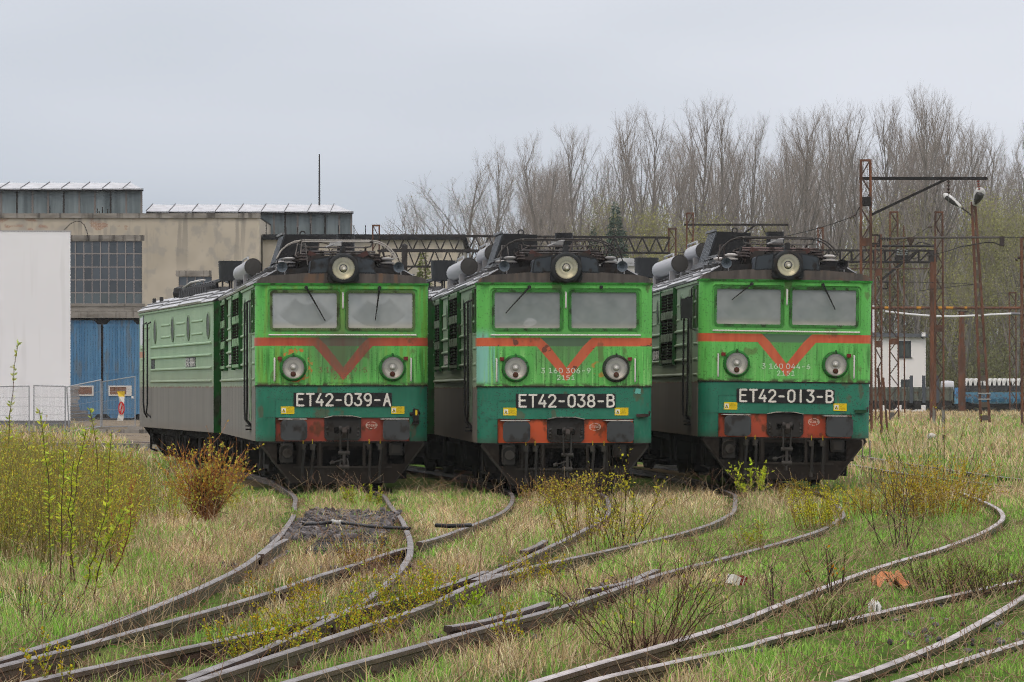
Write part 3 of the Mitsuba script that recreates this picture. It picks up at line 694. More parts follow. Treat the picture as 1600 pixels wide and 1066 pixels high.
    if k == 1:
        b = MB(); o = np.array([-0.60, 0.085, 2.83])
        th = np.linspace(0, 2 * np.pi, 21)
        b.tube([o + [0.105 * math.cos(t), 0.0, 0.045 * math.sin(t) + 0.06 + 0.02 * math.cos(t)] for t in th], 0.012, (0.8, 0.8, 0.78), 6)
        b.lathe([(0.0, -0.003), (0.04, 0), (0.095, 0.01)], o + [0, 0.005, 0.06], (0.1, 1, 0.3), (0.55, 0.56, 0.56), 16)
        b.tube([o + [-0.20, 0, 0.06], o + [-0.17, 0, 0.0], o + [-0.1, 0, -0.02], o + [0.0, 0, 0.0], o + [0.05, 0, -0.02]], 0.014, (0.8, 0.8, 0.78), 6)
        kk = thing('cap', 'white cap lying on the dashboard behind the left windscreen of the middle locomotive', 'cap')
        b.put(kk, 'm_matt', M)
    # grab rails on the front
    def grab(pts, rr, col=(0.62, 0.60, 0.57), nm='handrail', lab=None): P(MB().tube(pts, rr, col, 8), nm, 'm_satin', label=lab)
    zh = 2.688
    grab([(-1.265, 0.0, zh), (-1.265, -0.05, zh), (1.265, -0.05, zh), (1.265, 0.0, zh)], 0.0145)
    grab([(0.0, 0.0, 3.41), (0.0, -0.05, 3.40), (0.0, -0.05, 3.16), (0.0, 0.0, 3.15)], 0.017)
    for s in (-1, 1): grab([(s * 1.175, 0.02, 2.29), (s * 1.175, -0.05, 2.28), (s * 1.175, -0.05, 1.91), (s * 1.175, 0.02, 1.895)], 0.0145)
    # lower headlights
    for s in (-1, 1):
        o = np.array([s * 0.854 + 0.0, 0.0, 2.124])
        b = MB(); gc = (0.03, 0.16, 0.035) if (k != 1 or s < 0) else (0.035, 0.05, 0.035)
        b.lathe([(0.235, 0.0), (0.228, 0.06), (0.214, 0.09), (0.196, 0.10), (0.188, 0.085), (0.188, 0.05)], o, (0, -1, 0), gc, 36)
        for t in range(6):
            an = t * math.pi / 3 + 0.5; b.lathe([(0, 0.108), (0.011, 0.108), (0.011, 0.09)], o + [0.212 * math.cos(an), 0, 0.212 * math.sin(an)], (0, -1, 0), DARK, 6)
        b.lathe([(0.0, 0.02), (0.016, 0.018), (0.016, -0.04)], o + [0, -0.085, 0.235], (0, 0, 1), gc, 8)
        hl = P(b, 'headlight', 'm_grimy')
        b = MB()
        for (r0, t0), (r1, t1), g_ in zip([(0.188, 0.075), (0.168, 0.058), (0.14, 0.04), (0.09, 0.022), (0.05, 0.015)], [(0.168, 0.058), (0.14, 0.04), (0.09, 0.022), (0.05, 0.015), (0.0, 0.012)], (0.22, 0.36, 0.46, 0.33, 0.25)): b.lathe([(r0, t0), (r1, t1)], o, (0, -1, 0), (g_, g_ * 0.95, g_ * 0.86), 36)
        Q(b, hl, 'reflector', 'm_reflector')
        b = MB(); b.lathe([(0.0, 0.062), (0.03, 0.058), (0.045, 0.040), (0.045, 0.02)], o + [0, 0, 0.015], (0, -1, 0), (0.50, 0.48, 0.44), 20)
        b.lathe([(0.0, 0.075), (0.016, 0.072), (0.022, 0.055)], o + [0, 0, 0.015], (0, -1, 0), (0.85, 0.83, 0.78), 14); Q(b, hl, 'bulb', 'm_satin')
        b = MB(); b.lathe([(0.0, 0.078), (0.03, 0.074), (0.045, 0.055), (0.045, 0.03)], o + [0.0, 0, -0.105], (0, -1, 0), (0.07, 0.012, 0.012), 18); Q(b, hl, 'red_lens', 'm_satin')
        b = MB(); th = np.arange(28) * 2 * np.pi / 28; rr = np.array([0.0, 0.08, 0.13, 0.165, 0.188]); dd = [0.103, 0.1005, 0.096, 0.091, 0.086]
        V = [o + [0, -dd[0], 0]]; F = []
        for q_, (r_, d_) in enumerate(zip(rr[1:], dd[1:])):
            V += [o + [r_ * math.cos(t), -d_, r_ * math.sin(t)] for t in th]
        for t in range(28):
            F.append([0, 1 + t, 1 + (t + 1) % 28])
            for q_ in range(3): A_, B_ = 1 + q_ * 28, 29 + q_ * 28; F += [[A_ + t, B_ + t, B_ + (t + 1) % 28], [A_ + t, B_ + (t + 1) % 28, A_ + (t + 1) % 28]]
        b.add(V, F, GREY); Q(b, hl, 'lens', 'm_lens')
        b = MB(); b.box(s * 1.085 - 0.035, s * 1.085 + 0.035, -0.05, 0.01, 2.255, 2.315, (0.16, 0.02, 0.02)); P(b, 'marker_lamp', 'm_satin')
    # top headlight
    b = MB()
    hp = sg.Polygon([(-0.255, 3.60), (0.255, 3.60), (0.275, 3.66), (0.245, 4.0), (0.19, 4.045), (-0.19, 4.045), (-0.245, 4.0), (-0.275, 3.66)])
    b.poly(hp, -0.13, 0.75, (0.026, 0.028, 0.031))
    b.lathe([(0.262, 0.0), (0.262, 0.055), (0.235, 0.085), (0.20, 0.092), (0.190, 0.07)], (0, -0.12, 3.83), (0, -1, 0), (0.036, 0.038, 0.041), 40)
    th = P(b, 'top_headlight', 'm_grimy')
    b = MB()
    for (r0, t0), (r1, t1), g_ in zip([(0.192, 0.07), (0.175, 0.055), (0.13, 0.03), (0.10, 0.015), (0.06, 0.008)], [(0.175, 0.055), (0.13, 0.03), (0.10, 0.015), (0.06, 0.008), (0.0, 0.008)], (0.30, 0.42, 0.37, 0.48, 0.34)): b.lathe([(r0, t0), (r1, t1)], (0, -0.12, 3.83), (0, -1, 0), (g_, g_ * 0.94, g_ * 0.66), 40); Q(b, th, 'reflector', 'm_reflector')
    b = MB(); b.lathe([(0.0, 0.055), (0.03, 0.05), (0.05, 0.03), (0.055, 0.01)], (0, -0.12, 3.83), (0, -1, 0), (0.35, 0.32, 0.25), 20); b.lathe([(0.0, 0.07), (0.02, 0.066), (0.026, 0.05)], (0.008, -0.12, 3.822), (0, -1, 0), (0.8, 0.78, 0.7), 14); Q(b, th, 'bulb', 'm_satin')
    b = MB(); b.lathe([(0.0, 0.098), (0.08, 0.096), (0.15, 0.087), (0.192, 0.076)], (0, -0.12, 3.83), (0, -1, 0), GREY, 40); Q(b, th, 'lens', 'm_lens')
    b = MB()
    for s in (-1, 1):
        fr = sg.Polygon([(s * 0.24, 3.76), (s * 0.56, 3.75), (s * 0.535, 3.955), (s * 0.50, 3.985), (s * 0.24, 4.03)])
        b.poly(fr, -0.02, 0.8, (0.055, 0.065, 0.078))
        b.poly(fr.buffer(0.012).difference(fr.buffer(-0.012)), -0.028, -0.018, (0.03, 0.033, 0.038))
    b.poly(sg.Polygon([(-0.055, 4.03), (0.055, 4.03), (0.045, 4.20), (0.02, 4.225), (-0.04, 4.21)]), 0.0, 0.12, (0.04, 0.042, 0.046))
    P(b, 'lamp_fairing', 'm_grimy')
    # roof visor, roof
    vis = sg.Polygon([(-1.47, 3.578), (1.47, 3.578), (1.455, 3.63), (1.40, 3.675), (1.25, 3.705), (0.65, 3.75), (0, 3.765), (-0.65, 3.75), (-1.25, 3.705), (-1.40, 3.675), (-1.455, 3.63)])
    b = MB(); b.mesh(man(vis, -0.02, 0.6) ^ vman(plan(W + 0.01, 0.34, -0.02, 0.7), 3.5, 3.9), DARK); P(b, 'roof_visor', 'm_visor', smooth=25)
    def roof(nm, y0, y1, Mx):
        b = MB()
        b.poly([(-1.50, 3.56), (-1.50, 3.585), (-1.10, 3.815), (-0.6, 3.87), (0.6, 3.87), (1.10, 3.815), (1.50, 3.585), (1.50, 3.56)], y0, y1, (0.03, 0.03, 0.031))
        rf = P(b, nm, 'm_grimy', Mx)
        for s in (-1, 1):
            nrm = np.array([s * 0.245, 0, 0.415]); nrm /= np.linalg.norm(nrm)
            e0, e1 = np.array([s * 1.53, 0, 3.565]), np.array([s * 1.10, 0, 3.815])
            for q_, (ya, yb, lift) in enumerate(((y0 + 0.03, y0 + 1.9, 0.018), (y0 + 1.88, y0 + 6.2, 0.05), (y0 + 6.18, y0 + 10.4, 0.03), (y0 + 10.38, y1 - 0.03, 0.05))):
                b = MB(); lo = [e0 + [0, ya, 0], e1 + [0, ya, 0], e1 + [0, yb, 0], e0 + [0, yb, 0]]
                b.flat(np.array(lo + [p + nrm * lift for p in lo]), MB.BF, GREY); sh = Q(b, rf, 'roof_sheet', 'm_roofsheet', Mx)
                for t in (0.30, 0.62):
                    c_ = e0 + (e1 - e0) * t + nrm * (lift + 0.012); b = MB(); b.beam(c_ + [0, ya, 0], c_ + [0, yb, 0], 0.028, 0.024, (0.16, 0.16, 0.165), up=nrm); b.put(sub(rf, 'roof_rib'), 'm_satin', Mx)
    roof('roof', 0.6, LEN, M)
    # body of the front unit
    body = P(corrugated_side(True, LEN, 0.40), 'front_unit', 'm_side', uv=us(ks[0]), smooth=False)
    # side details, left side (and the same on the right)
    paleg = (0.20, 0.33, 0.19) if k == 0 else (0.13, 0.17, 0.12)
    for sx in (-1, 1):
        for y0, y1 in ((5.2, 8.4), (11.6, 13.9)):
            b = MB(); x0 = sx * W
            b.box(*sorted((x0, x0 + sx * 0.03)), y0, y1, 2.14, 3.52, (0.028, 0.10, 0.03))
            lv = P(b, 'louvre', 'm_grimy')
            b = MB()
            for z0, z1 in ((2.16, 2.22), (2.56, 2.70), (2.98, 3.12), (3.44, 3.50)): b.box(*sorted((x0 + sx * 0.03, x0 + sx * 0.062)), y0 + 0.12, y1 - 0.12, z0, z1, paleg)
            ym = (y0 + y1) / 2; b.box(*sorted((x0 + sx * 0.03, x0 + sx * 0.045)), ym - 0.05, ym + 0.05, 2.16, 3.5, paleg)
            b.box(*sorted((x0, x0 + sx * 0.07)), y0 - 0.03, y0 + 0.05, 2.12, 3.54, (0.02, 0.085, 0.025)); b.box(*sorted((x0, x0 + sx * 0.07)), y1 - 0.05, y1 + 0.03, 2.12, 3.54, (0.02, 0.085, 0.025))
            Q(b, lv, 'frame', 'm_grimy')
            for z0, z1 in ((2.22, 2.56), (2.70, 2.98), (3.12, 3.44)):
                for (ya, yb) in ((y0 + 0.14, ym - 0.07), (ym + 0.07, y1 - 0.14)):
                    b = MB()
                    for zz in np.arange(z0 + 0.02, z1 - 0.02, 0.055): b.beam([x0 + sx * 0.042, ya, zz], [x0 + sx * 0.042, yb, zz], 0.012, 0.045, (0.026, 0.024, 0.020), up=(sx * 0.55, 0, 0.83))
                    Q(b, lv, 'slat', 'm_matt')
        # portholes of the front unit
        for yy in (4.0, 9.75):
            b = MB(); b.lathe([(0.0, 0.012), (0.20, 0.012)], (sx * W, yy, 3.16), (sx, 0, 0), (0.035, 0.045, 0.04), 24); pt = P(b, 'porthole', 'm_satin')
            b = MB(); b.lathe([(0.20, 0.0), (0.20, 0.02), (0.235, 0.02), (0.245, 0.0)], (sx * W, yy, 3.16), (sx, 0, 0), (0.10, 0.16, 0.10), 24); Q(b, pt, 'frame', 'm_satin')
        # cab side window and door rails
        b = MB(); b.box(*sorted((sx * W, sx * (W + 0.006))), 0.52, 1.16, 2.80, 3.42, (0.02, 0.025, 0.022)); cw = P(b, 'cab_side_window', 'm_pane')
        b = MB()
        for args in ((0.46, 0.52, 2.74, 3.48), (1.16, 1.22, 2.74, 3.48), (0.52, 1.16, 2.74, 2.80), (0.52, 1.16, 3.42, 3.48)): b.box(*sorted((sx * W, sx * (W + 0.03))), *args, (0.035, 0.09, 0.03))
        Q(b, cw, 'frame', 'm_grimy')
        b = MB(); b.box(*sorted((sx * W, sx * (W + 0.012))), 1.62, 2.36, 1.20, 3.44, paleg if k else (0.19, 0.26, 0.17)); b.box(*sorted((sx * W, sx * (W + 0.02))), 1.72, 2.26, 2.75, 3.3, (0.06, 0.08, 0.07)); P(b, 'cab_door', 'm_grimy')
        for yy in (1.50, 2.48):
            xx = sx * (W + 0.085)
            b = MB(); b.tube([(sx * W, yy, 3.32), (xx, yy, 3.27), (xx, yy, 1.42), (xx, yy + (0.18 if yy < 2 else -0.18), 1.22), (sx * W, yy + (0.2 if yy < 2 else -0.2), 1.12)], 0.018, (0.016, 0.016, 0.017), 7); P(b, 'door_handrail', 'm_satin')
        b = MB()
        for zz in (1.10, 1.04): b.box(*sorted((sx * W, sx * (W + 0.08))), 1.70, 2.30, zz, zz + 0.02, BLACK)
        P(b, 'footstep', 'm_matt')
        # number plates on the side
        for (yy, z0) in ((10.0, 2.24),):
            b = MB(); b.box(*sorted((sx * W, sx * (W + 0.012))), yy - 0.8, yy + 0.8, z0 - 0.03, z0 + 0.21, (0.02, 0.022, 0.022)); pl = P(b, 'side_number_plate', 'm_satin')
            g = strokes(number, 0.14, 1.35, 0.013); b = MB()
            g = sa.translate(g, -0.675, z0 + 0.02)
            for gg in getattr(g, 'geoms', [g]):
                mm = trimesh.creation.extrude_polygon(gg, 0.008, engine='earcut'); v = np.array(mm.vertices)
                vv = np.stack([sx * (W + 0.012 + v[:, 2]), yy + sx * v[:, 0], v[:, 1]], 1)
                b.flat(vv, mm.faces, (0.62, 0.62, 0.60))
            Q(b, pl, 'lettering', 'm_matt')
    if k == 2:
        b = MB(); b.box(-W - 0.30, -W - 0.10, 0.40, 0.46, 2.90, 3.24, (0.02, 0.022, 0.022)); b.tube([(-W - 0.08, 0.43, 3.45), (-W - 0.12, 0.43, 3.42), (-W - 0.12, 0.43, 2.72), (-W - 0.05, 0.43, 2.70)], 0.012, BLACK, 6); P(b, 'mirror', 'm_satin')
    # number plate with lettering, serial, stickers
    b = MB(); b.box(-0.845, 0.845, -0.012, 0.012, 1.455, 1.695, (0.016, 0.016, 0.017)); pl = P(b, 'number_plate', 'm_satin')
    b = MB(); b.poly(sa.translate(strokes(number, 0.198, 1.60, 0.0165), -0.785, 1.478), -0.024, -0.011, (0.66, 0.63, 0.58)); Q(b, pl, 'lettering', 'm_satin')
    if serial:
        b = MB()
        for txt, hz, zz in ((serial, 0.088, 2.045), ('2151', 0.082, 1.928)):
            m = meshkit.text_mesh(txt, hz, 0.002); v = np.array(m.vertices); v[:, 0] *= 1.12; v[:, 0] -= (v[:, 0].min() + v[:, 0].max()) / 2
            b.flat(np.stack([v[:, 0], -0.003 - v[:, 2], v[:, 1] + zz], 1), m.faces, (0.55, 0.60, 0.52) if k else (0.20, 0.09, 0.065))
        Q(b, cab, 'serial_lettering', 'm_matt')
    for s in (-1, 1):
        b = MB(); x0 = s * 0.948 - 0.115; z0 = 1.33
        b.box(x0, x0 + 0.23, -0.004, 0.012, z0, z0 + 0.13, (0.62, 0.46, 0.01))
        wp = P(b, 'warning_sticker', 'm_satin')
        b = MB(); b.box(x0 + 0.012, x0 + 0.085, -0.006, -0.004, z0 + 0.02, z0 + 0.105, (0.70, 0.68, 0.55))
        b.poly(sg.Polygon([(x0 + 0.02, z0 + 0.03), (x0 + 0.077, z0 + 0.03), (x0 + 0.0485, z0 + 0.09)]), -0.008, -0.006, (0.035, 0.03, 0.01))
        b.poly(sg.Polygon([(x0 + 0.034, z0 + 0.038), (x0 + 0.063, z0 + 0.038), (x0 + 0.0485, z0 + 0.07)]), -0.0095, -0.008, (0.62, 0.46, 0.01))
        for zz in (0.025, 0.045, 0.065, 0.085, 0.105): b.box(x0 + 0.10, x0 + 0.10 + 0.115 * (0.6 + 0.4 * rg.random()), -0.006, -0.004, z0 + zz, z0 + zz + 0.006, (0.33, 0.24, 0.02))
        Q(b, wp, 'print', 'm_matt')
    # buffer beam
    rc = {0: (0.30, 0.050, 0.028), 1: (0.56, 0.085, 0.022), 2: (0.42, 0.065, 0.026)}[k]
    b = MB(); b.box(-1.15, 1.15, 0.055, 0.11, 0.862, 1.266, rc); bb = P(b, 'buffer_beam', 'm_worn')
    b = MB(); ov = sa.scale(sg.Point(0, 0).buffer(1, quad_segs=12), 0.10, 0.062); ov = sa.translate(ov, 0.50, 1.135)
    ring = ov.difference(ov.buffer(-0.009)); 
    for cut in (sg.box(0.47, 1.18, 0.49, 1.22), sg.box(0.52, 1.05, 0.54, 1.09), sg.box(0.45, 1.05, 0.465, 1.09)): ring = ring.difference(cut)
    b.poly(ring, 0.050, 0.056, (0.60, 0.50, 0.42))
    m = meshkit.text_mesh('850kN', 0.042, 0.004); v = np.array(m.vertices); v[:, 0] += 0.50 - v[:, 0].max() / 2
    b.flat(np.stack([v[:, 0], 0.054 - v[:, 2], v[:, 1] + 1.115], 1), m.faces, (0.60, 0.50, 0.42)); Q(b, bb, 'marking', 'm_matt')
    for s in (-1, 1):
        b = MB(); b.box(s * 0.875 - 0.235, s * 0.875 + 0.235, -0.40, 0.08, 1.238, 1.252, (0.42, 0.40, 0.36)); b.box(s * 0.875 - 0.20, s * 0.875 + 0.2, -0.02, 0.06, 1.252, 1.262, DARK); Q(b, bb, 'step_plate', 'm_worn')
    for s in (-1, 1):
        bx = s * 0.875
        b = MB(); b.lathe([(0.15, -0.08), (0.15, 0.22), (0.105, 0.22), (0.105, 0.58)], (bx, 0.05, 1.06), (0, -1, 0), (0.035, 0.034, 0.034), 20)
        b.poly(rrect(bx - 0.17, bx + 0.17, 0.89, 1.23, 0.04), 0.02, 0.06, (0.04, 0.038, 0.036))
        bf = P(b, 'buffer', 'm_grimy')
        pr = rrect(bx - 0.228, bx + 0.228, 0.882, 1.236, 0.085)
        b = MB(); b.poly(pr, -0.62, -0.585, (0.10, 0.097, 0.092)); b.poly(pr.buffer(-0.006), -0.632, -0.62, (0.060, 0.064, 0.068)); Q(b, bf, 'buffer_head', 'm_grimy')
    # coupling
    cp = sg.Polygon([(-0.315, 0.93), (-0.26, 0.872), (0.26, 0.872), (0.315, 0.93), (0.315, 1.26), (0.16, 1.292), (-0.16, 1.292), (-0.315, 1.26)])
    b = MB(); b.poly(cp.difference(sg.box(-0.15, 0.995, 0.15, 1.10)), 0.0, 0.06, (0.04, 0.038, 0.037)); b.poly(sg.Polygon([(-0.315, 1.26), (-0.16, 1.292), (0.16, 1.292), (0.315, 1.26), (0.315, 1.273), (0.16, 1.306), (-0.16, 1.306), (-0.315, 1.273)]), -0.08, 0.05, (0.30, 0.28, 0.25))
    for s in (-1, 1):
        for zz in (0.97, 1.03, 1.10): b.lathe([(0, 0.02), (0.018, 0.02), (0.018, 0)], (s * 0.265, 0.0, zz), (0, -1, 0), (0.06, 0.058, 0.055), 8)
    b.box(-0.2, 0.2, 0.045, 0.054, 0.95, 1.15, (0.008, 0.008, 0.008)); ch = P(b, 'coupler_housing', 'm_grimy')
    b = MB()
    hook = so.unary_union([sg.LineString([(0.0, 1.05), (-0.28, 1.05), (-0.40, 1.07), (-0.46, 1.02), (-0.42, 0.96), (-0.33, 0.965)]).buffer(0.036, quad_segs=4)])
    b2 = MB(); b2.poly(sa.scale(hook, 1, 1), -0.035, 0.035, (0.05, 0.042, 0.038), 'yz'); b2.put(sub(ch, 'hook'), 'm_grimy', M)
    for s in (-1, 1):
        b.tube([(s * 0.062, -0.33, 1.08), (s * 0.066, -0.36, 0.98), (s * 0.062, -0.34, 0.70), (s * 0.05, -0.33, 0.63)], 0.017, (0.05, 0.047, 0.044), 7)
        b.lathe([(0, -0.025), (0.055, -0.025), (0.055, 0.025), (0, 0.025)], (s * 0.062, -0.34, 1.075), (1, 0, 0), (0.045, 0.042, 0.04), 12)
    b.lathe([(0, -0.10), (0.034, -0.10), (0.034, 0.10), (0, 0.10)], (0, -0.33, 0.665), (1, 0, 0), (0.05, 0.047, 0.044), 12)
    b.tube([(0, -0.33, 0.70), (0, -0.33, 0.40)], 0.03, (0.05, 0.047, 0.044), 9)
    b.tube([(0, -0.33, 0.56), (-0.10, -0.36, 0.53), (-0.20, -0.36, 0.50)], 0.012, (0.05, 0.047, 0.044), 6); b.lathe([(0, -0.05), (0.032, -0.035), (0.036, 0.02), (0, 0.05)], (-0.20, -0.36, 0.50), (1, 0, 0.3), (0.05, 0.047, 0.044), 10)
    for s in (-1, 1): b.tube([(s * 0.05, -0.33, 0.57), (s * 0.07, -0.33, 0.50), (s * 0.05, -0.33, 0.42)], 0.016, (0.05, 0.047, 0.044), 6)
    b.lathe([(0, -0.085), (0.04, -0.085), (0.04, 0.085), (0, 0.085)], (0, -0.33, 0.425), (1, 0, 0), (0.055, 0.05, 0.046), 12)
    b.tube([(0, -0.33, 0.42), (0.0, -0.33, 0.30)], 0.02, (0.05, 0.047, 0.044), 7)
    Q(b, ch, 'screw_coupling', 'm_grimy')
    # plough below the beam
    ol = sg.Polygon([(-1.40, 0.861), (1.40, 0.861), (1.36, 0.78), (0.87, 0.14), (-0.87, 0.14), (-1.36, 0.78)])
    for c_ in ((-1.13, -0.79, 0.47, 0.85), (-0.68, -0.44, 0.44, 0.85), (-0.345, 0.345, 0.436, 0.775), (0.40, 0.655, 0.44, 0.85), (0.76, 1.07, 0.47, 0.85)): ol = ol.difference(sg.box(c_[0], c_[2], c_[1], c_[3]))
    b = MB(); b.poly(ol, 0.05, 0.075, (0.026, 0.021, 0.018))
    b.box(-1.40, 1.40, 0.02, 0.06, 0.835, 0.862, (0.028, 0.025, 0.023)); b.box(-0.85, 0.85, 0.02, 0.052, 0.40, 0.436, (0.04, 0.035, 0.03))
    for xx in (-0.74, -0.39, 0.37, 0.70): b.box(xx - 0.02, xx + 0.02, 0.02, 0.052, 0.44, 0.835, (0.038, 0.033, 0.029))
    pw = P(b, 'plough', 'm_grimy')
    for sx in (-1, 1):
        b = MB(); b.poly(sg.Polygon([(sx * 1.40, 0.86), (sx * 1.36, 0.78), (sx * 0.87, 0.14), (sx * 0.9, 0.14), (sx * 1.42, 0.8)]), 0.075, 0.5, (0.05, 0.045, 0.04)); Q(b, pw, 'side_plate', 'm_grimy')
    for hx in (-0.687, -0.528, 0.447, 0.64):
        xj = hx + 0.03 * (rg.random() - 0.5)
        b = MB(); b.tube([(hx - 0.05 * np.sign(hx), -0.02, 0.80), (hx, -0.10, 0.80), (hx + 0.02, -0.13, 0.74), (xj, -0.13, 0.45), (xj, -0.09, 0.22)], 0.026, (0.035, 0.033, 0.031), 8)
        b.lathe([(0.0, 0.0), (0.045, 0.0), (0.045, 0.10), (0.0, 0.10)], (hx, -0.12, 0.72), (0, 0, 1), (0.06, 0.055, 0.05), 10); b.lathe([(0, 0), (0.034, 0), (0.034, 0.08), (0, 0.08)], (xj, -0.1, 0.19), (0, 0, 1), (0.05, 0.045, 0.04), 8)
        b.box(hx - 0.008, hx + 0.008, -0.12, -0.105, 0.82, 0.90, (0.45, 0.32, 0.03))
        P(b, 'air_hose', 'm_grimy')
    b = MB(); b.box(-1.07, -0.86, -0.05, 0.16, 0.50, 0.83, (0.045, 0.042, 0.04)); b.lathe([(0, 0.09), (0.08, 0.09), (0.08, 0)], (-0.96, -0.05, 0.66), (0, -1, 0), (0.055, 0.05, 0.046), 14); b.tube([(-1.08, -0.06, 0.55), (-1.08, -0.08, 0.75), (-1.0, -0.08, 0.80), (-0.9, -0.06, 0.79)], 0.013, (0.06, 0.055, 0.05), 6); P(b, 'heating_socket', 'm_grimy')
    b = MB(); b.box(0.80, 1.03, 0.0, 0.2, 0.62, 0.83, (0.04, 0.038, 0.036)); b.box(0.84, 0.99, -0.04, 0.0, 0.66, 0.80, (0.055, 0.05, 0.046)); P(b, 'heating_socket', 'm_grimy')
    if k == 0:
        b = MB(); b.box(1.21, 1.30, -0.13, 0.02, 1.20, 1.42, (0.022, 0.021, 0.021)); b.lathe([(0, 0.05), (0.06, 0.05), (0.06, 0)], (1.255, -0.05, 1.20), (0, 0, -1), (0.03, 0.028, 0.028), 12); b.box(1.237, 1.275, -0.136, -0.13, 1.31, 1.40, (0.60, 0.42, 0.03)); b.tube([(1.16, -0.02, 1.33), (1.24, -0.06, 1.33)], 0.03, (0.022, 0.021, 0.021), 8); b.lathe([(0, 0.03), (0.03, 0.03), (0.03, 0)], (1.30, -0.06, 1.35), (1, 0, 0), (0.025, 0.024, 0.024), 10)
        P(b, 'control_socket', 'm_grimy', label='black socket box with a yellow tag')
    else:
        b = MB(); b.box(1.20, 1.40, -0.05, 0.02, 1.30, 1.355, (0.05, 0.035, 0.03) if k == 1 else (0.02, 0.06, 0.03)); b.lathe([(0, 0.03), (0.02, 0.03), (0.02, 0)], (1.42, -0.02, 1.385), (0, -1, 0), DARK, 8); b.box(1.41, 1.43, -0.03, 0.02, 1.32, 1.385, DARK); P(b, 'lamp_bracket', 'm_grimy')
    if k == 1:
        b = MB(); b.poly(sg.Polygon([(1.17, 1.70), (1.27, 1.695), (1.275, 1.78), (1.19, 1.785)]), -0.003, 0.0, (0.14, 0.42, 0.36)); Q(b, cab, 'paint_patch', 'm_matt')
    if k == 2:
        b = MB(); b.tube([(1.33, -0.02, 0.83), (1.33, -0.14, 0.82), (1.33, -0.14, 0.55), (1.46, -0.1, 0.55), (1.46, -0.06, 0.83)], 0.016, (0.22, 0.19, 0.15), 6); P(b, 'step_iron', 'm_worn')
    # roof equipment
    b = MB()
    for s, nm in ((-1, 0), (1, 1)):
        b = MB(); o = np.array([s * 0.98 - (0.05 if s < 0 else -0.0), 0.25, 3.86])
        hc = (0.09, 0.11, 0.13) if s < 0 or k != 2 else (0.02, 0.02, 0.022)
        b.lathe([(0.022, 0.18), (0.026, 0.30), (0.05, 0.42), (0.085, 0.47), (0.092, 0.475), (0.082, 0.465), (0.04, 0.41), (0.0, 0.36)], o + [0, 0.42, 0], (0, -1, 0), hc, 20)
        b.tube([o + [0, 0.2, 0], o + [0, 0.2, -0.17]], 0.02, (0.04, 0.04, 0.04), 6); b.tube([o + [0.05, 0.2, -0.02], o + [0.06, 0.22, -0.17]], 0.012, (0.3, 0.3, 0.3), 5); b.tube([o + [-0.05, 0.2, -0.05], o + [-0.08, 0.22, -0.17]], 0.012, (0.04, 0.04, 0.04), 5)
        P(b, 'horn', 'm_satin')
    # pantograph, folded
    pb = sub(L, 'pantograph'); b = MB(); zb = 4.02; hw = 0.86
    for yy in (1.3, 3.6):
        for s in (-1, 1): b.tube([(s * 0.78, yy, 3.86), (s * 0.78, yy, zb)], 0.03, (0.05, 0.05, 0.05), 8)
    for s in (-1, 1): b.beam((s * 0.78, 1.2, zb), (s * 0.78, 3.7, zb), 0.08, 0.07, (0.06, 0.055, 0.05)); b.box(s * 0.86 - 0.14, s * 0.86 + 0.14, 1.0, 1.4, 3.76, 3.93, (0.024, 0.024, 0.026))
    for yy in (1.2, 2.4, 3.7): b.beam((-0.78, yy, zb), (0.78, yy, zb), 0.07, 0.06, (0.05, 0.042, 0.04))
    for s in (-1, 1): b.tube([(s * 0.70, 1.3, zb + 0.05), (s * 0.62, 3.4, zb + 0.13)], 0.024, (0.09, 0.075, 0.07), 7); b.tube([(s * 0.62, 3.4, zb + 0.15), (s * 0.5, 1.45, zb + 0.22)], 0.018, (0.09, 0.075, 0.07), 7); b.beam((s * 0.30, 1.25, zb + 0.02), (s * 0.52, 1.25, zb + 0.12), 0.08, 0.08, (0.085, 0.045, 0.04))
    for zz in (0.10, 0.14): b.tube([(-0.66, 1.3, zb + zz), (0.66, 1.3, zb + zz)], 0.018, (0.16, 0.12, 0.115) if k == 2 else (0.10, 0.095, 0.095), 7)
    b.box(-0.75, 0.75, 2.2, 3.9, 3.85, 4.12, (0.014, 0.014, 0.014)); b.box(-0.62, -0.2, 1.9, 2.3, 3.85, 4.2, (0.02, 0.019, 0.019)); b.box(0.25, 0.6, 1.9, 2.2, 3.85, 4.16, (0.02, 0.019, 0.019))
    for q_ in range(16): x_ = rg.uniform(-0.6, 0.6); b.box(x_ - 0.04, x_ + 0.05, 1.2, 1.4, zb + 0.02, zb + 0.04 + 0.07 * rg.random(), (0.05, 0.045, 0.042))
    for q_ in range(15):
        x_, y_ = rg.uniform(-0.95, 0.95), rg.uniform(1.0, 3.6); dx, dy = rg.uniform(-0.45, 0.45), rg.uniform(-0.5, 0.5); zt = zb + rg.uniform(0.05, 0.30)
        b.tube([(x_, y_, zb - 0.1), (x_ + dx * 0.3, y_ + dy * 0.3, zt), (x_ + dx * 0.8, y_ + dy * 0.8, zt + 0.02), (x_ + dx, y_ + dy, zb - 0.05)], 0.011, [(0.03, 0.028, 0.028), (0.09, 0.075, 0.07), (0.17, 0.16, 0.15)][q_ % 3], 5)
    for s in (-1, 1):
        for yy in (0.9, 1.15): b.lathe([(0.05, 0), (0.075, 0.02), (0.05, 0.05), (0.075, 0.07), (0.05, 0.10), (0.07, 0.12), (0, 0.14)], (s * rg.uniform(0.60, 0.70), yy, 3.98), (0, 0, 1), (0.06, 0.05, 0.048), 10)
    b.put(pb, 'm_grimy', M)
    b = MB(); wcol = (0.36, 0.34, 0.31) if k == 0 else (0.05, 0.045, 0.042)
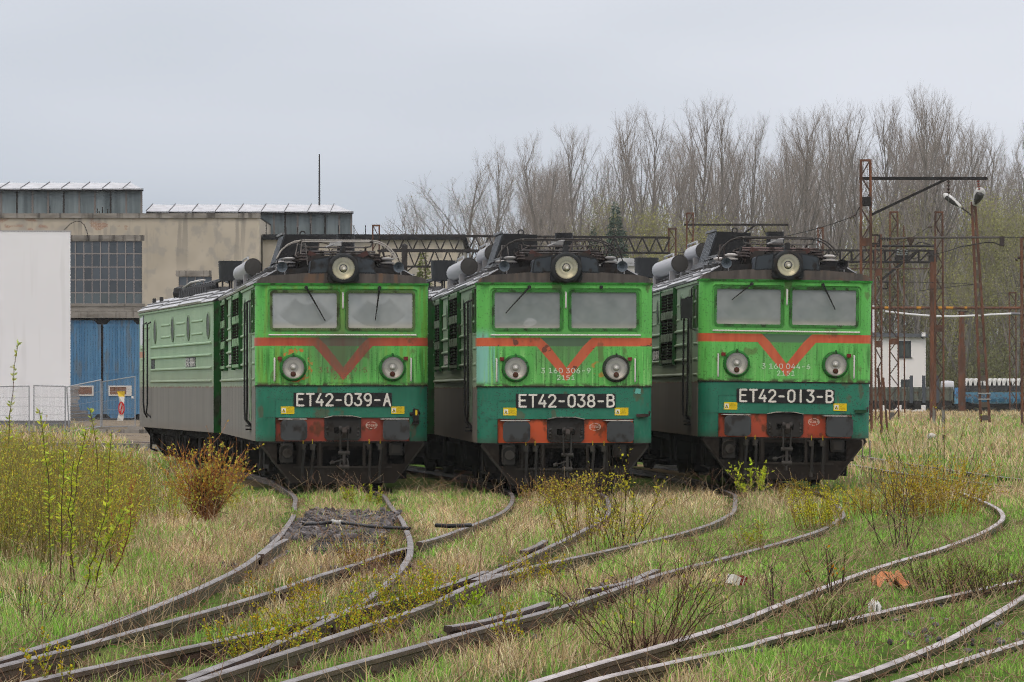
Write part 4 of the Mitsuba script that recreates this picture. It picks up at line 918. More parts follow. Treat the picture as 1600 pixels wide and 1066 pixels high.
    for yy, dz in ((1.55, 0.0), (1.90, -0.012)):
        pts = [(x, yy, zb + 0.345 + dz + z) for x, z in ((-1.04, -0.30), (-0.97, -0.17), (-0.86, -0.075), (-0.74, -0.02), (-0.62, 0.0), (0.62, 0.0), (0.74, -0.02), (0.86, -0.075), (0.97, -0.17), (1.06, -0.31))]
        b.tube(pts, 0.013, wcol, 7)
        for s in (-1, 1): b.tube([pts[0 if s < 0 else -1], pts[1 if s < 0 else -2], pts[2 if s < 0 else -3], pts[3 if s < 0 else -4]], 0.0105, (0.30, 0.28, 0.24), 7)
    for s in (-1, 1): b.tube([(s * 0.62, 1.5, zb + 0.34), (s * 0.62, 1.95, zb + 0.33)], 0.02, (0.12, 0.11, 0.1), 6); b.tube([(s * 0.64, 1.6, zb + 0.34), (s * 0.60, 1.6, zb + 0.24), (s * 0.5, 1.5, zb + 0.22)], 0.014, (0.07, 0.065, 0.06), 6)
    b.tube([(-0.5, 1.5, zb + 0.22), (0.5, 1.5, zb + 0.22)], 0.014, (0.10, 0.09, 0.085), 6)
    b.tube([(-0.2, 1.5, zb + 0.22), (0.02, 1.6, zb + 0.31), (0.1, 1.7, zb + 0.33)], 0.02, (0.30, 0.30, 0.30), 6); b.box(-0.12, 0.08, 1.55, 1.75, zb + 0.25, zb + 0.31, (0.22, 0.22, 0.22) if k else (0.36, 0.36, 0.35))
    b.put(sub(pb, 'collector_bow'), 'm_satin', M)
    for yy in (1.25, 3.6):
        for s in (-1, 1):
            b = MB(); b.lathe([(0.06, 0), (0.125, 0.02), (0.125, 0.04), (0.06, 0.055), (0.06, 0.07), (0.115, 0.09), (0.115, 0.11), (0.05, 0.13), (0.0, 0.13)], (s * 0.86, yy - 0.05, 3.93), (0, 0, 1), (0.40, 0.38, 0.36) if k == 2 else (0.22, 0.215, 0.21), 16); b.put(sub(pb, 'insulator'), 'm_satin', M)
    # resistor hood, chimney, tanks, conduits
    b = MB(); Yb = 6.7
    fr = [(-0.80, 4.06), (0.0, 4.06), (0.0, 4.62), (-0.62, 4.64)]
    b.poly(fr, Yb, Yb + 2.0, (0.016, 0.016, 0.017)); b.poly([(-1.02, 3.82), (0.75, 3.82), (0.75, 4.06), (-0.90, 4.06)], Yb - 1.6, Yb + 2.3, (0.022, 0.022, 0.023))
    b.lathe([(0.035, -0.012), (0.06, -0.012), (0.06, 0.012), (0.035, 0.012), (0.035, -0.012)], (-0.30, Yb + 0.05, 4.66), (0, 1, 0), (0.03, 0.03, 0.03), 16)
    rs = P(b, 'resistor_hood', 'm_satin')
    b = MB()
    for q_ in range(6):
        y_ = Yb + 0.1 + q_ * 0.32
        b.beam((-0.815, y_, 4.08), (-0.635, y_, 4.64), 0.24, 0.03, (0.032, 0.037, 0.042), up=(-0.95, 0, 0.3)); 
    b.beam((-0.66, Yb, 4.66), (-0.66, Yb + 2, 4.68), 0.05, 0.04, (0.14, 0.145, 0.15))
    Q(b, rs, 'grille', 'm_satin')
    b = MB(); b.lathe([(0.17, 0), (0.17, 0.82), (0.15, 0.82), (0.15, 0.6)], (0.60, 8.1, 3.88), (0, 0, 1), (0.016, 0.016, 0.017), 22); P(b, 'roof_vent', 'm_satin')
    for (tx, ty0, ty1, tz, tr) in ((-1.08, 9.8, 14.9, 4.12, 0.17), (-0.66, 9.3, 12.0, 4.36, 0.16))[:1 if k == 0 else 2]:
        b = MB(); b.lathe([(tr, 0), (tr, ty1 - ty0), (0, ty1 - ty0)], (tx, ty0, tz), (0, 1, 0), (0.34, 0.35, 0.37), 28); tk = P(b, 'roof_tank', 'm_satin')
        b = MB(); b.lathe([(0.0, -0.01), (tr * 0.5, -0.006), (tr * 0.96, 0.0)], (tx, ty0 - 0.004, tz), (0, 1, 0), (0.055, 0.053, 0.05), 28); b.tube([(tx - 0.05, ty0 + 1.0, tz + tr), (tx - 0.05, ty0 + 1.0, tz + tr + 0.05), (tx - 0.05, ty0 + 3.2, tz + tr + 0.05), (tx - 0.05, ty0 + 3.2, tz + tr)], 0.02, (0.35, 0.36, 0.37), 6)
        Q(b, tk, 'end_cap', 'm_satin')
        for s in (-1, 1): b = MB(); b.box(tx - 0.17, tx + 0.17, (ty0 + 0.3 if s < 0 else ty1 - 0.5), (ty0 + 0.5 if s < 0 else ty1 - 0.3), 3.8, tz - tr * 0.8, (0.25, 0.25, 0.26)); Q(b, tk, 'saddle', 'm_satin')
    b = MB()
    for q_ in range(46):
        s = -1 if q_ % 3 else 1; y_ = rg.uniform(0.9, LEN - 0.5); x_ = s * rg.uniform(0.75, 1.18); z_ = 3.86 - max(0, abs(x_) - 0.9) * 0.25
        t = rg.integers(4); cc = rg.choice([0.03, 0.05, 0.09, 0.2]); cc = (cc, cc, cc * 1.04)
        if t == 0: b.box(x_ - 0.07, x_ + 0.07, y_, y_ + 0.3, z_ - 0.05, z_ + 0.07 * (1 + rg.random()), cc)
        elif t == 1: b.tube([(x_, y_, z_ - 0.05), (x_, y_, z_ + 0.12)], 0.02, cc, 6)
        elif t == 2: b.tube([(x_, y_, z_ + 0.03), (x_ + 0.1 * s, y_ + 0.8, z_ + 0.05), (x_ - 0.05 * s, y_ + 1.8, z_ + 0.03)], 0.02, cc, 6)
        else: b.lathe([(0.05, 0), (0.07, 0.03), (0.05, 0.06), (0.07, 0.09), (0.0, 0.11)], (x_, y_, z_), (0, 0, 1), cc, 10)
    for x_ in (-1.14, -1.06, -0.97, 1.1): b.tube([(x_, 0.9, 3.88), (x_, 7, 3.895), (x_, LEN - 0.3, 3.88)], 0.014, (0.07, 0.07, 0.075), 5)
    for y_ in np.arange(1.2, LEN - 0.4, 0.9): b.box(-1.2, -0.93, y_, y_ + 0.05, 3.82, 3.88, (0.05, 0.05, 0.05))
    for y_ in np.arange(4.6, 6.6, 0.42): b.lathe([(0.07, 0), (0.085, 0.05), (0.06, 0.08), (0.085, 0.12), (0.03, 0.16)], (-0.78, y_, 3.98), (-0.8, -0.4, 0.5), (0.075, 0.08, 0.085), 12)
    b.tube([(-0.78, 4.4, 4.12), (-0.78, 6.7, 4.14)], 0.03, (0.03, 0.03, 0.03), 6)
    P(b, 'roof_conduits', 'm_satin'); labels[f'{L}__roof_conduits'] = {'kind': 'stuff'}
    # running gear
    def gear(Mx, pos, frontq):
        for yb in pos:
            bg = sub(L, 'bogie'); b = MB()
            for s in (-1, 1):
                b.box(s * 1.02 - 0.09, s * 1.02 + 0.09, yb - 2.2, yb + 2.2, 0.50, 0.72, (0.022, 0.02, 0.019))
                for q_ in (-1.5, 1.5): b.box(s * 1.06 - 0.12, s * 1.06 + 0.12, yb + q_ - 0.22, yb + q_ + 0.22, 0.32, 0.75, (0.028, 0.025, 0.023))
                for q_ in (-0.6, -0.2, 0.2, 0.6): b.lathe([(0.09, 0), (0.09, 0.24), (0, 0.24)], (s * 1.10, yb + q_, 0.42), (0, 0, 1), (0.03, 0.027, 0.025), 10)
                b.box(s * 1.1 - 0.05, s * 1.1 + 0.05, yb - 0.9, yb + 0.9, 0.34, 0.42, (0.03, 0.027, 0.025))
            b.put(bg, 'm_grimy', Mx)
            for q_ in (-1.5, 1.5):
                for s in (-1, 1):
                    w = MB(); w.lathe([(0.0, -0.07), (0.55, -0.07), (0.55, -0.045), (0.62, -0.045), (0.62, 0.065), (0.645, 0.075), (0.645, 0.10), (0.5, 0.10), (0.0, 0.06)][::1], (s * 0.77, yb + q_, 0.63), (-s, 0, 0), (0.05, 0.042, 0.036), 28); w.put(sub(bg, 'wheel'), 'm_grimy', Mx)
        b = MB(); b.box(-1.2, 1.2, 0.5 if frontq else 0.3, LEN - 0.3, 0.70, 0.858, (0.012, 0.011, 0.011)); b.box(-0.62, 0.62, 0.6, LEN - 0.4, 0.10, 0.70, (0.008, 0.008, 0.008)); b.box(-1.15, 1.15, 0.62, 0.64, 0.2, 0.85, (0.008, 0.008, 0.008)); b.box(-1.0, 1.0, 6.8, 8.2, 0.12, 0.7, (0.008, 0.008, 0.008))
        for y_ in (0.9, 6.9, 8.0, 13.7):
            b.box(-1.3, 1.3, y_, y_ + 0.6, 0.45, 0.72, (0.02, 0.019, 0.018)); b.tube([(-1.35, y_, 0.8), (-1.35, y_, 0.35), (-1.2, y_, 0.3)], 0.03, (0.03, 0.028, 0.026), 6)
        P(b, 'underframe', 'm_grimy', Mx)
    gear(M, (3.6, 11.2), True)
    # bellows between the units, rear unit
    b = MB(); b.box(-1.42, 1.42, LEN, LEN + 0.02, 0.9, 3.5, (0.025, 0.11, 0.03)); b.box(-0.9, 0.9, LEN + 0.02, LEN + 0.52, 0.9, 3.4, (0.015, 0.015, 0.015)); P(b, 'gangway', 'm_matt')
    b = MB(); b.box(-W - 0.01, W + 0.01, -0.02, -0.002, 0.86, 3.57, (0.012, 0.075, 0.018)); P(b, 'rear_end_wall', 'm_grimy', M2, 'dark green end wall of the rear unit')
    rb = P(corrugated_side(False, LEN, 0.0), 'rear_unit', 'm_side', M2, uv=us(ks[1]), smooth=False)
    roof('rear_roof', 0.0, LEN, M2)
    for yy in (0.95, 4.6, 7.7, 11.4):
        b = MB(); b.lathe([(0.0, 0.012), (0.24, 0.012)], (-W, yy, 3.08), (-1, 0, 0), (0.05, 0.06, 0.05), 24); pt = sub(rb, 'porthole'); b.lathe([(0.24, 0.0), (0.24, 0.022), (0.275, 0.022), (0.285, 0.0)], (-W, yy, 3.08), (-1, 0, 0), (0.12, 0.18, 0.11), 24); b.put(pt, 'm_satin', M2)
    b = MB(); b.box(-W - 0.01, -W, 14.1, 14.75, 2.80, 3.45, (0.35, 0.36, 0.36)); b.box(-W - 0.02, -W, 13.95, 14.1, 2.76, 3.5, (0.02, 0.03, 0.02)); Q(b, rb, 'cab_side_window', 'm_pane', M2)
    for yy in (12.4, 13.3):
        xx = -(W + 0.085); b = MB(); b.tube([(-W, yy, 3.32), (xx, yy, 3.27), (xx, yy, 1.42), (xx, yy + (0.25 if yy < 13 else -0.25), 1.2), (-W, yy, 1.1)], 0.02, (0.016, 0.016, 0.017), 7); Q(b, rb, 'door_handrail', 'm_satin', M2)
    for (yy, w_, tx) in ((4.2, 0.9, number), (11.9, 0.35, '042')):
        b = MB(); b.box(-W - 0.012, -W, yy - w_, yy + w_, 2.22, 2.44, (0.022, 0.026, 0.025)); pl = sub(rb, 'side_number_plate'); b.put(pl, 'm_satin', M2)
    b = MB(); g = sa.translate(strokes(number, 0.15, 1.6, 0.016), -0.8, 2.255)
    for gg in getattr(g, 'geoms', [g]):
        mm = trimesh.creation.extrude_polygon(gg, 0.008, engine='earcut'); v = np.array(mm.vertices)
        b.flat(np.stack([-(W + 0.012 + v[:, 2]), 4.2 - v[:, 0], v[:, 1]], 1), mm.faces, (0.62, 0.62, 0.60))
    Q(b, rb, 'lettering', 'm_matt', M2)
    b = MB()
    b.lathe([(0.0, 0.0), (0.24, 0.0), (0.26, 0.42), (0.24, 0.42)], (-0.95, 1.6, 4.02), (0, 0, 1), (0.03, 0.033, 0.036), 22)
    for an in range(4): b.tube([(-0.95 + 0.17 * math.cos(an * 1.57), 1.6 + 0.17 * math.sin(an * 1.57), 3.8), (-0.95 + 0.17 * math.cos(an * 1.57), 1.6 + 0.17 * math.sin(an * 1.57), 4.03)], 0.02, DARK, 6)
    P(b, 'roof_vent', 'm_satin', M2)
    b = MB()
    b.tube([(-0.95, 3.9, 3.9), (-1.0, 3.6, 4.05), (-0.95, 3.0, 4.08), (-0.95, 1.9, 4.0)], 0.03, (0.06, 0.062, 0.066), 6)
    for yy in np.arange(4.0, 9.0, 0.45): b.lathe([(0.05, 0), (0.07, 0.05), (0.05, 0.08), (0.07, 0.12), (0.02, 0.16)], (-1.0, yy, 3.94), (-0.3, -0.5, 0.6), (0.05, 0.052, 0.055), 10); b.box(-1.2, -0.7, yy, yy + 0.12, 3.84, 3.96, (0.045, 0.046, 0.05))
    b.tube([(-1.0, 9.3, 3.9), (-1.1, 9.1, 4.05), (-1.0, 8.5, 4.15), (-0.9, 7.6, 4.17)], 0.026, (0.45, 0.44, 0.42), 7); b.tube([(-0.9, 9.3, 3.9), (-1.0, 9.0, 4.1), (-0.9, 8.4, 4.18), (-0.8, 7.6, 4.19)], 0.026, (0.45, 0.44, 0.42), 7)
    b.tube([(-0.95, 3.6, 4.1), (-0.95, 9.0, 4.05)], 0.02, (0.05, 0.05, 0.05), 6)
    for yy in np.arange(0.6, 9.5, 0.35): b.box(-1.17, -1.10, yy, yy + 0.08, 3.8, 3.885, (0.07, 0.07, 0.072))
    b.lathe([(0, -0.16), (0.10, -0.12), (0.13, 0), (0.10, 0.12), (0, 0.16)], (-1.05, 10.6, 3.95), (0, 0, 1), (0.02, 0.02, 0.02), 14)
    for yy in (12.2, 13.8): b.box(-1.3, -1.22, yy, yy + 0.1, 3.72, 3.9, (0.03, 0.03, 0.03))
    P(b, 'roof_conduits', 'm_satin', M2); labels[f'{L}__roof_conduits_001'] = {'kind': 'stuff'}
    gear(M2, (3.8, 11.4), False)
    # far end below the floor of the rear unit
    b = MB(); b.poly([(-1.4, 0.86), (1.4, 0.86), (0.9, 0.15), (-0.9, 0.15)], LEN - 0.1, LEN - 0.05, (0.03, 0.028, 0.026)); P(b, 'rear_plough', 'm_matt', M2)
    return L
make_loco(0, 'ET42-039-A', '3 160 039-5', 'green locomotive with dull grimy red chevron, plate ET42-039-A, leftmost of three')
make_loco(1, 'ET42-038-B', '3 160 306-9', 'green locomotive with bright chevron and worn turquoise corner, plate ET42-038-B, in the middle')
make_loco(2, 'ET42-013-B', '3 160 044-6', 'cleaner bright green locomotive tilted slightly, plate ET42-013-B, rightmost of three')
# ================================================================ the buildings on the left
def xat(p, Y): return (p - 800) / FOC * Y
def zat(p, Y): return HC - (p - YH) / FOC * Y
def wall_mesh(poly, y0, y1, col=(0.4, 0.35, 0.27)):
    b = MB(); b.poly(poly, y0, y1, col); return b
YS = 250.0
shed = thing('engine_shed', 'weathered beige plaster engine shed with big gridded window and blue gates', 'building')
xr = xat(405, YS)
win = (xat(104.5, YS), xat(222, YS), zat(475, YS), zat(376.5, YS))
win2 = (xat(279, YS), xat(331, YS), zat(500, YS), zat(432, YS))
door = (xat(70, YS), xat(225, YS), -0.3, zat(497, YS))
P = sg.box(-40, -0.5, xr, zat(341, YS))
for w in (win, win2, door): P = P.difference(sg.box(w[0], w[2], w[1], w[3]))
b = wall_mesh(P, YS, YS + 0.45); b.box(-40, xr, YS + 0.452, YS + 60, -0.5, 0.02, (0.1, 0.1, 0.1)); b.box(xr - 0.45, xr, YS + 0.452, YS + 60, -0.5, zat(341, YS), (0.4, 0.35, 0.27))
b.put(sub(shed, 'wall'), 'm_plaster', smooth=False)
b = MB(); b.box(-40, xr + 0.06, YS - 0.14, YS + 0.5, zat(341, YS), zat(333.5, YS), (0.13, 0.12, 0.11)); b.put(sub(shed, 'cornice', 'dark weathered concrete cornice'), 'm_concrete')
b = MB(); b.box(-40, xr, YS + 0.5, YS + 60, zat(340, YS), zat(338, YS), (0.06, 0.06, 0.06)); b.put(sub(shed, 'roof'), 'm_matt')
for a, (z0, z1, d) in enumerate(((zat(497, YS), zat(487, YS), 0.10), (zat(486.5, YS), zat(479.5, YS), 0.06))):
    MB().box(xat(64, YS), xat(229, YS), YS - d, YS + 0.3, z0, z1, (0.2, 0.2, 0.18)).put(sub(shed, 'lintel'), 'm_concrete')
MB().box(win[0] - 0.1, win[1] + 0.15, YS - 0.12, YS + 0.2, win[2] - 0.14, win[2], (0.1, 0.1, 0.1)).put(sub(shed, 'sill'), 'm_concrete')
MB().box(win[0], win[1] + 0.15, YS - 0.004, YS + 0.1, win[3], win[3] + 0.32, (0.27, 0.26, 0.24)).put(sub(shed, 'window_lintel'), 'm_concrete')
MB().box(win2[0] - 0.15, win2[1], YS - 0.004, YS + 0.1, win2[3], win2[3] + 0.32, (0.27, 0.26, 0.24)).put(sub(shed, 'window_lintel'), 'm_concrete')
rng = np.random.default_rng(21)
def gridded(holder, w, nx, zs, col, bar=0.055):
    wn = sub(holder, 'window')
    xs = np.linspace(w[0], w[1], nx + 1)
    b = MB()
    for q_, x in enumerate(xs): b.box(x - bar / 2, x + bar / 2, YS + 0.10, YS + 0.16, w[2], w[3], col if q_ % 3 else (col[0] * 0.8, col[1] * 0.8, col[2] * 0.8))
    for z in zs: b.box(w[0], w[1], YS + 0.095, YS + 0.15, z - bar / 2, z + bar / 2, col)
    b.put(wn, 'm_matt')
    for r_, (za, zb) in enumerate(zip(zs[1:], zs[:-1])):
        for q_ in range(nx):
            g = 0.75 + 0.5 * rng.random(); low = r_ == len(zs) - 2
            c = np.array((0.052, 0.066, 0.082)) * g + (np.array((0.02, 0.03, 0.025)) if low else 0)
            t = 0.012 * rng.normal(); x0, x1 = xs[q_] + bar / 2, xs[q_ + 1] - bar / 2
            MB().flat([[x0, YS + 0.135 + t, za], [x1, YS + 0.135 - t, za], [x1, YS + 0.135 - t, zb], [x0, YS + 0.135 + t, zb]], [[0, 1, 2, 3]], c).put(sub(wn, 'pane'), 'm_pane')
    return wn
gridded(shed, win, 9, [zat(y, YS) for y in (376.5, 396.5, 417.5, 437.5, 457.5, 475)], (0.26, 0.235, 0.225))
gridded(shed, win2, 4, [zat(y, YS) for y in (432, 447, 462, 481, 500)], (0.20, 0.18, 0.17))
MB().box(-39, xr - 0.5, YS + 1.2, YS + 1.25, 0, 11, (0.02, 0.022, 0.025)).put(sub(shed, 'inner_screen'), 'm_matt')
# gates
zd = door[3]
MB().box(door[0], door[1], YS + 0.30, YS + 0.34, 0, zd, (0.022, 0.022, 0.024)).put(sub(shed, 'gate_frame'), 'm_matt')
def gate(pl, pr, clipl, clipr):
    x0, x1 = xat(pl, YS), xat(pr, YS); z0, z1 = 0.05, zat(500.5, YS); c = 0.42
    pts = [(x0, z0 + c), (x0 + c, z0), (x1 - c, z0), (x1, z0 + c)] + [(x1, z1 - c), (x1 - c, z1)] * 1 + ([(x0 + c, z1), (x0, z1 - c)] if clipl else [(x0, z1)])
    leaf = sg.Polygon(pts)
    g = sub(shed, 'gate')
    b = MB()
    for q_, x in enumerate(np.arange(math.floor(x0 / 0.155) * 0.155, x1, 0.155)):
        pc = leaf.intersection(sg.box(x + 0.006, z0, x + 0.149, z1))
        if not pc.is_empty: b.poly(pc, YS + 0.22 - 0.008 * (q_ % 3), YS + 0.28, (0.06, 0.16, 0.3))
    b.put(g, 'm_bluewood', smooth=False)
    for z in (zat(582, YS), 0.35, z1 - 0.3):
        MB().box(x0, x1, YS + 0.17, YS + 0.20, z - 0.07, z + 0.07, (0.06, 0.20, 0.30)).put(sub(g, 'rail'), 'm_bluewood')
    for s in (0, 1):
        xa = x0 if s == 0 else x1
        MB().beam((xa, YS + 0.18, zat(572, YS)), (xa + (0.55 if s == 0 else -0.55), YS + 0.18, zat(582, YS)), 0.03, 0.10, (0.06, 0.2, 0.3), up=(0, 0, 1)).put(sub(g, 'brace'), 'm_bluewood')
    return g
gate(80, 157.3, False, True); gate(160.7, 219, True, True)
for a, (x0, x1, miss) in enumerate(((113.5, 145.8, 0), (169, 205.5, 1))):
    nb = thing('notice_board', ('white framed brown notice board on the left blue gate', 'chipped white framed brown notice board on the right blue gate')[a], 'notice board')
    X0, X1, Z0, Z1 = xat(x0, YS), xat(x1, YS), zat(618.8, YS), zat(602.7, YS)
    MB().box(X0, X1, YS + 0.13, YS + 0.16, Z0, Z1, (0.58, 0.56, 0.52)).put(sub(nb, 'frame'), 'm_matt')
    b = MB(); b.box(X0 + 0.09, X1 - (0.09 if not miss else 0.30), YS + 0.115, YS + 0.128, Z0 + 0.08, Z1 - 0.08, (0.17, 0.075, 0.04)); b.put(sub(nb, 'panel'), 'm_worn')
bd = thing('timber_stack', 'stack of weathered grey boards leaning at the blue gates', 'timber')
for q_ in range(7):
    z = 0.55 + q_ * 0.185
    MB().box(xat(100, 240), xat(125 - 1.2 * (q_ % 3), 240), 239.4 + 0.05 * (q_ % 2), 239.9, z, z + 0.165, jit(rng, (0.20, 0.19, 0.185), 0.35)).put(sub(bd, 'board'), 'm_matt')
for q_ in range(3): MB().box(xat(100, 236), xat(146 - 5 * q_, 236), 235.5, 236.4, 0.0 + q_ * 0.19, q_ * 0.19 + 0.17, jit(rng, (0.12, 0.11, 0.10), 0.3)).put(sub(bd, 'board'), 'm_matt')
# roof lanterns
def lantern(lbl, Y, xl, xr_, ytop, ybot, yridge, mull, npan, gable=True):
    t = thing('roof_lantern', lbl, 'roof lantern')
    X0, X1 = xat(xl, Y), xat(xr_, Y); z1, z0, zr = zat(ytop, Y), zat(ybot, Y) - 0.4, zat(yridge, Y + 4.5)
    MB().poly(sg.Polygon([(X0, Y + 0.10), (X1, Y + 0.10), (X1 - 0.75, Y + 8), (X0, Y + 8)]), z0, z1, (0.10, 0.10, 0.10), 'xy').put(sub(t, 'core'), 'm_matt')
    xs = [xat(m, Y) for m in mull]
    for a, c in zip(xs[:-1], xs[1:]):
        MB().box(a + 0.04, c - 0.04, Y + 0.03, Y + 0.098, z0, z1 - 0.05, (0.15, 0.18, 0.18)).put(sub(t, 'pane'), 'm_lantglass')
    for q_, x in enumerate(xs): MB().box(x - 0.05, x + 0.05, Y - 0.02, Y + 0.096, z0, z1 - 0.03, (0.20, 0.18, 0.165) if q_ % 3 else (0.05, 0.048, 0.046)).put(sub(t, 'mullion'), 'm_matt')
    b = MB(); b.box(X0 - 0.25, X1 + 0.14, Y - 0.42, Y - 0.30, z1 - 0.10, z1 + 0.05, (0.03, 0.03, 0.032)); b.put(sub(t, 'fascia'), 'm_matt')
    ws = np.linspace(X0 - 0.25, X1 + 0.16, npan + 1)
    for q_, (a, c) in enumerate(zip(ws[:-1], ws[1:])):
        e = (zr - z1) * (0.75 if q_ == npan - 1 else 1)
        v = [[a, Y - 0.5, z1 + 0.05], [c - 0.02, Y - 0.5, z1 + 0.02], [c - 0.02 - (0.62 if q_ == npan - 1 else 0), Y + 4.5, zr - 0.04 - (0.25 if q_ == npan - 1 else 0)], [a, Y + 4.5, zr + 0.01], ]
        bb = MB(); v = np.array(v); lo = v - [0, 0, 0.05]
        bb.flat(np.vstack([v, lo]), [[0, 1, 2, 3], [4, 7, 6, 5], [0, 4, 5, 1], [1, 5, 6, 2], [2, 6, 7, 3], [3, 7, 4, 0]], jit(rng, (0.42, 0.43, 0.45), 0.2)); bb.put(sub(t, 'roof_panel'), 'm_roofsheet')
        MB().beam((a, Y - 0.5, z1 + 0.075), (a, Y + 4.5, zr + 0.04), 0.025, 0.05, (0.16, 0.16, 0.165)).put(sub(t, 'seam'), 'm_matt')
    v = np.array([[X0 - 0.25, Y + 4.5, zr], [X1 - 0.48, Y + 4.5, zr - 0.3], [X1 - 0.95, Y + 9.5, z1], [X0 - 0.25, Y + 9.5, z1]])
    bb = MB(); bb.flat(v, [[0, 1, 2, 3]], (0.3, 0.3, 0.3)); bb.put(sub(t, 'back_slope'), 'm_roofsheet')
    b = MB(); b.flat([[X1, Y + 0.1, z1], [X1 - 0.85, Y + 9, z1], [X1 - 0.5, Y + 4.5, zr - 0.32]], [[0, 1, 2]], (0.3, 0.3, 0.3)); b.flat([[X0, Y, z1], [X0, Y + 4.5, zr - 0.02], [X0, Y + 9, z1]], [[0, 1, 2]], (0.4, 0.4, 0.4)); b.put(sub(t, 'gable'), 'm_matt')
lantern('glazed roof lantern with corrugated cover on the shed, left and nearer one', 258.0, -120, 221, 296.5, 333, 285.5, [-120 + 24.4 * q_ for q_ in range(14)] + [221], 11)
lantern('glazed roof lantern behind the shed above the leftmost locomotive, farther one', 262.0, 236, 549, 332, 368, 319.5, [236, 262, 287, 312, 336, 360, 384, 405, 428, 445.5, 465, 485.5, 508, 530, 549], 9)
EXY = 252.0
ext = thing('workshop_wing', 'low pale workshop wing with dark roof edge behind the leftmost locomotive', 'building')
X0, X1 = xr + 0.08, xat(722, EXY)
MB().box(X0, X1, EXY, EXY + 25, -0.5, zat(375, EXY), (0.44, 0.40, 0.34)).put(sub(ext, 'wall'), 'm_plaster', smooth=False)
MB().box(X0, X1 + 0.2, EXY - 0.3, EXY + 25, zat(375, EXY), zat(366.5, EXY), (0.022, 0.023, 0.026)).put(sub(ext, 'roof_edge'), 'm_matt')
for a in (416, 447, 465, 485, 507, 529, 553, 571): MB().tube([(xat(a, EXY + 2), EXY + 2, zat(368, EXY)), (xat(a, EXY + 2), EXY + 2, zat(353 - 3 * (a % 3), EXY))], 0.025, (0.03, 0.03, 0.03), 5).put(sub(ext, 'lightning_rod'), 'm_matt')
an = thing('antenna', 'tall thin antenna mast standing on the farther lantern roof', 'antenna')
MB().tube([(xat(499, 266), 266, zat(335, 266)), (xat(499, 266), 266, zat(285, 266)), (xat(499, 266), 266, zat(241, 266))], [0.065, 0.055, 0.04], (0.06, 0.06, 0.062), 6).put(sub(an, 'mast'), 'm_matt')
# pylon bits on the cornice: rods and a broken cable
for a, yb, yt in ((78, 331, 322), (152, 337, 326), (155, 337, 330), (160, 335, 324), (168, 338, 327)):
    MB().tube([(xat(a, YS), YS, zat(yb + 2, YS)), (xat(a, YS), YS, zat(yt, YS))], 0.03, (0.02, 0.02, 0.02), 5).put(sub(shed, 'roof_stub'), 'm_matt')
cb = thing('cable', 'loose dark cable hanging over the shed wall above the gridded window', 'cable')
MB().tube([at(x, y, YS - 0.2) for x, y in ((95, 365), (103, 357), (110, 350), (118, 346), (126, 346), (132, 352), (136, 362), (138, 376))], 0.022, (0.03, 0.028, 0.027), 5).put(sub(cb, 'strand'), 'm_matt')
# white new building at the left edge
wb = thing('white_building', 'plain white rendered building with grey plinth at the left edge', 'building')
a = math.atan2(690, 7000) + 0.004; Mw = rotz(a, (xat(110, 193), 193, 0)); hz = zat(362, 193)
MB().box(-15, 0, 0, 14, 0.32, hz, (0.6, 0.6, 0.6)).put(sub(wb, 'wall'), 'm_white', Mw, smooth=False)
MB().box(-15, 0.0, 0.03, 14, -0.4, 0.32, (0.14, 0.14, 0.145)).put(sub(wb, 'plinth'), 'm_matt', Mw)
MB().box(-15.04, 0.04, -0.04, 14, hz, hz + 0.05, (0.40, 0.40, 0.41)).put(sub(wb, 'coping'), 'm_matt', Mw)
MB().box(-0.62, -0.46, -0.012, -0.002, 0.50, 0.75, (0.78, 0.80, 0.82)).put(sub(wb, 'paper_notice'), 'm_matt', Mw)
# building fence
def fence_panel(lbl, pa, pb, Ya, Yb, za, zb, n=26, lean=0.0):
    t = thing('fence_panel', lbl, 'fence', 'mesh fence panels in front of the shed')
    A, B = np.array([xat(pa, Ya), Ya, 0]), np.array([xat(pb, Yb), Yb, 0]); c = (0.27, 0.285, 0.30)
    top = lambda u: np.array([0, 0, za + (zb - za) * u]); pos = lambda u, h: A + (B - A) * u + top(u) * h + np.array([lean * h * (1 - u), 0, 0])
    b = MB(); b.tube([pos(0, 0), pos(0, 1)], 0.026, c, 6); b.put(sub(t, 'post'), 'm_satin')
    b = MB(); b.tube([pos(1, 0), pos(1, 1)], 0.026, c, 6); b.put(sub(t, 'post'), 'm_satin')
    b = MB(); b.tube([pos(0, 0.99), pos(1, 0.99)], 0.024, c, 6); b.put(sub(t, 'top_tube'), 'm_satin')
    b = MB(); b.tube([pos(0, 0.06), pos(1, 0.06)], 0.024, c, 6); b.put(sub(t, 'bottom_tube'), 'm_satin')
    b = MB()
    for u in np.linspace(0, 1, n + 2)[1:-1]: b.tube([pos(u, 0.06), pos(u, 0.99)], 0.0028, c, 3, caps=False)
    for h in (0.22, 0.4, 0.58, 0.76): b.tube([pos(0, h), pos(1, h)], 0.006, c, 3, caps=False)
    b.put(sub(t, 'wire_mesh', kind='stuff'), 'm_matt')
    for u in (0, 1): b = MB(); o = pos(u, 0); b.box(-0.3, 0.3, -0.12, 0.12, 0, 0.13, (0.22, 0.21, 0.20), o=o); b.put(sub(t, 'foot'), 'm_concrete')
    return t
h = zat(604, 165)
fence_panel('mesh fence panel at the left edge before the white building', -30, 45.5, 165, 165, h, h + 0.03, 40)
fence_panel('mesh fence panel before the corner of the white building', 53, 102, 165, 166, h + 0.05, h + 0.02)
fence_panel('mesh fence panel before the left blue gate', 108.5, 157.5, 166, 186, h, 2.08, 34, -0.10)
fence_panel('mesh fence panel with a hanging banner before the right blue gate', 159.5, 211, 186, 186, 2.0, 2.22, 24)
bn = thing('banner', 'tattered white and yellow banner with a red ring hanging on the fence', 'banner')
Yb = 185.6; b = MB()
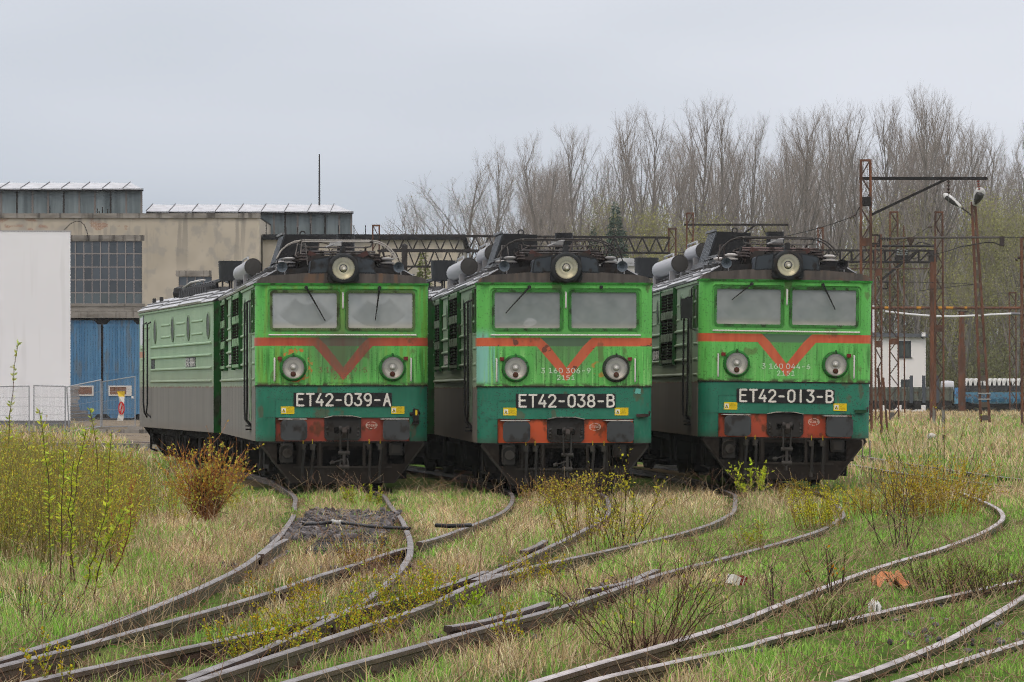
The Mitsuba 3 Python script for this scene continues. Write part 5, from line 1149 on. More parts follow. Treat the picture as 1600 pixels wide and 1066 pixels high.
pr = [(183, 611.5, 195), (185.5, 620, 194.5), (187, 632, 194), (186, 644, 193.5), (184, 652, 193.5), (182.5, 658, 192)]
for (l0, y0, r0), (l1, y1, r1) in zip(pr[:-1], pr[1:]):
    c = (0.66, 0.47, 0.05) if y0 < 618 else (0.62, 0.60, 0.55)
    d0, d1 = 0.05 * math.sin(y0 * 0.2), 0.05 * math.sin(y1 * 0.2)
    b.flat([[xat(l0, Yb), Yb + d0, zat(y0, Yb)], [xat(r0, Yb), Yb - d0, zat(y0, Yb)], [xat(r1, Yb), Yb - d1, zat(y1, Yb)], [xat(l1, Yb), Yb + d1, zat(y1, Yb)]], [[0, 3, 2, 1]], c)
b.put(sub(bn, 'cloth'), 'm_matt')
rg_ = sa.translate(sa.scale(sg.Point(0, 0).buffer(1), 0.135, 0.27), xat(190, Yb), zat(638, Yb))
b = MB(); b.poly(rg_.difference(rg_.buffer(-0.05)), Yb - 0.08, Yb - 0.07, (0.50, 0.03, 0.03)); b.poly(sg.LineString([(xat(188.6, Yb), zat(645, Yb)), (xat(191.6, Yb), zat(631, Yb))]).buffer(0.025), Yb - 0.085, Yb - 0.075, (0.50, 0.03, 0.03)); b.put(sub(bn, 'print'), 'm_matt')
b = MB(); b.box(xat(205.5, Yb), xat(208, Yb), Yb - 0.03, Yb + 0.2, zat(622.5, Yb), zat(619, Yb), (0.66, 0.66, 0.66)); b.put(sub(bn, 'tag'), 'm_matt')

# ================================================================ masts, gantries and wires
RUST, STEEL = (0.16, 0.07, 0.04), (0.034, 0.031, 0.031)
def lattice_mast(lbl, Y, top, base, ytop, w=0.34, d=0.26, leg=0.07, step=0.62, ybase=None, group=None, battens=(0.34,), taper=1.0, mat='m_rustpost', cat='mast'):
    """two channel legs with lacing; top, base = row centres in the frame"""
    t = thing('lattice_mast', lbl, cat, group)
    z1 = zat(ytop, Y); z0 = zat(ybase, Y) if ybase else -0.1
    A, B = np.array([xat(base, Y), Y, z0]), np.array([xat(top, Y), Y, z1])
    def p(u, s, f): ww = w * (taper + (1 - taper) * u); return A + (B - A) * u + np.array([s * ww / 2, f * d / 2, 0])
    for s in (-1, 1): b = MB(); b.beam(p(0, s, 0), p(1, s, 0), leg, d, RUST, up=(0, 1, 0)); b.put(sub(t, 'leg'), mat)
    b = MB(); n = max(4, int((z1 - z0) / step))
    for q_ in range(n):
        u0, u1 = q_ / n, (q_ + 1) / n; s = 1 if q_ % 2 else -1
        for f in (-0.9, 0.9): b.beam(p(u0, s, f), p(u1, -s, f), 0.04, 0.02, (0.08, 0.05, 0.04), up=(0, 1, 0))
    b.put(sub(t, 'lacing'), 'm_matt')
    b = MB(); b.box(-w / 2 - 0.04, w / 2 + 0.04, -d / 2 - 0.01, d / 2 + 0.01, -0.06, 0.02, (0.09, 0.055, 0.045), o=B); b.put(sub(t, 'cap'), mat)
    for u in battens: b = MB(); o = A + (B - A) * u; b.box(-w / 2, w / 2, -d / 2 - 0.02, d / 2 + 0.02, -0.16, 0.16, RUST, o=o); b.put(sub(t, 'batten'), mat)
    return t
def truss(lbl, Y, xa, xb, ytop, ytop2, ybot, n, d=0.5, zig=True, lower=None, nm='gantry_beam', ch=0.095):
    t = thing(nm, lbl, 'gantry')
    for nmx, ya, yb_ in (('chord', ytop, ytop2), ('chord', ybot, ybot + ytop2 - ytop)):
        for f in (-d / 2, d / 2): b = MB(); b.beam((xat(xa, Y), Y + f, zat(ya, Y)), (xat(xb, Y), Y + f, zat(yb_, Y)), ch, ch, STEEL); b.put(sub(t, nmx), 'm_matt')
    b = MB()
    for f in (-d / 2, d / 2):
        for q_ in range(n):
            for (u0, u1, za, zb) in (((q_) / n, (q_ + 0.5) / n, 0, 1), ((q_ + 0.5) / n, (q_ + 1) / n, 1, 0)) if zig else ((q_ / n, (q_ + 1) / n, 1, 0), (q_ / n, q_ / n, 1, 0)):
                def pp(u, s): x = xa + (xb - xa) * u; y = (ytop if s == 0 else ybot) + (ytop2 - ytop) * u; return (xat(x, Y), Y + f, zat(y, Y))
                b.beam(pp(u0, za), pp(u1, zb), 0.06, 0.035, STEEL, up=(0, 1, 0))
    for q_ in range(0, n + 1, 2):
        for y in (ytop, ybot): u = q_ / n; z = zat(y + (ytop2 - ytop) * u, Y); x = xat(xa + (xb - xa) * u, Y); b.beam((x, Y - d / 2, z), (x, Y + d / 2, z), 0.04, 0.03, STEEL)
    b.put(sub(t, 'web'), 'm_matt')
    return t
YG = 230
truss('long zigzag lattice gantry beam behind the left and middle locomotives', YG, 590, 1047, 368, 371.5, 392, 21, 0.55)
lattice_mast('rusty gantry leg rising behind the leftmost locomotive roof', YG, 587.5, 587.5, 352, 0.33, 0.30)
lattice_mast('rusty gantry leg between the middle and right locomotives', YG, 1050.5, 1050.5, 357, 0.36, 0.34)
truss('lower dark lattice gantry seen under the long beam at the left', 238, 596, 762, 390.5, 391.5, 416.5, 8, 0.5)
gp_ = thing('gantry_post', 'short dark gantry post with flared foot above the leftmost locomotive', 'post')
MB().box(xat(627.5, 238), xat(636.5, 238), 237.8, 238.2, 0, zat(388, 238), (0.045, 0.04, 0.04)).put(sub(gp_, 'shaft'), 'm_matt')
b = MB(); b.lathe([(0.17, 0), (0.17, 0.2), (0.0, 0.3)], (xat(632, 238), 238, zat(389, 238)), (0, 0, 1), (0.04, 0.038, 0.04), 12); b.put(sub(gp_, 'cap'), 'm_matt')
for s in (-1, 1): b = MB(); b.beam((xat(632, 238) + s * 0.12, 238, zat(425, 238)), (xat(632, 238) + s * 0.45, 238, zat(417, 238)), 0.06, 0.05, STEEL, up=(0, 1, 0)); b.put(sub(gp_, 'bracket'), 'm_matt')
# cantilever mast between the middle and right engines
M6 = lattice_mast('rusty cantilever mast behind the rightmost locomotive roof', 225, 1078, 1078, 333, 0.32, 0.26)
b = MB(); b.beam(at(1069, 351.5, 225), at(1232, 351.5, 225), 0.10, 0.10, STEEL); b.put(sub(M6, 'arm'), 'm_matt')
b = MB(); b.beam(at(1180, 352, 225), at(1152, 373, 225), 0.09, 0.09, STEEL, up=(0, 1, 0)); b.put(sub(M6, 'strut'), 'm_matt')
b = MB(); b.beam(at(1190, 352, 225), at(1204, 380, 225), 0.05, 0.05, STEEL, up=(0, 1, 0)); b.put(sub(M6, 'strut'), 'm_matt')
lattice_mast('small rusty mast top right of the right locomotive headlamp', 245, 1282, 1282, 356, 0.27, 0.2, 0.07)
# the big cantilever mast right of the third engine
Y1 = 175
M1 = lattice_mast('tallest rusty lattice mast with long black cantilever beside the rightmost locomotive', Y1, 1352.5, 1353.5, 250, 0.37, 0.26, 0.085, battens=(0.09, 0.50, 0.70), taper=1.12, ybase=678)
b = MB(); b.beam(at(1343, 279, Y1), at(1543, 279, Y1), 0.11, 0.115, (0.025, 0.023, 0.023)); b.put(sub(M1, 'arm'), 'm_matt')
b = MB(); b.beam(at(1361, 336, Y1), at(1479, 280, Y1), 0.10, 0.10, (0.025, 0.023, 0.023), up=(0, 1, 0)); b.put(sub(M1, 'strut'), 'm_matt')
b = MB(); b.box(xat(1348, Y1), xat(1360, Y1), Y1 - 0.22, Y1 + 0.22, zat(322, Y1), zat(308, Y1), (0.03, 0.027, 0.027)); b.put(sub(M1, 'clamp'), 'm_matt')
def insul(p, q, n=4, r=0.085, nm='insulator', par=None, lbl=None, col=(0.075, 0.05, 0.045)):
    b = MB(); p, q = np.array(p), np.array(q); d = q - p; L = np.linalg.norm(d)
    for k_ in range(n): o = p + d * (k_ + 0.3) / n; b.lathe([(0.03, 0), (r, 0.02), (r, 0.05), (0.03, L / n * 0.6)], o, d, col, 12)
    b.tube([p, q], 0.022, STEEL, 5); b.put(sub(par, nm), 'm_satin')
insul(at(1482, 281, Y1), at(1482, 303, Y1), 4, 0.07, par=M1); insul(at(1528, 281, Y1), at(1530, 297, Y1), 4, 0.055, par=M1, col=(0.20, 0.06, 0.045))
b = MB(); b.tube([at(1482, 303, Y1), at(1482, 333, Y1), at(1513, 380, Y1)], 0.014, (0.16, 0.17, 0.16), 4); b.put(sub(M1, 'stay_rod'), 'm_matt')
insul(at(1338, 335, Y1), at(1327, 341, Y1), 3, 0.07, par=M1)
b = MB(); b.tube([at(1346, 318, Y1), at(1339, 331, Y1), at(1338, 336, Y1)], 0.02, STEEL, 5); b.put(sub(M1, 'hook'), 'm_matt')
for (xa, ya, xb_, yb_) in ((1360, 367.5, 1374, 367.5), (1374, 367, 1374, 384), (1360, 381, 1374, 381)): b = MB(); b.beam(at(xa, ya, Y1), at(xb_, yb_, Y1), 0.06, 0.06, (0.035, 0.03, 0.03), up=(0, 1, 0)); b.put(sub(M1, 'bracket'), 'm_matt')
insul(at(1376, 373, Y1), at(1392, 373, Y1), 4, 0.085, par=M1, col=(0.045, 0.04, 0.04))
b = MB(); b.tube([at(1392, 373, Y1), at(1440, 371.5, Y1), at(1566, 371, Y1)], 0.045, (0.10, 0.09, 0.085), 7); b.put(sub(M1, 'registration_tube'), 'm_matt')
b = MB(); b.box(*xat(np.array([1562, 1569]), Y1), Y1 - 0.08, Y1 + 0.08, zat(385, Y1), zat(369.5, Y1), (0.05, 0.04, 0.04)); b.put(sub(M1, 'end_bracket'), 'm_matt')
b = MB(); b.tube([at(1500, 386, Y1), at(1540, 379, Y1), at(1552, 379, Y1), at(1566, 384, Y1)], 0.025, (0.04, 0.038, 0.038), 6); b.put(sub(M1, 'steady_arm'), 'm_matt')
b = MB(); b.lathe([(0.15, 0), (0.13, 0.12), (0.03, 0.35)], at(1423, 371, Y1), (0, 0, -1), (0.08, 0.055, 0.045), 12); b.put(sub(M1, 'pulley'), 'm_matt')
# further masts
M4 = lattice_mast('dark double mast close behind the tallest rusty mast', 226, 1372, 1373, 367, 0.29, 0.24, 0.075, battens=(0.42, 0.8), taper=1.1, ybase=662)
for (xa, ya, xb_, yb_) in ((1376, 441, 1387, 441), (1387, 440, 1387, 452), (1376, 451, 1387, 451)): b = MB(); b.beam(at(xa, ya, 226), at(xb_, yb_, 226), 0.07, 0.07, (0.03, 0.027, 0.027), up=(0, 1, 0)); b.put(sub(M4, 'bracket'), 'm_matt')
b = MB(); b.beam(at(1378, 437, 226), at(1434, 391, 226), 0.12, 0.12, (0.04, 0.038, 0.038), up=(0, 1, 0)); b.put(sub(M4, 'strut'), 'm_matt')
b = MB(); b.tube([at(1362, 384.5, 226), at(1400, 384.5, 226), at(1462, 384.5, 226)], 0.06, (0.045, 0.042, 0.042), 7); b.put(sub(M4, 'arm'), 'm_matt')
b = MB(); b.tube([at(1428, 384, 226), at(1436, 379, 226), at(1446, 380, 226), at(1462, 386, 226)], 0.03, (0.04, 0.038, 0.038), 6); b.put(sub(M4, 'steady_arm'), 'm_matt')
M2 = lattice_mast('slim rusty mast with white foot before the white house', 240, 1396.5, 1397, 331, 0.40, 0.24, 0.07, battens=(0.38,), taper=1.2, ybase=658)
M3 = lattice_mast('slim rusty mast with pale concrete feet beside the thick brown post', 212, 1467, 1467.5, 331, 0.34, 0.24, 0.07, battens=(0.41,), taper=1.25, ybase=640)
for s, xx in ((-1, 1459), (1, 1474)): b = MB(); b.beam(at(xx, 667, 212), at(xx - s * 0.5, 636, 212), 0.13, 0.13, (0.36, 0.35, 0.33), up=(0, 1, 0)); b.put(sub(M3, 'concrete_foot'), 'm_concrete')
b = MB(); b.box(xat(1391, 236), xat(1397, 236), 235.8, 236.2, -0.1, 0.45, (0.36, 0.35, 0.33)); b.put(sub(M2, 'concrete_foot'), 'm_concrete')
b = MB(); b.tube([at(1330, 420, 212), at(1400, 420, 212), at(1452, 420, 212)], 0.035, (0.09, 0.06, 0.05), 6); b.put(sub(M3, 'registration_tube'), 'm_matt')
insul(at(1457, 355, 212), at(1450, 354.5, 212), 2, 0.06, par=M3)
tp = thing('gantry_post', 'thick rusty brown post carrying the right end of the lattice gantry', 'post')
MB().box(xat(1453, 235), xat(1462.5, 235), 234.8, 235.2, -0.1, zat(395, 235), RUST).put(sub(tp, 'shaft'), 'm_rustpost')
MB().box(xat(1451.5, 235), xat(1464, 235), 234.75, 235.25, zat(409, 235), zat(391, 235), (0.04, 0.035, 0.035)).put(sub(tp, 'head'), 'm_matt')
truss('square-panelled lattice gantry right of the rightmost locomotive', 235, 1225, 1453, 391, 392, 409, 13, 0.45, zig=False)
b = MB(); tb = thing('switchgear', 'cluster of grey insulated switchgear on the right lattice gantry', 'switchgear')
b.box(xat(1399, 234), xat(1418, 234), 233.6, 234.4, zat(407, 234), zat(400, 234), (0.035, 0.033, 0.033)); b.put(sub(tb, 'box'), 'm_matt')
for q_ in range(4): insul(at(1402 + 4.5 * q_, 400, 234), at(1404 + 4.5 * q_, 389 + 2 * (q_ % 2), 234), 3, 0.07, par=tb, col=(0.20, 0.23, 0.22))
# leaning concrete lamp post with two luminaires
lp = thing('street_lamp', 'leaning openwork concrete lamp post with two white luminaires', 'street lamp')
YL = 205; A, B = at(1539.5, 660, YL), at(1521, 316, YL)
for s in (-1, 1):
    b = MB(); b.beam(A + [s * 0.20, 0, 0], B + [s * 0.07, 0, 0], 0.11, 0.20, (0.10, 0.083, 0.068), up=(0, 1, 0)); b.put(sub(lp, 'rail'), 'm_rustpost')
b = MB()
for u in np.linspace(0.02, 0.98, 17): o = A + (B - A) * u; wv = 0.20 + (0.07 - 0.20) * u; b.box(-wv, wv, -0.08, 0.08, -0.12, 0.12, (0.10, 0.085, 0.07), o=o)
b.put(sub(lp, 'rungs', kind='stuff'), 'm_matt')
for y in (615, 624): b = MB(); o = at(1538, y, YL); b.box(-0.28, 0.28, -0.16, 0.16, -0.03, 0.03, (0.30, 0.30, 0.30), o=o); b.put(sub(lp, 'band'), 'm_matt')
b = MB(); b.tube([at(1519, 338, YL), at(1510, 330, YL), at(1502, 324.5, YL)], 0.035, (0.05, 0.045, 0.045), 6); b.put(sub(lp, 'arm'), 'm_matt')
def lumin(p, q, r, lbl, shell=(0.60, 0.60, 0.59)):
    p, q = np.array(p), np.array(q); d = q - p; L = np.linalg.norm(d); b = MB()
    b.lathe([(0.02, 0), (r * 0.55, L * 0.08), (r * 0.75, L * 0.35), (r, L * 0.6), (r * 0.9, L * 0.85), (r * 0.4, L * 0.98), (0, L)], p, d, shell, 16); l_ = sub(lp, 'luminaire', lbl); b.put(l_, 'm_satin')
    b = MB(); dn = np.array([-0.15, -0.75, -0.6]); o = p + dn * r * 0.45
    b.lathe([(0.02, L * 0.1), (r * 0.6, L * 0.4), (r * 0.8, L * 0.62), (r * 0.7, L * 0.85), (0, L * 0.93)], o, d, (0.035, 0.034, 0.034), 14); b.put(sub(l_, 'bowl'), 'm_satin')
lumin(at(1502, 324.5, YL), at(1474, 303, YL), 0.16, 'long white luminaire reaching left')
b = MB(); b.tube([at(1521, 326, YL), at(1523, 318, YL)], 0.04, (0.05, 0.045, 0.045), 6); b.put(sub(lp, 'arm'), 'm_matt')
lumin(at(1522.5, 321, YL), at(1534, 295, YL - 0.8), 0.26, 'foreshortened luminaire pointing at the viewer', (0.42, 0.42, 0.41))
# posts and pipes farther right
pp_ = thing('pipe_bridge', 'rusty horizontal pipe on brown posts with peeling orange paint', 'pipe')
YP = 262
MB().tube([at(1330, 481.5, YP), at(1440, 481.5, YP), at(1620, 481.5, YP)], 0.085, (0.13, 0.07, 0.045), 8).put(sub(pp_, 'pipe'), 'm_rustpost')
for xa, xb_ in ((1432, 1439), (1466, 1472), (1478, 1489), (1507, 1511), (1382, 1388)): MB().tube([at(xa, 481.5, YP), at(xb_, 481.5, YP)], 0.088, (0.42, 0.20, 0.03), 8).put(sub(pp_, 'orange_patch'), 'm_matt')
b = MB(); b.beam(at(1502.5, 642, YP), at(1502.5, 487, YP), 0.30, 0.3, (0.10, 0.055, 0.042), up=(0, 1, 0)); b.put(sub(pp_, 'post'), 'm_rustpost')
b = MB(); b.beam(at(1502.5, 642, YP) - [0, 0.16, 0], at(1502.5, 540, YP) - [0, 0.16, 0], 0.42, 0.1, (0.08, 0.05, 0.04), up=(0, 1, 0)); b.put(sub(pp_, 'post_casing'), 'm_rustpost')
b = MB(); b.box(xat(1498, YP), xat(1513, YP), YP - 0.1, YP + 0.1, zat(488.5, YP), zat(486, YP), (0.04, 0.035, 0.035)); b.put(sub(pp_, 'bracket'), 'm_matt')
wt = thing('white_tube', 'sagging white tube strung between the right masts below the rusty pipe', 'tube')
MB().tube([at(x, y, 250) for x, y in ((1383, 487), (1400, 489), (1430, 492), (1460, 494.3), (1490, 494.8), (1520, 493.5), (1550, 491.8), (1580, 490.3))], 0.06, (0.66, 0.67, 0.68), 8).put(sub(wt, 'tube'), 'm_matt')
MB().tube([at(x, y, 250) for x, y in ((1580, 490.3), (1592, 490.8), (1612, 492))], 0.075, (0.20, 0.20, 0.22), 8).put(sub(wt, 'grey_end'), 'm_matt')
M8 = lattice_mast('thin pale lattice mast near the right edge behind the sleeper wagon', 290, 1582, 1583, 457, 0.42, 0.22, 0.06, battens=(), ybase=640)
M7 = lattice_mast('rusty mast cut by the right edge of the view', 200, 1601, 1602, 372, 0.28, 0.24, 0.1, battens=(0.5,), ybase=668)
insul(at(1599, 398, 200), at(1586, 407, 200), 3, 0.09, par=M7)
for lbl, Y, xb_, yb_, xt, yt, r in (('thin leaning rusty stake right of the rightmost locomotive', 168, 1378, 679, 1372, 575, 0.05), ('second thin leaning stake right of the rightmost locomotive', 166, 1387, 680, 1380, 590, 0.045), ('thin straight pole in front of the white house', 214, 1413.5, 645, 1412, 352, 0.035)):
    st = thing('stake' if Y < 200 else 'pole', lbl, 'pole'); MB().tube([at(xb_, yb_, Y), at((xb_ + xt) / 2, (yb_ + yt) / 2, Y), at(xt, yt, Y)], r, (0.07, 0.045, 0.038), 6).put(sub(st, 'shaft'), 'm_rustpost')
wires = [((1200, 250), (1395, 420, 240), (1620, 322, 150)), ((1326, 341, 175), (1200, 375, 215), (1060, 395, 260)), ((1372, 441, 226), (1450, 441.5, 226), (1525, 444.5, 215)), ((1450, 355, 212), (1395, 384, 212), (1330, 392, 200)),
         ((1500, 386, 175), (1400, 408, 220), (1280, 418, 280)), ((1566, 371, 175), (1590, 371, 178), (1640, 371, 185)), ((1435, 455, 240), (1480, 449, 215), (1520, 445, 205)), ((1520, 470, 260), (1560, 459, 285), (1582, 459, 290)), ((1404, 500, 300), (1425, 510, 330), (1442, 522, 336))]
for k_, wpts in enumerate(wires[1:]):
    wn = thing('overhead_wire', 'thin overhead wire among the rusty masts on the right', 'wire', 'overhead wires among the masts')
    q_ = np.array([at(*p) for p in wpts]); t_ = np.linspace(0, 1, 13)[:, None]
    pts = q_[0] * (1 - t_) * (1 - 2 * t_) + q_[1] * 4 * t_ * (1 - t_) + q_[2] * t_ * (2 * t_ - 1)
    MB().tube(pts, 0.016, (0.05, 0.048, 0.048), 4).put(sub(wn, 'strand'), 'm_matt')

# ================================================================ house, wagons and roofs in the distance
YH2 = 345
hs = thing('white_house', 'white two-storey house with flat grey roof behind the open wagon', 'house')
def hx(p): return xat(p, YH2)
def hzz(p): return zat(p, YH2)
xw0, xw1 = hx(1335), hx(1446.5)
fw = sg.box(xw0, -0.3, xw1, hzz(527))
w1, w2 = (hx(1404), hx(1423.5), hzz(558.5), hzz(533)), (hx(1407.5), hx(1425.5), hzz(606), hzz(593))
for w in (w1, w2): fw = fw.difference(sg.box(w[0], w[2], w[1], w[3]))
b = MB(); b.poly(fw, YH2, YH2 + 0.3, (0.80, 0.785, 0.775)); b.box(xw0, xw1, YH2 + 0.302, YH2 + 9, -0.3, hzz(528), (0.5, 0.5, 0.5))
b.put(sub(hs, 'wall'), 'm_matt')
b = MB(); b.flat(np.array([[xw0, YH2 - 0.4, hzz(527)], [hx(1449), YH2 - 0.4, hzz(527.5)], [hx(1449), YH2 + 9.2, hzz(526)], [xw0, YH2 + 9.2, hzz(526)], [xw0, YH2 - 0.4, hzz(519)], [hx(1449), YH2 - 0.4, hzz(522)], [hx(1449), YH2 + 9.2, hzz(521.5)], [xw0, YH2 + 9.2, hzz(518)]]), MB.BF, (0.105, 0.115, 0.13)); b.put(sub(hs, 'roof'), 'm_matt')
for w in (w1, w2):
    b = MB(); fr = sg.box(w[0], w[2], w[1], w[3]); b.poly(fr.difference(fr.buffer(-0.09, join_style=2)), YH2 - 0.03, YH2 + 0.1, (0.05, 0.058, 0.066)); b.box((w[0] + w[1]) / 2 - 0.03, (w[0] + w[1]) / 2 + 0.03, YH2 - 0.01, YH2 + 0.08, w[2], w[3], (0.05, 0.058, 0.066)); wn = sub(hs, 'window'); b.put(wn, 'm_matt')
    b = MB(); b.box(w[0], w[1], YH2 + 0.12, YH2 + 0.14, w[2], w[3], (0.05, 0.065, 0.06)); b.put(sub(wn, 'pane'), 'm_pane')
    b = MB(); b.box(w[0] - 0.08, w[1] + 0.1, YH2 - 0.14, YH2 - 0.001, w[2] - 0.06, w[2], (0.05, 0.055, 0.06)); b.put(sub(wn, 'sill'), 'm_matt')
b = MB(); b.tube([(hx(1440), YH2 - 0.1, hzz(527)), (hx(1446), YH2 + 0.2, hzz(533)), (hx(1446.5), YH2 + 0.2, hzz(640))], 0.05, (0.05, 0.055, 0.065), 7); b.put(sub(hs, 'downpipe'), 'm_matt')
b = MB(); b.box(hx(1439), hx(1444.5), YH2 - 0.9, YH2 - 0.5, hzz(526), hzz(520), (0.78, 0.78, 0.78)); b.put(sub(hs, 'meter_box'), 'm_matt')
b = MB(); b.box(hx(1355), hx(1373), YH2 + 3, YH2 + 5, hzz(522), hzz(476), (0.70, 0.69, 0.70)); b.put(sub(hs, 'chimney_block', 'white block rising above the roof'), 'm_matt')
h2 = thing('cottage', 'low cottage with grey-brown hipped roof behind the wagons at right', 'house')
Yc = 365; b = MB(); X = [xat(v, Yc) for v in (1556, 1597, 1563, 1592)]; b.flat([[X[0], Yc, zat(588, Yc)], [X[1], Yc, zat(588, Yc)], [X[3], Yc + 4, zat(563.5, Yc)], [X[2], Yc + 4, zat(565, Yc)], [X[0], Yc + 8, zat(588, Yc)], [X[1], Yc + 8, zat(588, Yc)]], [[0, 1, 2, 3], [1, 5, 2, 2], [4, 0, 3, 3], [5, 4, 3, 2]], (0.145, 0.125, 0.115)); b.put(sub(h2, 'roof'), 'm_matt')
b = MB(); b.box(X[0] + 0.2, X[1] - 0.1, Yc + 0.3, Yc + 7.7, -0.3, zat(588, Yc) - 0.01, (0.26, 0.235, 0.215)); b.put(sub(h2, 'wall'), 'm_matt')
b = MB(); b.box(xat(1560, Yc), xat(1571, Yc), Yc + 0.26, Yc + 0.29, zat(597, Yc), zat(590, Yc), (0.05, 0.05, 0.055)); b.put(sub(h2, 'window'), 'm_pane')
h3 = thing('white_shelter', 'pale curved carriage roof showing between the middle and right locomotives', 'carriage')
Y3 = 190; X0, X1 = xat(930, Y3), xat(1012, Y3); n_ = 10; b = MB()
pr = [(X0 + (X1 - X0) * u, zat(414, Y3) + (zat(403, Y3) - zat(414, Y3)) * (1 - abs(2 * u - 1.1) ** 2.2)) for u in np.linspace(0, 1, n_)]
b.poly(sg.Polygon(pr + [(X1, zat(416, Y3)), (X0, zat(416, Y3))]), Y3, Y3 + 12, (0.36, 0.37, 0.37)); b.put(sub(h3, 'roof'), 'm_roofsheet')
b = MB(); b.box(X0 + 0.1, X1 - 0.1, Y3 + 0.1, Y3 + 12, 0, zat(416, Y3), (0.50, 0.49, 0.47)); b.put(sub(h3, 'body'), 'm_matt')
b = MB(); b.box(X0 + 0.1, X0 + 0.25, Y3 + 0.05, Y3 + 0.099, 0, zat(418, Y3), (0.5, 0.5, 0.48)); b.put(sub(h3, 'post'), 'm_matt')
# wagons
YW = 330
def wz(p): return zat(p, YW)
def wx(p): return xat(p, YW)
g1 = thing('open_wagon', 'grey-green open wagon with stanchions in front of the white house', 'wagon')
MB().box(wx(1345), wx(1489), YW, YW + 2.6, wz(626), wz(606), (0.11, 0.125, 0.10)).put(sub(g1, 'side'), 'm_worn')
for q_ in range(15): xx = wx(1350 + q_ * 9.6); MB().box(xx - 0.06, xx + 0.06, YW - 0.10, YW - 0.001, wz(627), wz(605), (0.075, 0.085, 0.075)).put(sub(g1, 'rib'), 'm_matt')
MB().box(wx(1345), wx(1489), YW - 0.08, YW + 0.001 - 0.002, wz(607.5), wz(605), (0.16, 0.17, 0.15)).put(sub(g1, 'top_rail'), 'm_matt')
for xx in (1423.5, 1443, 1464.5): MB().box(wx(xx) - 0.12, wx(xx) + 0.12, YW - 0.25, YW - 0.11, wz(630), wz(587), (0.075, 0.085, 0.10)).put(sub(g1, 'stanchion'), 'm_matt')
for q_ in range(4): b = MB(); x0 = 1360 + q_ * 33; b.lathe([(0, 0), (0.46, 0), (0.46, 0.12), (0, 0.12)], (wx(x0), YW + 0.3, 0.56), (0, 1, 0), (0.03, 0.027, 0.026), 16); b.put(sub(g1, 'wheel'), 'm_matt')
MB().box(wx(1347), wx(1487), YW + 0.1, YW + 2.4, wz(633), wz(626.3), (0.022, 0.02, 0.02)).put(sub(g1, 'underframe'), 'm_matt')
for xx in (1370, 1392, 1414, 1434, 1470): MB().box(wx(xx) - 0.25, wx(xx) + 0.25, YW - 0.1, YW - 0.001, wz(640), wz(627.5), (0.03, 0.028, 0.027)).put(sub(g1, 'gear_box'), 'm_matt')
rl = thing('white_reel', 'white rounded bundle lying in the open wagon', 'bundle')
b = MB(); b.lathe([(0.02, -0.5), (0.40, -0.45), (0.44, 0), (0.40, 0.45), (0.02, 0.5)], (wx(1482), YW + 0.9, wz(606) + 0.10), (1, 0, 0), (0.50, 0.51, 0.53), 14); b.put(sub(rl, 'wrap'), 'm_matt')
g2 = thing('flat_wagon', 'bright blue flat wagon loaded with white arched concrete pieces', 'wagon')
MB().box(wx(1491), wx(1640), YW, YW + 2.6, wz(622), wz(613), (0.055, 0.17, 0.27)).put(sub(g2, 'upper_side'), 'm_worn')
MB().poly(sg.Polygon([(wx(1491), wz(631)), (wx(1500), wz(631)), (wx(1510), wz(627)), (wx(1520), wz(631)), (wx(1640), wz(630)), (wx(1640), wz(622)), (wx(1491), wz(622))]), YW + 0.05, YW + 0.3, (0.095, 0.26, 0.39)).put(sub(g2, 'lower_side'), 'm_worn')
MB().box(wx(1491.5), wx(1503.5), YW - 0.06, YW - 0.001, wz(617), wz(606), (0.06, 0.20, 0.42)).put(sub(g2, 'end_board'), 'm_worn')
for q_ in range(9): xx = 1513 + q_ * 13; MB().box(wx(xx) - 0.22, wx(xx) + 0.22, YW - 0.12, YW + 0.04, wz(628), wz(623), (0.03, 0.10, 0.17)).put(sub(g2, 'bracket'), 'm_matt')
for q_ in range(5): b = MB(); b.lathe([(0, 0), (0.46, 0), (0.46, 0.12), (0, 0.12)], (wx(1515 + q_ * 26), YW + 0.4, 0.56), (0, 1, 0), (0.03, 0.027, 0.026), 16); b.put(sub(g2, 'wheel'), 'm_matt')
MB().box(wx(1493), wx(1640), YW + 0.2, YW + 2.4, wz(637), wz(631.2), (0.022, 0.02, 0.02)).put(sub(g2, 'underframe'), 'm_matt')
for q_ in range(12):
    xx = 1513.5 + q_ * 7.45; t = thing('concrete_arch', ('first', 'second', 'third', 'fourth', 'fifth', 'sixth', 'seventh', 'eighth', 'ninth', 'tenth', 'eleventh', 'twelfth')[q_] + ' white concrete arch from the left end of the blue flat wagon', 'concrete arch', 'concrete arches loaded on the blue wagon')
    cx, zb_, zt_ = wx(xx), wz(602.5), wz(591.3)
    out = sg.Polygon([(cx - 0.185, zb_), (cx - 0.165, zb_ + 0.32), (cx - 0.09, zt_ - 0.04), (cx, zt_), (cx + 0.09, zt_ - 0.04), (cx + 0.165, zb_ + 0.32), (cx + 0.185, zb_)])
    inn = sg.Polygon([(cx - 0.085, zb_ - 0.01), (cx - 0.07, zb_ + 0.16), (cx, zb_ + 0.40), (cx + 0.07, zb_ + 0.16), (cx + 0.085, zb_ - 0.01)])
    MB().poly(out.difference(inn), YW + 0.3, YW + 2.2, jit(rng, (0.68, 0.68, 0.67), 0.08)).put(sub(t, 'arch'), 'm_matt')
    MB().box(cx - 0.17, cx + 0.17, YW + 0.32, YW + 2.2, wz(612), zb_ - 0.002, (0.05, 0.05, 0.052)).put(sub(t, 'base'), 'm_matt')
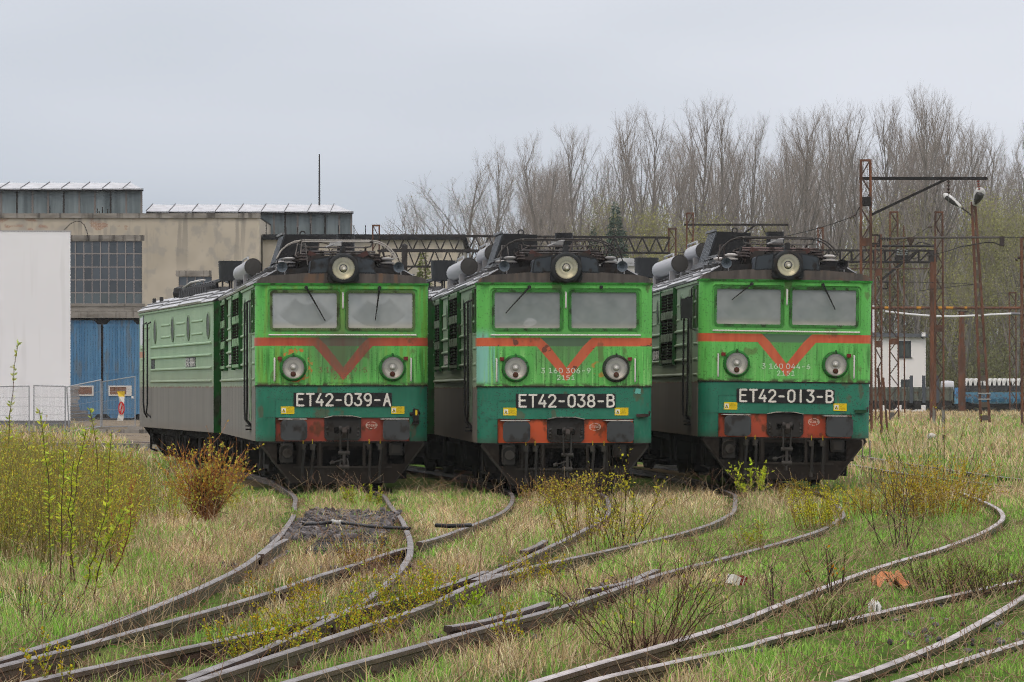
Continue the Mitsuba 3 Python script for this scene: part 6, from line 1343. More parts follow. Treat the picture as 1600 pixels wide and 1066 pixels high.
# things lying in the grass
wb_ = thing('boulder', 'whitish boulder in the long grass below the masts', 'boulder')
ico = trimesh.creation.icosphere(2); v = ico.vertices * [0.16, 0.13, 0.13] * (1 + 0.3 * (meshkit.noise(ico.vertices * 2.2 + 5)[:, None] - 0.5)); MB().add(v + at(1456, 683, 150), ico.faces, (0.50, 0.47, 0.42)).put(sub(wb_, 'stone'), 'm_matt')
b = MB(); o = at(1475, 685, 148); b.box(-0.05, 0.05, -0.05, 0.05, -0.15, 0.1, (0.03, 0.026, 0.024), o=o); wb2 = thing('stump', 'small dark stump beside the whitish boulder', 'stump'); b.put(sub(wb2, 'wood'), 'm_matt')
Yk = 11760 / (909 - 608); o = at(1148, 908, Yk); R = rotz(0.5)[:3, :3] @ np.array([[0.93, 0, 0.36], [0, 1, 0], [-0.36, 0, 0.93]])
mk = thing('concrete_marker', 'white and dark red painted block fallen in the grass right of centre', 'marker')
b = MB(); b.box(-0.055, 0.025, -0.05, 0.05, -0.04, 0.045, (0.60, 0.58, 0.53), R, o); b.put(sub(mk, 'white_part'), 'm_matt')
for q_ in range(2): b = MB(); b.box(0.027 + q_ * 0.036, 0.052 + q_ * 0.036, -0.052, 0.052, -0.03, 0.065, (0.17, 0.028, 0.025), R, o); b.put(sub(mk, 'red_band'), 'm_matt')
b = MB(); b.box(0.0525, 0.0625, -0.05, 0.05, -0.03, 0.067, (0.62, 0.6, 0.55), R, o); b.put(sub(mk, 'white_stripe'), 'm_matt')
Yo = 11760 / (918 - 608)
def rag(lbl, cx, cy, Y, w, h_, col, seed, nm, cat):
    n_ = 22; u, v_ = np.meshgrid(np.linspace(-1, 1, n_), np.linspace(-1, 1, n_), indexing='ij')
    r_ = np.sqrt(u ** 2 + v_ ** 2); f = meshkit.fbm(np.stack([u * 2.2 + seed, v_ * 2.2, u * 0], -1), 4, seed)
    x = w * u * (1 + 0.2 * (f - 0.5)); y = w * 0.8 * v_; z = h_ * np.clip(1.25 - r_ * 0.95, 0, 1) ** 0.8 * (0.35 + 1.2 * f) - 0.02 + 0.035 * np.sin(u * 9 + v_ * 4 + f * 6)
    o = at(cx, cy, Y) + [0, 0, 0.03]; i_, j_ = np.meshgrid(np.arange(n_ - 1), np.arange(n_ - 1), indexing='ij')
    q = np.stack([i_ * n_ + j_, (i_ + 1) * n_ + j_, (i_ + 1) * n_ + j_ + 1, i_ * n_ + j_ + 1], -1).reshape(-1, 4)
    V = np.stack([x, y, z - 0.25 * u * h_], -1).reshape(-1, 3) + o
    t = thing(nm, lbl, cat); MB().add(V, q, col).put(sub(t, 'film'), 'm_satin')
rag('crumpled orange plastic bag lying in the grass beside the right rail', 1392, 918, Yo, 0.16, 0.10, (0.50, 0.21, 0.09), 3, 'plastic_bag', 'bag')
rag('small white scrap of paper beside the near right rail', 1367, 955, 11760 / (956 - 608), 0.05, 0.045, (0.66, 0.66, 0.64), 7, 'paper_scrap', 'paper')
# ================================================================ vegetation
def segs_mesh(P0, P1, R0, R1, sides=3):
    """thin tapered prisms for many segments at once"""
    P0, P1, R0, R1 = (np.asarray(a, float) for a in (P0, P1, R0, R1))
    d = P1 - P0; d /= np.linalg.norm(d, axis=1, keepdims=True) + 1e-12
    ref = np.where(np.abs(d[:, 2:]) < 0.9, [[0, 0, 1.0]], [[1.0, 0, 0]])
    a = np.cross(d, ref); a /= np.linalg.norm(a, axis=1, keepdims=True) + 1e-12
    b = np.cross(d, a)
    ang = np.arange(sides) * 2 * np.pi / sides
    off = np.cos(ang)[None, :, None] * a[:, None] + np.sin(ang)[None, :, None] * b[:, None]
    v = np.concatenate([P0[:, None] + off * R0[:, None, None], P1[:, None] + off * R1[:, None, None]], 1)
    n = len(P0); base = (np.arange(n) * 2 * sides)[:, None, None]
    k = np.arange(sides)
    f = np.vstack([np.stack([k, (k + 1) % sides, (k + 1) % sides + sides], 1), np.stack([k, (k + 1) % sides + sides, k + sides], 1)])
    return v.reshape(-1, 3), (f[None] + base).reshape(-1, 3), 2 * sides
def quads_mesh(C, size, rng, aspect=0.55, axis=None):
    """leaf blades as bent diamonds of 2 triangles at the points C"""
    n = len(C); C = np.asarray(C); size = np.broadcast_to(size, (n,))[:, None]
    d = rng.normal(size=(n, 3)) if axis is None else axis + 0.45 * rng.normal(size=(n, 3)); d /= np.linalg.norm(d, axis=1, keepdims=True) + 1e-9
    e = np.cross(d, rng.normal(size=(n, 3))); e /= np.linalg.norm(e, axis=1, keepdims=True) + 1e-9
    v = np.stack([C, C + d * size * 0.5 + e * size * aspect * 0.5, C + d * size, C + d * size * 0.5 - e * size * aspect * 0.5], 1).reshape(-1, 3)
    base = (np.arange(n) * 4)[:, None, None]
    return v, (np.array([[0, 1, 2], [0, 2, 3]])[None] + base).reshape(-1, 3), 4

class Wood:
    def __init__(s): s.a, s.b, s.r, s.q, s.lv, s.tips = [], [], [], [], [], []
    def path(s, p, d, L, r0, r1, n, wob, up, rng, lvl):
        """a bending limb; returns its nodes"""
        P = [np.array(p, float)]; d = np.array(d, float)
        for i in range(n):
            d = d + wob * rng.normal(size=3) + np.array([0, 0, up]); d /= np.linalg.norm(d)
            q = P[-1] + d * L / n
            s.a.append(P[-1]); s.b.append(q); s.r.append(r0 + (r1 - r0) * i / n); s.q.append(r0 + (r1 - r0) * (i + 1) / n); s.lv.append(lvl)
            P.append(q)
        return P, d
    def split(s, lo, hi):
        m = (np.array(s.lv) >= lo) & (np.array(s.lv) <= hi)
        return (np.array(s.a)[m], np.array(s.b)[m], np.array(s.r)[m], np.array(s.q)[m])
def side_dir(d, ang, rng):
    a, b, d = frame(d); t = rng.random() * 2 * np.pi
    return d * math.cos(ang) + (a * math.cos(t) + b * math.sin(t)) * math.sin(ang)
def poplar(seed, H=24.0, spread=1.0, low=0.22, twig=0.0085, nprim=24, dens=1.0):
    rng = np.random.default_rng(seed); w = Wood()
    T_, d_ = w.path([0, 0, -0.3], [0.04 * rng.normal(), 0.04 * rng.normal(), 1], H * 0.93, 0.20 + 0.05 * rng.random(), 0.03, 14, 0.035, 0.03, rng, 0)
    T_ = np.array(T_)
    for i in range(nprim):
        u = low + (0.96 - low) * ((i + rng.random()) / nprim) ** 0.9
        p = T_[0] + 0; k = u * (len(T_) - 1); k0 = int(k); p = T_[k0] + (T_[min(k0 + 1, len(T_) - 1)] - T_[k0]) * (k - k0)
        L = (1 - u) * H * rng.uniform(0.42, 0.72) + 1.6
        ang = math.radians(rng.uniform(20, 40) * (1.0 if u < 0.7 else 0.8)) * (0.75 + 0.25 * spread)
        B, _ = w.path(p, side_dir([0, 0, 1], ang, rng), L, 0.022 + 0.0085 * L, 0.014, 7, 0.055, 0.10 / spread, rng, 1)
        for j in range(int((5 + L * 1.15) * dens)):
            m = rng.uniform(0.18, 1.0) * 7; m0 = min(int(m), 6); q = B[m0] + (B[m0 + 1] - B[m0]) * (m - m0)
            dd = B[m0 + 1] - B[m0]
            l2 = rng.uniform(0.7, 2.3) * (1.15 - 0.5 * m / 7)
            S, _ = w.path(q, side_dir(dd, math.radians(rng.uniform(20, 42)), rng), l2, 0.0105, 0.0055, 3, 0.06, 0.18, rng, 2)
            for t in range(int(4 * dens) + 1):
                z = rng.uniform(0.2, 1.0) * 3; z0 = min(int(z), 2); q2 = S[z0] + (S[z0 + 1] - S[z0]) * (z - z0)
                X, _ = w.path(q2, side_dir(S[z0 + 1] - S[z0], math.radians(rng.uniform(20, 50)), rng), rng.uniform(0.35, 1.05), twig * 0.8, twig * 0.45, 2, 0.06, 0.12, rng, 3)
                w.tips.append(X[-1])
    return w, rng
def wood_mesh(parts, cols, jitter=0.25, rng=None, sides=3):
    V, F, C, n = [], [], [], 0
    for (a, b, r, q), c in zip(parts, cols):
        if len(a) == 0: continue
        v, f, k = segs_mesh(a, b, r, q, sides)
        g = np.repeat(1 + jitter * (rng.random(len(a)) - 0.5) * 2, k)[:, None]
        V.append(v); F.append(f + n); C.append(np.array(c) * g); n += len(v)
    return np.vstack(V), np.vstack(F), np.vstack(C)
def to_ply(v, f, c, bsdf): return mikit.ply((v, f), bsdf, smooth=False, color=c)
BARK, BRANCH, TWIG = (0.19, 0.178, 0.162), (0.225, 0.207, 0.19), (0.29, 0.255, 0.23)
kinds = {}
def tree_kind(name, w, rng, bark=BARK, branch=BRANCH, twig=TWIG, leaves=0, lsize=0.1, lcol=(0.2, 0.22, 0.06), lspread=0.3):
    trunk = to_ply(*wood_mesh([w.split(0, 0)], [bark], 0.1, rng, 6), 'm_matt')
    v, f, c = wood_mesh([w.split(1, 1), w.split(2, 2), w.split(3, 3)], [branch, twig, twig], 0.25, rng)
    if leaves:
        tips = np.array(w.tips); k = rng.integers(0, len(tips), leaves)
        C = tips[k] + rng.normal(size=(leaves, 3)) * lspread
        v2, f2, m = quads_mesh(C, lsize * (0.6 + 0.8 * rng.random(leaves)), rng, 0.8)
        g = np.repeat(0.65 + 0.7 * rng.random(leaves), m)[:, None]
        f = np.vstack([f, f2 + len(v)]); v = np.vstack([v, v2]); c = np.vstack([c, np.array(lcol) * g])
    crown = to_ply(v, f, c, 'm_leaf')
    scene['tree_kind_' + name] = {'type': 'shapegroup', 'trunk': trunk, 'crown': crown}
    kinds[name] = True
for k_ in range(4): tree_kind(f'poplar_{k_}', *poplar(100 + k_, 25, 1.0 + 0.15 * k_, 0.20 + 0.03 * k_, nprim=23 + 2 * k_), leaves=700, lsize=0.05, lcol=(0.27, 0.215, 0.15), lspread=0.012)
tree_kind('wide', *poplar(140, 17, 2.6, 0.12, nprim=20), leaves=1500, lsize=0.06, lcol=(0.31, 0.28, 0.18), lspread=0.015)
for k_ in range(2): tree_kind(f'budding_{k_}', *poplar(150 + k_, 15, 1.4, 0.12, nprim=20), leaves=7500, lsize=0.12, lcol=(0.29, 0.29, 0.11) if k_ == 0 else (0.25, 0.25, 0.12), lspread=0.45)
tree_kind('birch', *poplar(160, 14, 1.3, 0.25, nprim=14, dens=0.7), bark=(0.42, 0.40, 0.37), branch=(0.30, 0.28, 0.25), leaves=700, lsize=0.08, lcol=(0.22, 0.23, 0.08))
def thicket(seed, H=6.0, R=3.0, n=26, leaves=5200, lcol=(0.17, 0.19, 0.06), lsize=0.13):
    rng = np.random.default_rng(seed); w = Wood()
    for _ in range(n):
        p = np.array([rng.normal() * R * 0.4, rng.normal() * R * 0.4, -0.2])
        S, _d = w.path(p, [0.25 * rng.normal(), 0.25 * rng.normal(), 1], H * rng.uniform(0.55, 1.0), 0.045, 0.012, 5, 0.10, 0.02, rng, 0)
        for j in range(9):
            m = rng.uniform(0.2, 1.0) * 5; m0 = min(int(m), 4); q = S[m0] + (S[m0 + 1] - S[m0]) * (m - m0)
            X, _d = w.path(q, side_dir(S[m0 + 1] - S[m0], math.radians(rng.uniform(25, 60)), rng), rng.uniform(0.5, 1.6), 0.014, 0.006, 3, 0.1, 0.05, rng, 2)
            w.tips += X[1:]
    return w, rng
for k_ in range(3): tree_kind(f'thicket_{k_}', *thicket(170 + k_), bark=(0.11, 0.09, 0.075), leaves=5600, lsize=0.14, lcol=((0.235, 0.24, 0.11), (0.20, 0.21, 0.10), (0.245, 0.215, 0.13))[k_], lspread=0.4)
def place(key, kind, X, Y, z, s, rot, sz=None):
    scene[key] = {'type': 'instance', 'group': {'type': 'ref', 'id': 'tree_kind_' + kind}, 'to_world': T().translate([X, Y, z]).rotate([0, 0, 1], rot).scale([s, s, sz or s])}
rng = np.random.default_rng(77)
SKY_LINE = [(585, 330), (640, 275), (690, 255), (740, 262), (790, 236), (840, 248), (880, 214), (910, 206), (960, 202), (1000, 186), (1040, 175), (1080, 166), (1125, 166), (1170, 190), (1200, 186), (1245, 180), (1290, 176), (1330, 186), (1360, 168), (1390, 166), (1430, 152), (1480, 147), (1505, 158), (1540, 200), (1590, 206), (1640, 190), (1700, 190)]
lx, ly = np.array(SKY_LINE).T
place_words = lambda x: 'behind the leftmost locomotive' if x < 700 else 'above the middle locomotive' if x < 1020 else 'above the rightmost locomotive' if x < 1345 else 'behind the rusty masts on the right'
# front row: one bare poplar for each crown that can be told apart on the skyline
fr = [790, 842, 876, 912, 958, 1002, 1040, 1080, 1124, 1168, 1204, 1246, 1290, 1330, 1362, 1392, 1430, 1462, 1490, 1540, 1592, 1640]
ordn = ['first', 'second', 'third', 'fourth', 'fifth', 'sixth', 'seventh', 'eighth', 'ninth', 'tenth', 'eleventh', 'twelfth', 'thirteenth', 'fourteenth', 'fifteenth', 'sixteenth', 'seventeenth', 'eighteenth', 'nineteenth', 'twentieth', 'twenty-first', 'twenty-second']
for i_, x in enumerate(fr):
    Y = rng.uniform(352, 372); top = np.interp(x, lx, ly); H = zat(top, Y)
    key = thing('poplar_tree', f'{ordn[i_]} bare poplar from the left along the skyline row', 'tree', 'bare poplars along the skyline')
    place(key, f'poplar_{i_ % 4}', xat(x, Y), Y, 0, H / 24.3 * rng.uniform(0.82, 0.95), rng.uniform(0, 360), H / 23.9)
# rows behind
for i_ in range(38):
    x = rng.uniform(800, 1690); Y = rng.uniform(385, 440); top = np.interp(x, lx, ly) + rng.uniform(4, 50) ; H = zat(top, Y)
    key = thing('poplar_tree', f'bare grey poplar of the rear rows, {place_words(x)}', 'tree', f'bare poplars {place_words(x)}')
    place(key, f'poplar_{rng.integers(4)}', xat(x, Y), Y, 0, H / 25.2, rng.uniform(0, 360))
for x, top, lbl in ((705, 250, 'broad spreading bare tree standing left of the poplars'), (640, 318, 'low wide bare tree at the left end of the wood'), (752, 262, 'bare spreading tree between the broad tree and the first poplar')):
    Y = 340 if top < 300 else 350; H = zat(top, Y); key = thing('broadleaf_tree', lbl, 'tree'); place(key, 'wide', xat(x, Y), Y, 0, H / 17.0, 200 + x, H / 17.0)
for i_ in range(34):
    x = rng.uniform(760, 1690) if i_ > 8 else rng.uniform(1340, 1640); Y = rng.uniform(342, 400) if not 1320 < x < 1475 else rng.uniform(364, 400); top = rng.uniform(318, 420); H = zat(top, Y)
    key = thing('budding_tree', f'yellow-green budding tree under the poplars {place_words(x)}', 'tree', f'budding trees {place_words(x)}')
    place(key, f'budding_{rng.integers(2)}', xat(x, Y), Y, 0, H / 15, rng.uniform(0, 360))
for x, top, lbl in ((1480, 395, 'white-barked birch among the green trees right of the lamp post'), (1578, 372, 'pale birch at the right edge behind the masts'), (1440, 430, 'thin birch behind the thick brown post'), (1498, 470, 'small birch right of the brown pipe post')):
    Y = 358; H = zat(top, Y); key = thing('birch_tree', lbl, 'tree'); place(key, 'birch', xat(x, Y), Y, 0, H / 14, x * 7 % 360)
for i_ in range(60):
    x = rng.uniform(900, 1690) if i_ > 18 else rng.uniform(1340, 1620); Y = rng.uniform(347, 385) if x > 1450 or x < 1330 else rng.uniform(366, 390); H = rng.uniform(3.5, 7.5)
    key = thing('thicket_shrub', f'leafing shrub at the foot of the wood {place_words(x)}', 'shrub', f'leafing shrubs {place_words(x)}')
    place(key, f'thicket_{rng.integers(3)}', xat(x, Y), Y, 0, H / 6, rng.uniform(0, 360))
# far wood that reads as one grey mass
w = Wood(); r_ = np.random.default_rng(9); pts = []
for _ in range(420):
    x = r_.uniform(-16, 70); Y = r_.uniform(450, 500); pxx = 800 + x / Y * FOC; H = max(4.0, zat(np.interp(pxx, lx, ly) + r_.uniform(50, 150), Y))
    S, _d = w.path([x, Y, 0], [0.05 * r_.normal(), 0, 1], H, 0.12, 0.02, 4, 0.05, 0.05, r_, 0)
    for j in range(16):
        m = r_.uniform(0.15, 1) * 4; m0 = min(int(m), 3); q = S[m0] + (S[m0 + 1] - S[m0]) * (m - m0)
        w.path(q, side_dir([0, 0, 1], math.radians(r_.uniform(20, 50)), r_), r_.uniform(1, 3.4), 0.035, 0.012, 2, 0.08, 0.1, r_, 1)
v, f, c = wood_mesh([w.split(0, 0), w.split(1, 1)], [(0.16, 0.145, 0.13), (0.20, 0.18, 0.16)], 0.2, r_)
C = np.stack([r_.uniform(-14, 70, 26000), r_.uniform(440, 500, 26000), np.abs(r_.normal(size=26000)) * 5.0], 1); v2, f2, m = quads_mesh(C, 0.28, r_, 0.8)
g_ = np.repeat(0.6 + 0.8 * r_.random(len(C)), m)[:, None]; c2 = np.where(np.repeat(r_.random(len(C)) < 0.5, m)[:, None], (0.20, 0.205, 0.12), (0.19, 0.175, 0.145)) * g_
scene[struct('far_wood', 'stuff', 'grey mass of bare far woodland behind the poplars', 'woodland')] = to_ply(np.vstack([v, v2]), np.vstack([f, f2 + len(v)]), np.vstack([c, c2]), 'm_leaf')
# conifers
def conifer(key, X, Y, H, R, col, seed, n=5200, leaf=0.16):
    r = np.random.default_rng(seed); w = Wood(); w.path([X, Y, 0], [0, 0, 1], H, 0.14, 0.02, 6, 0.01, 0, r, 0)
    scene[sub(key, 'trunk')] = to_ply(*wood_mesh([w.split(0, 0)], [(0.09, 0.07, 0.055)], 0.1, r, 6), 'm_matt')
    u = 1 - np.sqrt(r.random(n)); lay = np.floor(u * 15) / 15 + 0.04 * r.random(n); u = 0.88 * u + 0.12 * lay
    th = r.random(n) * 2 * np.pi; rad = R * (1 - u) ** 0.85 * (0.35 + 0.65 * r.random(n) ** 0.5) * (0.8 + 0.35 * np.sin(th * 5 + u * 40))
    C = np.stack([X + rad * np.cos(th), Y + rad * np.sin(th), 0.5 + u * (H - 0.5) - 0.12 * rad], 1)
    ax = np.stack([np.cos(th), np.sin(th), -0.25 + 0 * th], 1); v, f, m = quads_mesh(C, leaf * (0.6 + 0.9 * r.random(n)), r, 0.35, ax)
    scene[sub(key, 'crown')] = to_ply(v, f, np.array(col) * np.repeat(0.5 + 0.9 * r.random(n), m)[:, None], 'm_leaf')
conifer(thing('spruce_tree', 'dark green spruce above the middle locomotive roof', 'tree'), xat(962, 330), 330, zat(314, 330), 2.7, (0.06, 0.095, 0.07), 1, 30000, 0.22)
conifer(thing('spruce_tree', 'smaller dark spruce just left of the tall spruce', 'tree'), xat(927, 335), 335, zat(350, 335), 1.7, (0.07, 0.095, 0.07), 2, 14000, 0.2)
conifer(thing('thuja_tree', 'light green conifer by the workshop wing right of the leftmost locomotive', 'tree'), xat(661, 240), 240, zat(388, 240), 1.35, (0.17, 0.20, 0.06), 3, 9000, 0.2)

# ---------------------------------------------------------------- grass
def gz(X, Y): return ground_z(np.asarray(X), np.asarray(Y))
def patch_noise(X, Y, sx, sy, seed): return meshkit.fbm(np.stack([X * sx, Y * sy, X * 0 + seed], -1), 4, seed)
def blades(X, Y, h, wd, rng, lean=0.35, segs=2):
    n = len(X); z = gz(X, Y) - 0.01
    a = rng.random(n) * 2 * np.pi; b = rng.random(n) * 2 * np.pi; L = lean * (0.3 + rng.random(n))
    p = np.stack([X, Y, z], 1); side = np.stack([np.cos(a), 0.35 * np.sin(a), 0 * a], 1) * wd[:, None] / 2
    ld = np.stack([np.cos(b), np.sin(b), 0 * b], 1) * (h * L)[:, None]; up = np.zeros((n, 3)); up[:, 2] = h
    m1 = p + up * 0.55 + ld * 0.3; t = p + up * (1 - 0.25 * L[:, None]) + ld
    v = np.stack([p - side, p + side, m1 + side * 0.8, m1 - side * 0.8, t], 1).reshape(-1, 3)
    f = (np.array([[0, 1, 2], [0, 2, 3], [3, 2, 4]])[None] + (np.arange(n) * 5)[:, None, None]).reshape(-1, 3)
    return v, f, 5
rng = np.random.default_rng(123)
def field(n, y0, y1, power):
    u = rng.random(n)
    Y = (y0 ** power + u * (y1 ** power - y0 ** power)) ** (1 / power)
    X = (rng.random(n) * 2 - 1) * (Y * 0.118 + 0.35)
    return X, Y
def under_engine(X, Y):
    m = np.zeros(len(X), bool)
    for L in LOCO:
        c, s = math.cos(L['yaw']), math.sin(L['yaw']); dx, dy = X - L['x'], Y - L['y']
        lx_, ly_ = c * dx + s * dy, -s * dx + c * dy
        m |= (np.abs(lx_) < 1.5) & (ly_ > 1.2) & (ly_ < 34)
    return m
STRAW = np.array([(0.58, 0.46, 0.24), (0.50, 0.37, 0.19), (0.66, 0.55, 0.35), (0.38, 0.27, 0.14), (0.54, 0.39, 0.26)])
GREEN = np.array([(0.20, 0.40, 0.055), (0.25, 0.45, 0.075), (0.30, 0.45, 0.11), (0.17, 0.31, 0.06), (0.36, 0.43, 0.13)])
def greenness(X, Y):
    g = 0.36 + 0.95 * (patch_noise(X, Y, 0.5, 0.16, 3) - 0.5) + 0.5 * (patch_noise(X, Y, 2.0, 0.7, 4) - 0.5)
    g += 0.42 * np.clip((X - 0.7) / 1.5, 0, 1) * np.clip((72 - Y) / 18, 0, 1)               # the damp lawn on the right
    g += 0.32 * np.exp(-((X - 4.7) / 1.8) ** 2 - ((Y - 52) / 11) ** 2)
    g -= 0.40 * np.exp(-((X - 1.8) / 1.9) ** 2 - ((Y - 64) / 11) ** 2)                        # bleached tussocks before the middle engine
    g += 0.10 * np.clip((-2.0 - X) / 1.2, 0, 1) * np.clip((46 - Y) / 8, 0, 1)
    return g
def add_grass(name, lbl, n, y0, y1, power, hr, wr, dry, seed, keep=None):
    X, Y = field(n, y0, y1, power)
    d, _ = kd.query(np.stack([X, Y], 1))
    pxx = 800 + X / Y * FOC; pyy = YH + FOC * HC / Y
    k = ~under_engine(X, Y) & (d > 0.05) & ~((pxx > 476) & (pxx < 618) & (pyy > 791) & (pyy < 847) & (patch_noise(X, Y, 2.2, 0.6, 77) < 0.60) & (rng.random(n) < 0.96))
    k &= ~((d < 0.45) & (Y < 46) & (X < 1.2) & (rng.random(n) < 0.55))
    hs_ = np.clip((d - 0.03) / 0.34, 0.22, 1.0) * np.clip(1.0 - 0.45 * np.clip((X - 1.0) / 1.0, 0, 1) * (Y < 60), 0.5, 1)
    g = greenness(X, Y) + 0.16 * rng.normal(size=n)
    k &= (g < 0.44) if dry else (g >= 0.28)
    clump = patch_noise(X, Y, 3.2, 1.6, 8 + seed)
    k &= rng.random(n) < np.clip(0.15 + 3.0 * (clump - 0.32), 0.10, 1)
    if keep is not None: k &= keep(X, Y)
    X, Y, hs_, clump = X[k], Y[k], hs_[k], clump[k]
    h = rng.uniform(*hr, len(X)) * hs_ * np.clip(0.15 + 1.8 * clump, 0.4, 1.6); wd = rng.uniform(*wr, len(X)) * np.clip(Y / 40, 0.8, 6)
    v, f, m = blades(X, Y, h, wd, rng, 0.75 if dry else 0.45)
    pal = STRAW if dry else GREEN
    c = pal[rng.integers(0, len(pal), len(X))] * (0.70 + 0.75 * rng.random((len(X), 1)))
    tone = patch_noise(X, Y, 0.9, 0.3, 12)[:, None]
    c = c * (0.72 + 0.55 * tone) + (np.array([0.05, -0.005, 0.0]) * (tone - 0.5) if dry else 0)
    scene[struct(name, 'stuff', lbl, 'grass')] = to_ply(v, f, np.repeat(np.clip(c, 0.01, 0.8), m, 0), 'm_leaf')
add_grass('dry_grass', 'bleached dry grass between and beside the tracks', 200000, 24, 82, 1.05, (0.05, 0.20), (0.0045, 0.010), True, 0)
add_grass('green_grass', 'fresh green grass growing through the dry stalks', 250000, 24, 82, 1.05, (0.04, 0.15), (0.005, 0.012), False, 1)
far_keep = lambda X, Y: (X > 4.5 + (Y - 78) * 0.06) | (X < -4.5 - (Y - 78) * 0.12)
add_grass('dry_grass', 'pale pinkish dry grass in the yard behind the locomotives', 120000, 82, 330, 0.7, (0.14, 0.36), (0.006, 0.010), True, 2, far_keep)
add_grass('green_grass', 'patchy green grass in the yard behind the locomotives', 70000, 82, 260, 0.6, (0.10, 0.28), (0.006, 0.010), False, 3, far_keep)
# litter: flat dead stalks on the ground
X, Y = field(11000, 24.5, 60, 1.0); d, _ = kd.query(np.stack([X, Y], 1)); k = d < 0.9; X, Y = X[k], Y[k]; n = len(X)
a = rng.random(n) * 2 * np.pi; L = rng.uniform(0.06, 0.20, n); z = gz(X, Y) + 0.015
P0 = np.stack([X, Y, z], 1); P1 = P0 + np.stack([np.cos(a) * L, np.sin(a) * L, rng.uniform(-0.02, 0.16, n) * (d[k] > 0.08)], 1)
v, f, m = segs_mesh(P0, P1, np.full(n, 0.0032), np.full(n, 0.0018)); c = np.array([(0.33, 0.24, 0.15), (0.22, 0.13, 0.085), (0.40, 0.31, 0.20)])[rng.integers(0, 3, n)]
scene[struct('dead_stalks', 'stuff', 'dead brown stalks lying between the rails', 'grass')] = to_ply(v, f, np.repeat(c, m, 0), 'm_leaf')
# tall seed stalks
X, Y = field(3400, 26, 78, 1.2); d, _ = kd.query(np.stack([X, Y], 1)); k = (d > 0.12) & ~under_engine(X, Y) & (patch_noise(X, Y, 1.1, 0.5, 31) > 0.46); X, Y = X[k], Y[k]; n = len(X)
H = rng.uniform(0.25, 0.55, n); ln = rng.normal(size=(n, 2)) * 0.14
P0 = np.stack([X, Y, gz(X, Y)], 1); P1 = P0 + np.stack([ln[:, 0] * 0.5, ln[:, 1] * 0.5, H * 0.6], 1); P2 = P0 + np.stack([ln[:, 0] * 1.5, ln[:, 1] * 1.5, H], 1)
v, f, m = segs_mesh(np.vstack([P0, P1]), np.vstack([P1, P2]), np.full(2 * n, 0.0026), np.full(2 * n, 0.0018)); c = np.array([(0.40, 0.30, 0.18), (0.30, 0.19, 0.12), (0.20, 0.11, 0.07)])[rng.integers(0, 3, n)]
scene[struct('dry_stalks', 'stuff', 'thin upright dry stalks standing over the grass', 'grass')] = to_ply(v, f, np.repeat(np.vstack([c, c]), m, 0), 'm_leaf')

# ---------------------------------------------------------------- shrubs
YLEAF = (0.50, 0.46, 0.03); GLEAF = (0.30, 0.42, 0.04)
def shoots(key, P, n, h, rad, lean, stem, leaf, nleaf, lsize, seed, sr=0.0045, twigs=3, low=0.25, core=0, corecol=(0.05, 0.03, 0.02), yscale=1.0, up=0.03, leafpart='leaves', wob=0.07, updir=0.35):
    """a many-stemmed shrub: stems, side twigs and small leaves; P = (x, y) on the ground"""
    r = np.random.default_rng(seed); w = Wood(); P = np.asarray(P, float); z = float(gz(np.array([P[0]]), np.array([P[1]]))[0])
    pts, dirs = [], []
    for i in range(n):
        a = r.random() * 2 * np.pi; q = math.sqrt(r.random())
        p = [P[0] + rad * q * math.cos(a), P[1] + rad * q * math.sin(a) * yscale, z - 0.03]
        d = [lean * q * math.cos(a) + 0.12 * r.normal(), lean * q * math.sin(a) * yscale + 0.12 * r.normal(), 1]
        L = h * r.uniform(0.55, 1.0)
        S, _d = w.path(p, d, L, sr, sr * 0.45, 6, wob, up, r, 0)
        for t in range(twigs):
            m = r.uniform(0.25, 0.95) * 6; m0 = min(int(m), 5); qq = S[m0] + (S[m0 + 1] - S[m0]) * (m - m0)
            X, _d = w.path(qq, side_dir(S[m0 + 1] - S[m0], math.radians(r.uniform(22, 55)), r), L * r.uniform(0.12, 0.34), sr * 0.55, sr * 0.3, 3, 0.1, 0.06, r, 1)
            for e in range(3): pts.append((X[e], X[e + 1]))
        for m0 in range(6):
            if m0 / 6 >= low: pts.append((S[m0], S[m0 + 1])); pts.append((S[m0], S[m0 + 1]))
    v, f, c = wood_mesh([w.split(0, 0), w.split(1, 1)], [stem, stem], 0.3, r)
    scene[sub(key, 'stems', kind='stuff')] = to_ply(v, f, c, 'm_matt')
    if nleaf:
        A, B = np.array([p[0] for p in pts]), np.array([p[1] for p in pts]); k = r.integers(0, len(A), nleaf); u = r.random((nleaf, 1))
        C = A[k] + (B[k] - A[k]) * u; ax = (B[k] - A[k]); ax /= np.linalg.norm(ax, axis=1, keepdims=True) + 1e-9
        v, f, m = quads_mesh(C, lsize * (0.55 + 0.8 * r.random(nleaf)), r, 0.6, ax * 0.5 + r.normal(size=(nleaf, 3)) * 0.45 + [0, 0, updir])
        lc = np.array(leaf); lc = lc if lc.ndim == 2 else lc[None]
        cc = lc[r.integers(0, len(lc), nleaf)] * (0.6 + 0.75 * r.random((nleaf, 1)))
        scene[sub(key, leafpart, kind='stuff')] = to_ply(v, f, np.repeat(cc, m, 0), 'm_leaf')
    if core:
        C = np.array([P[0], P[1], z + h * 0.30]) + r.normal(size=(core, 3)) * np.array([rad * 0.8, rad * 0.6, h * 0.10]); d = r.normal(size=(core, 3)); d /= np.linalg.norm(d, axis=1, keepdims=True)
        v, f, m = segs_mesh(C, C + d * 0.16, np.full(core, 0.006), np.full(core, 0.004)); scene[sub(key, 'dead_core', kind='stuff')] = to_ply(v, f, np.repeat(np.array(corecol) * (0.5 + r.random((core, 1))), m, 0), 'm_matt')
    return key
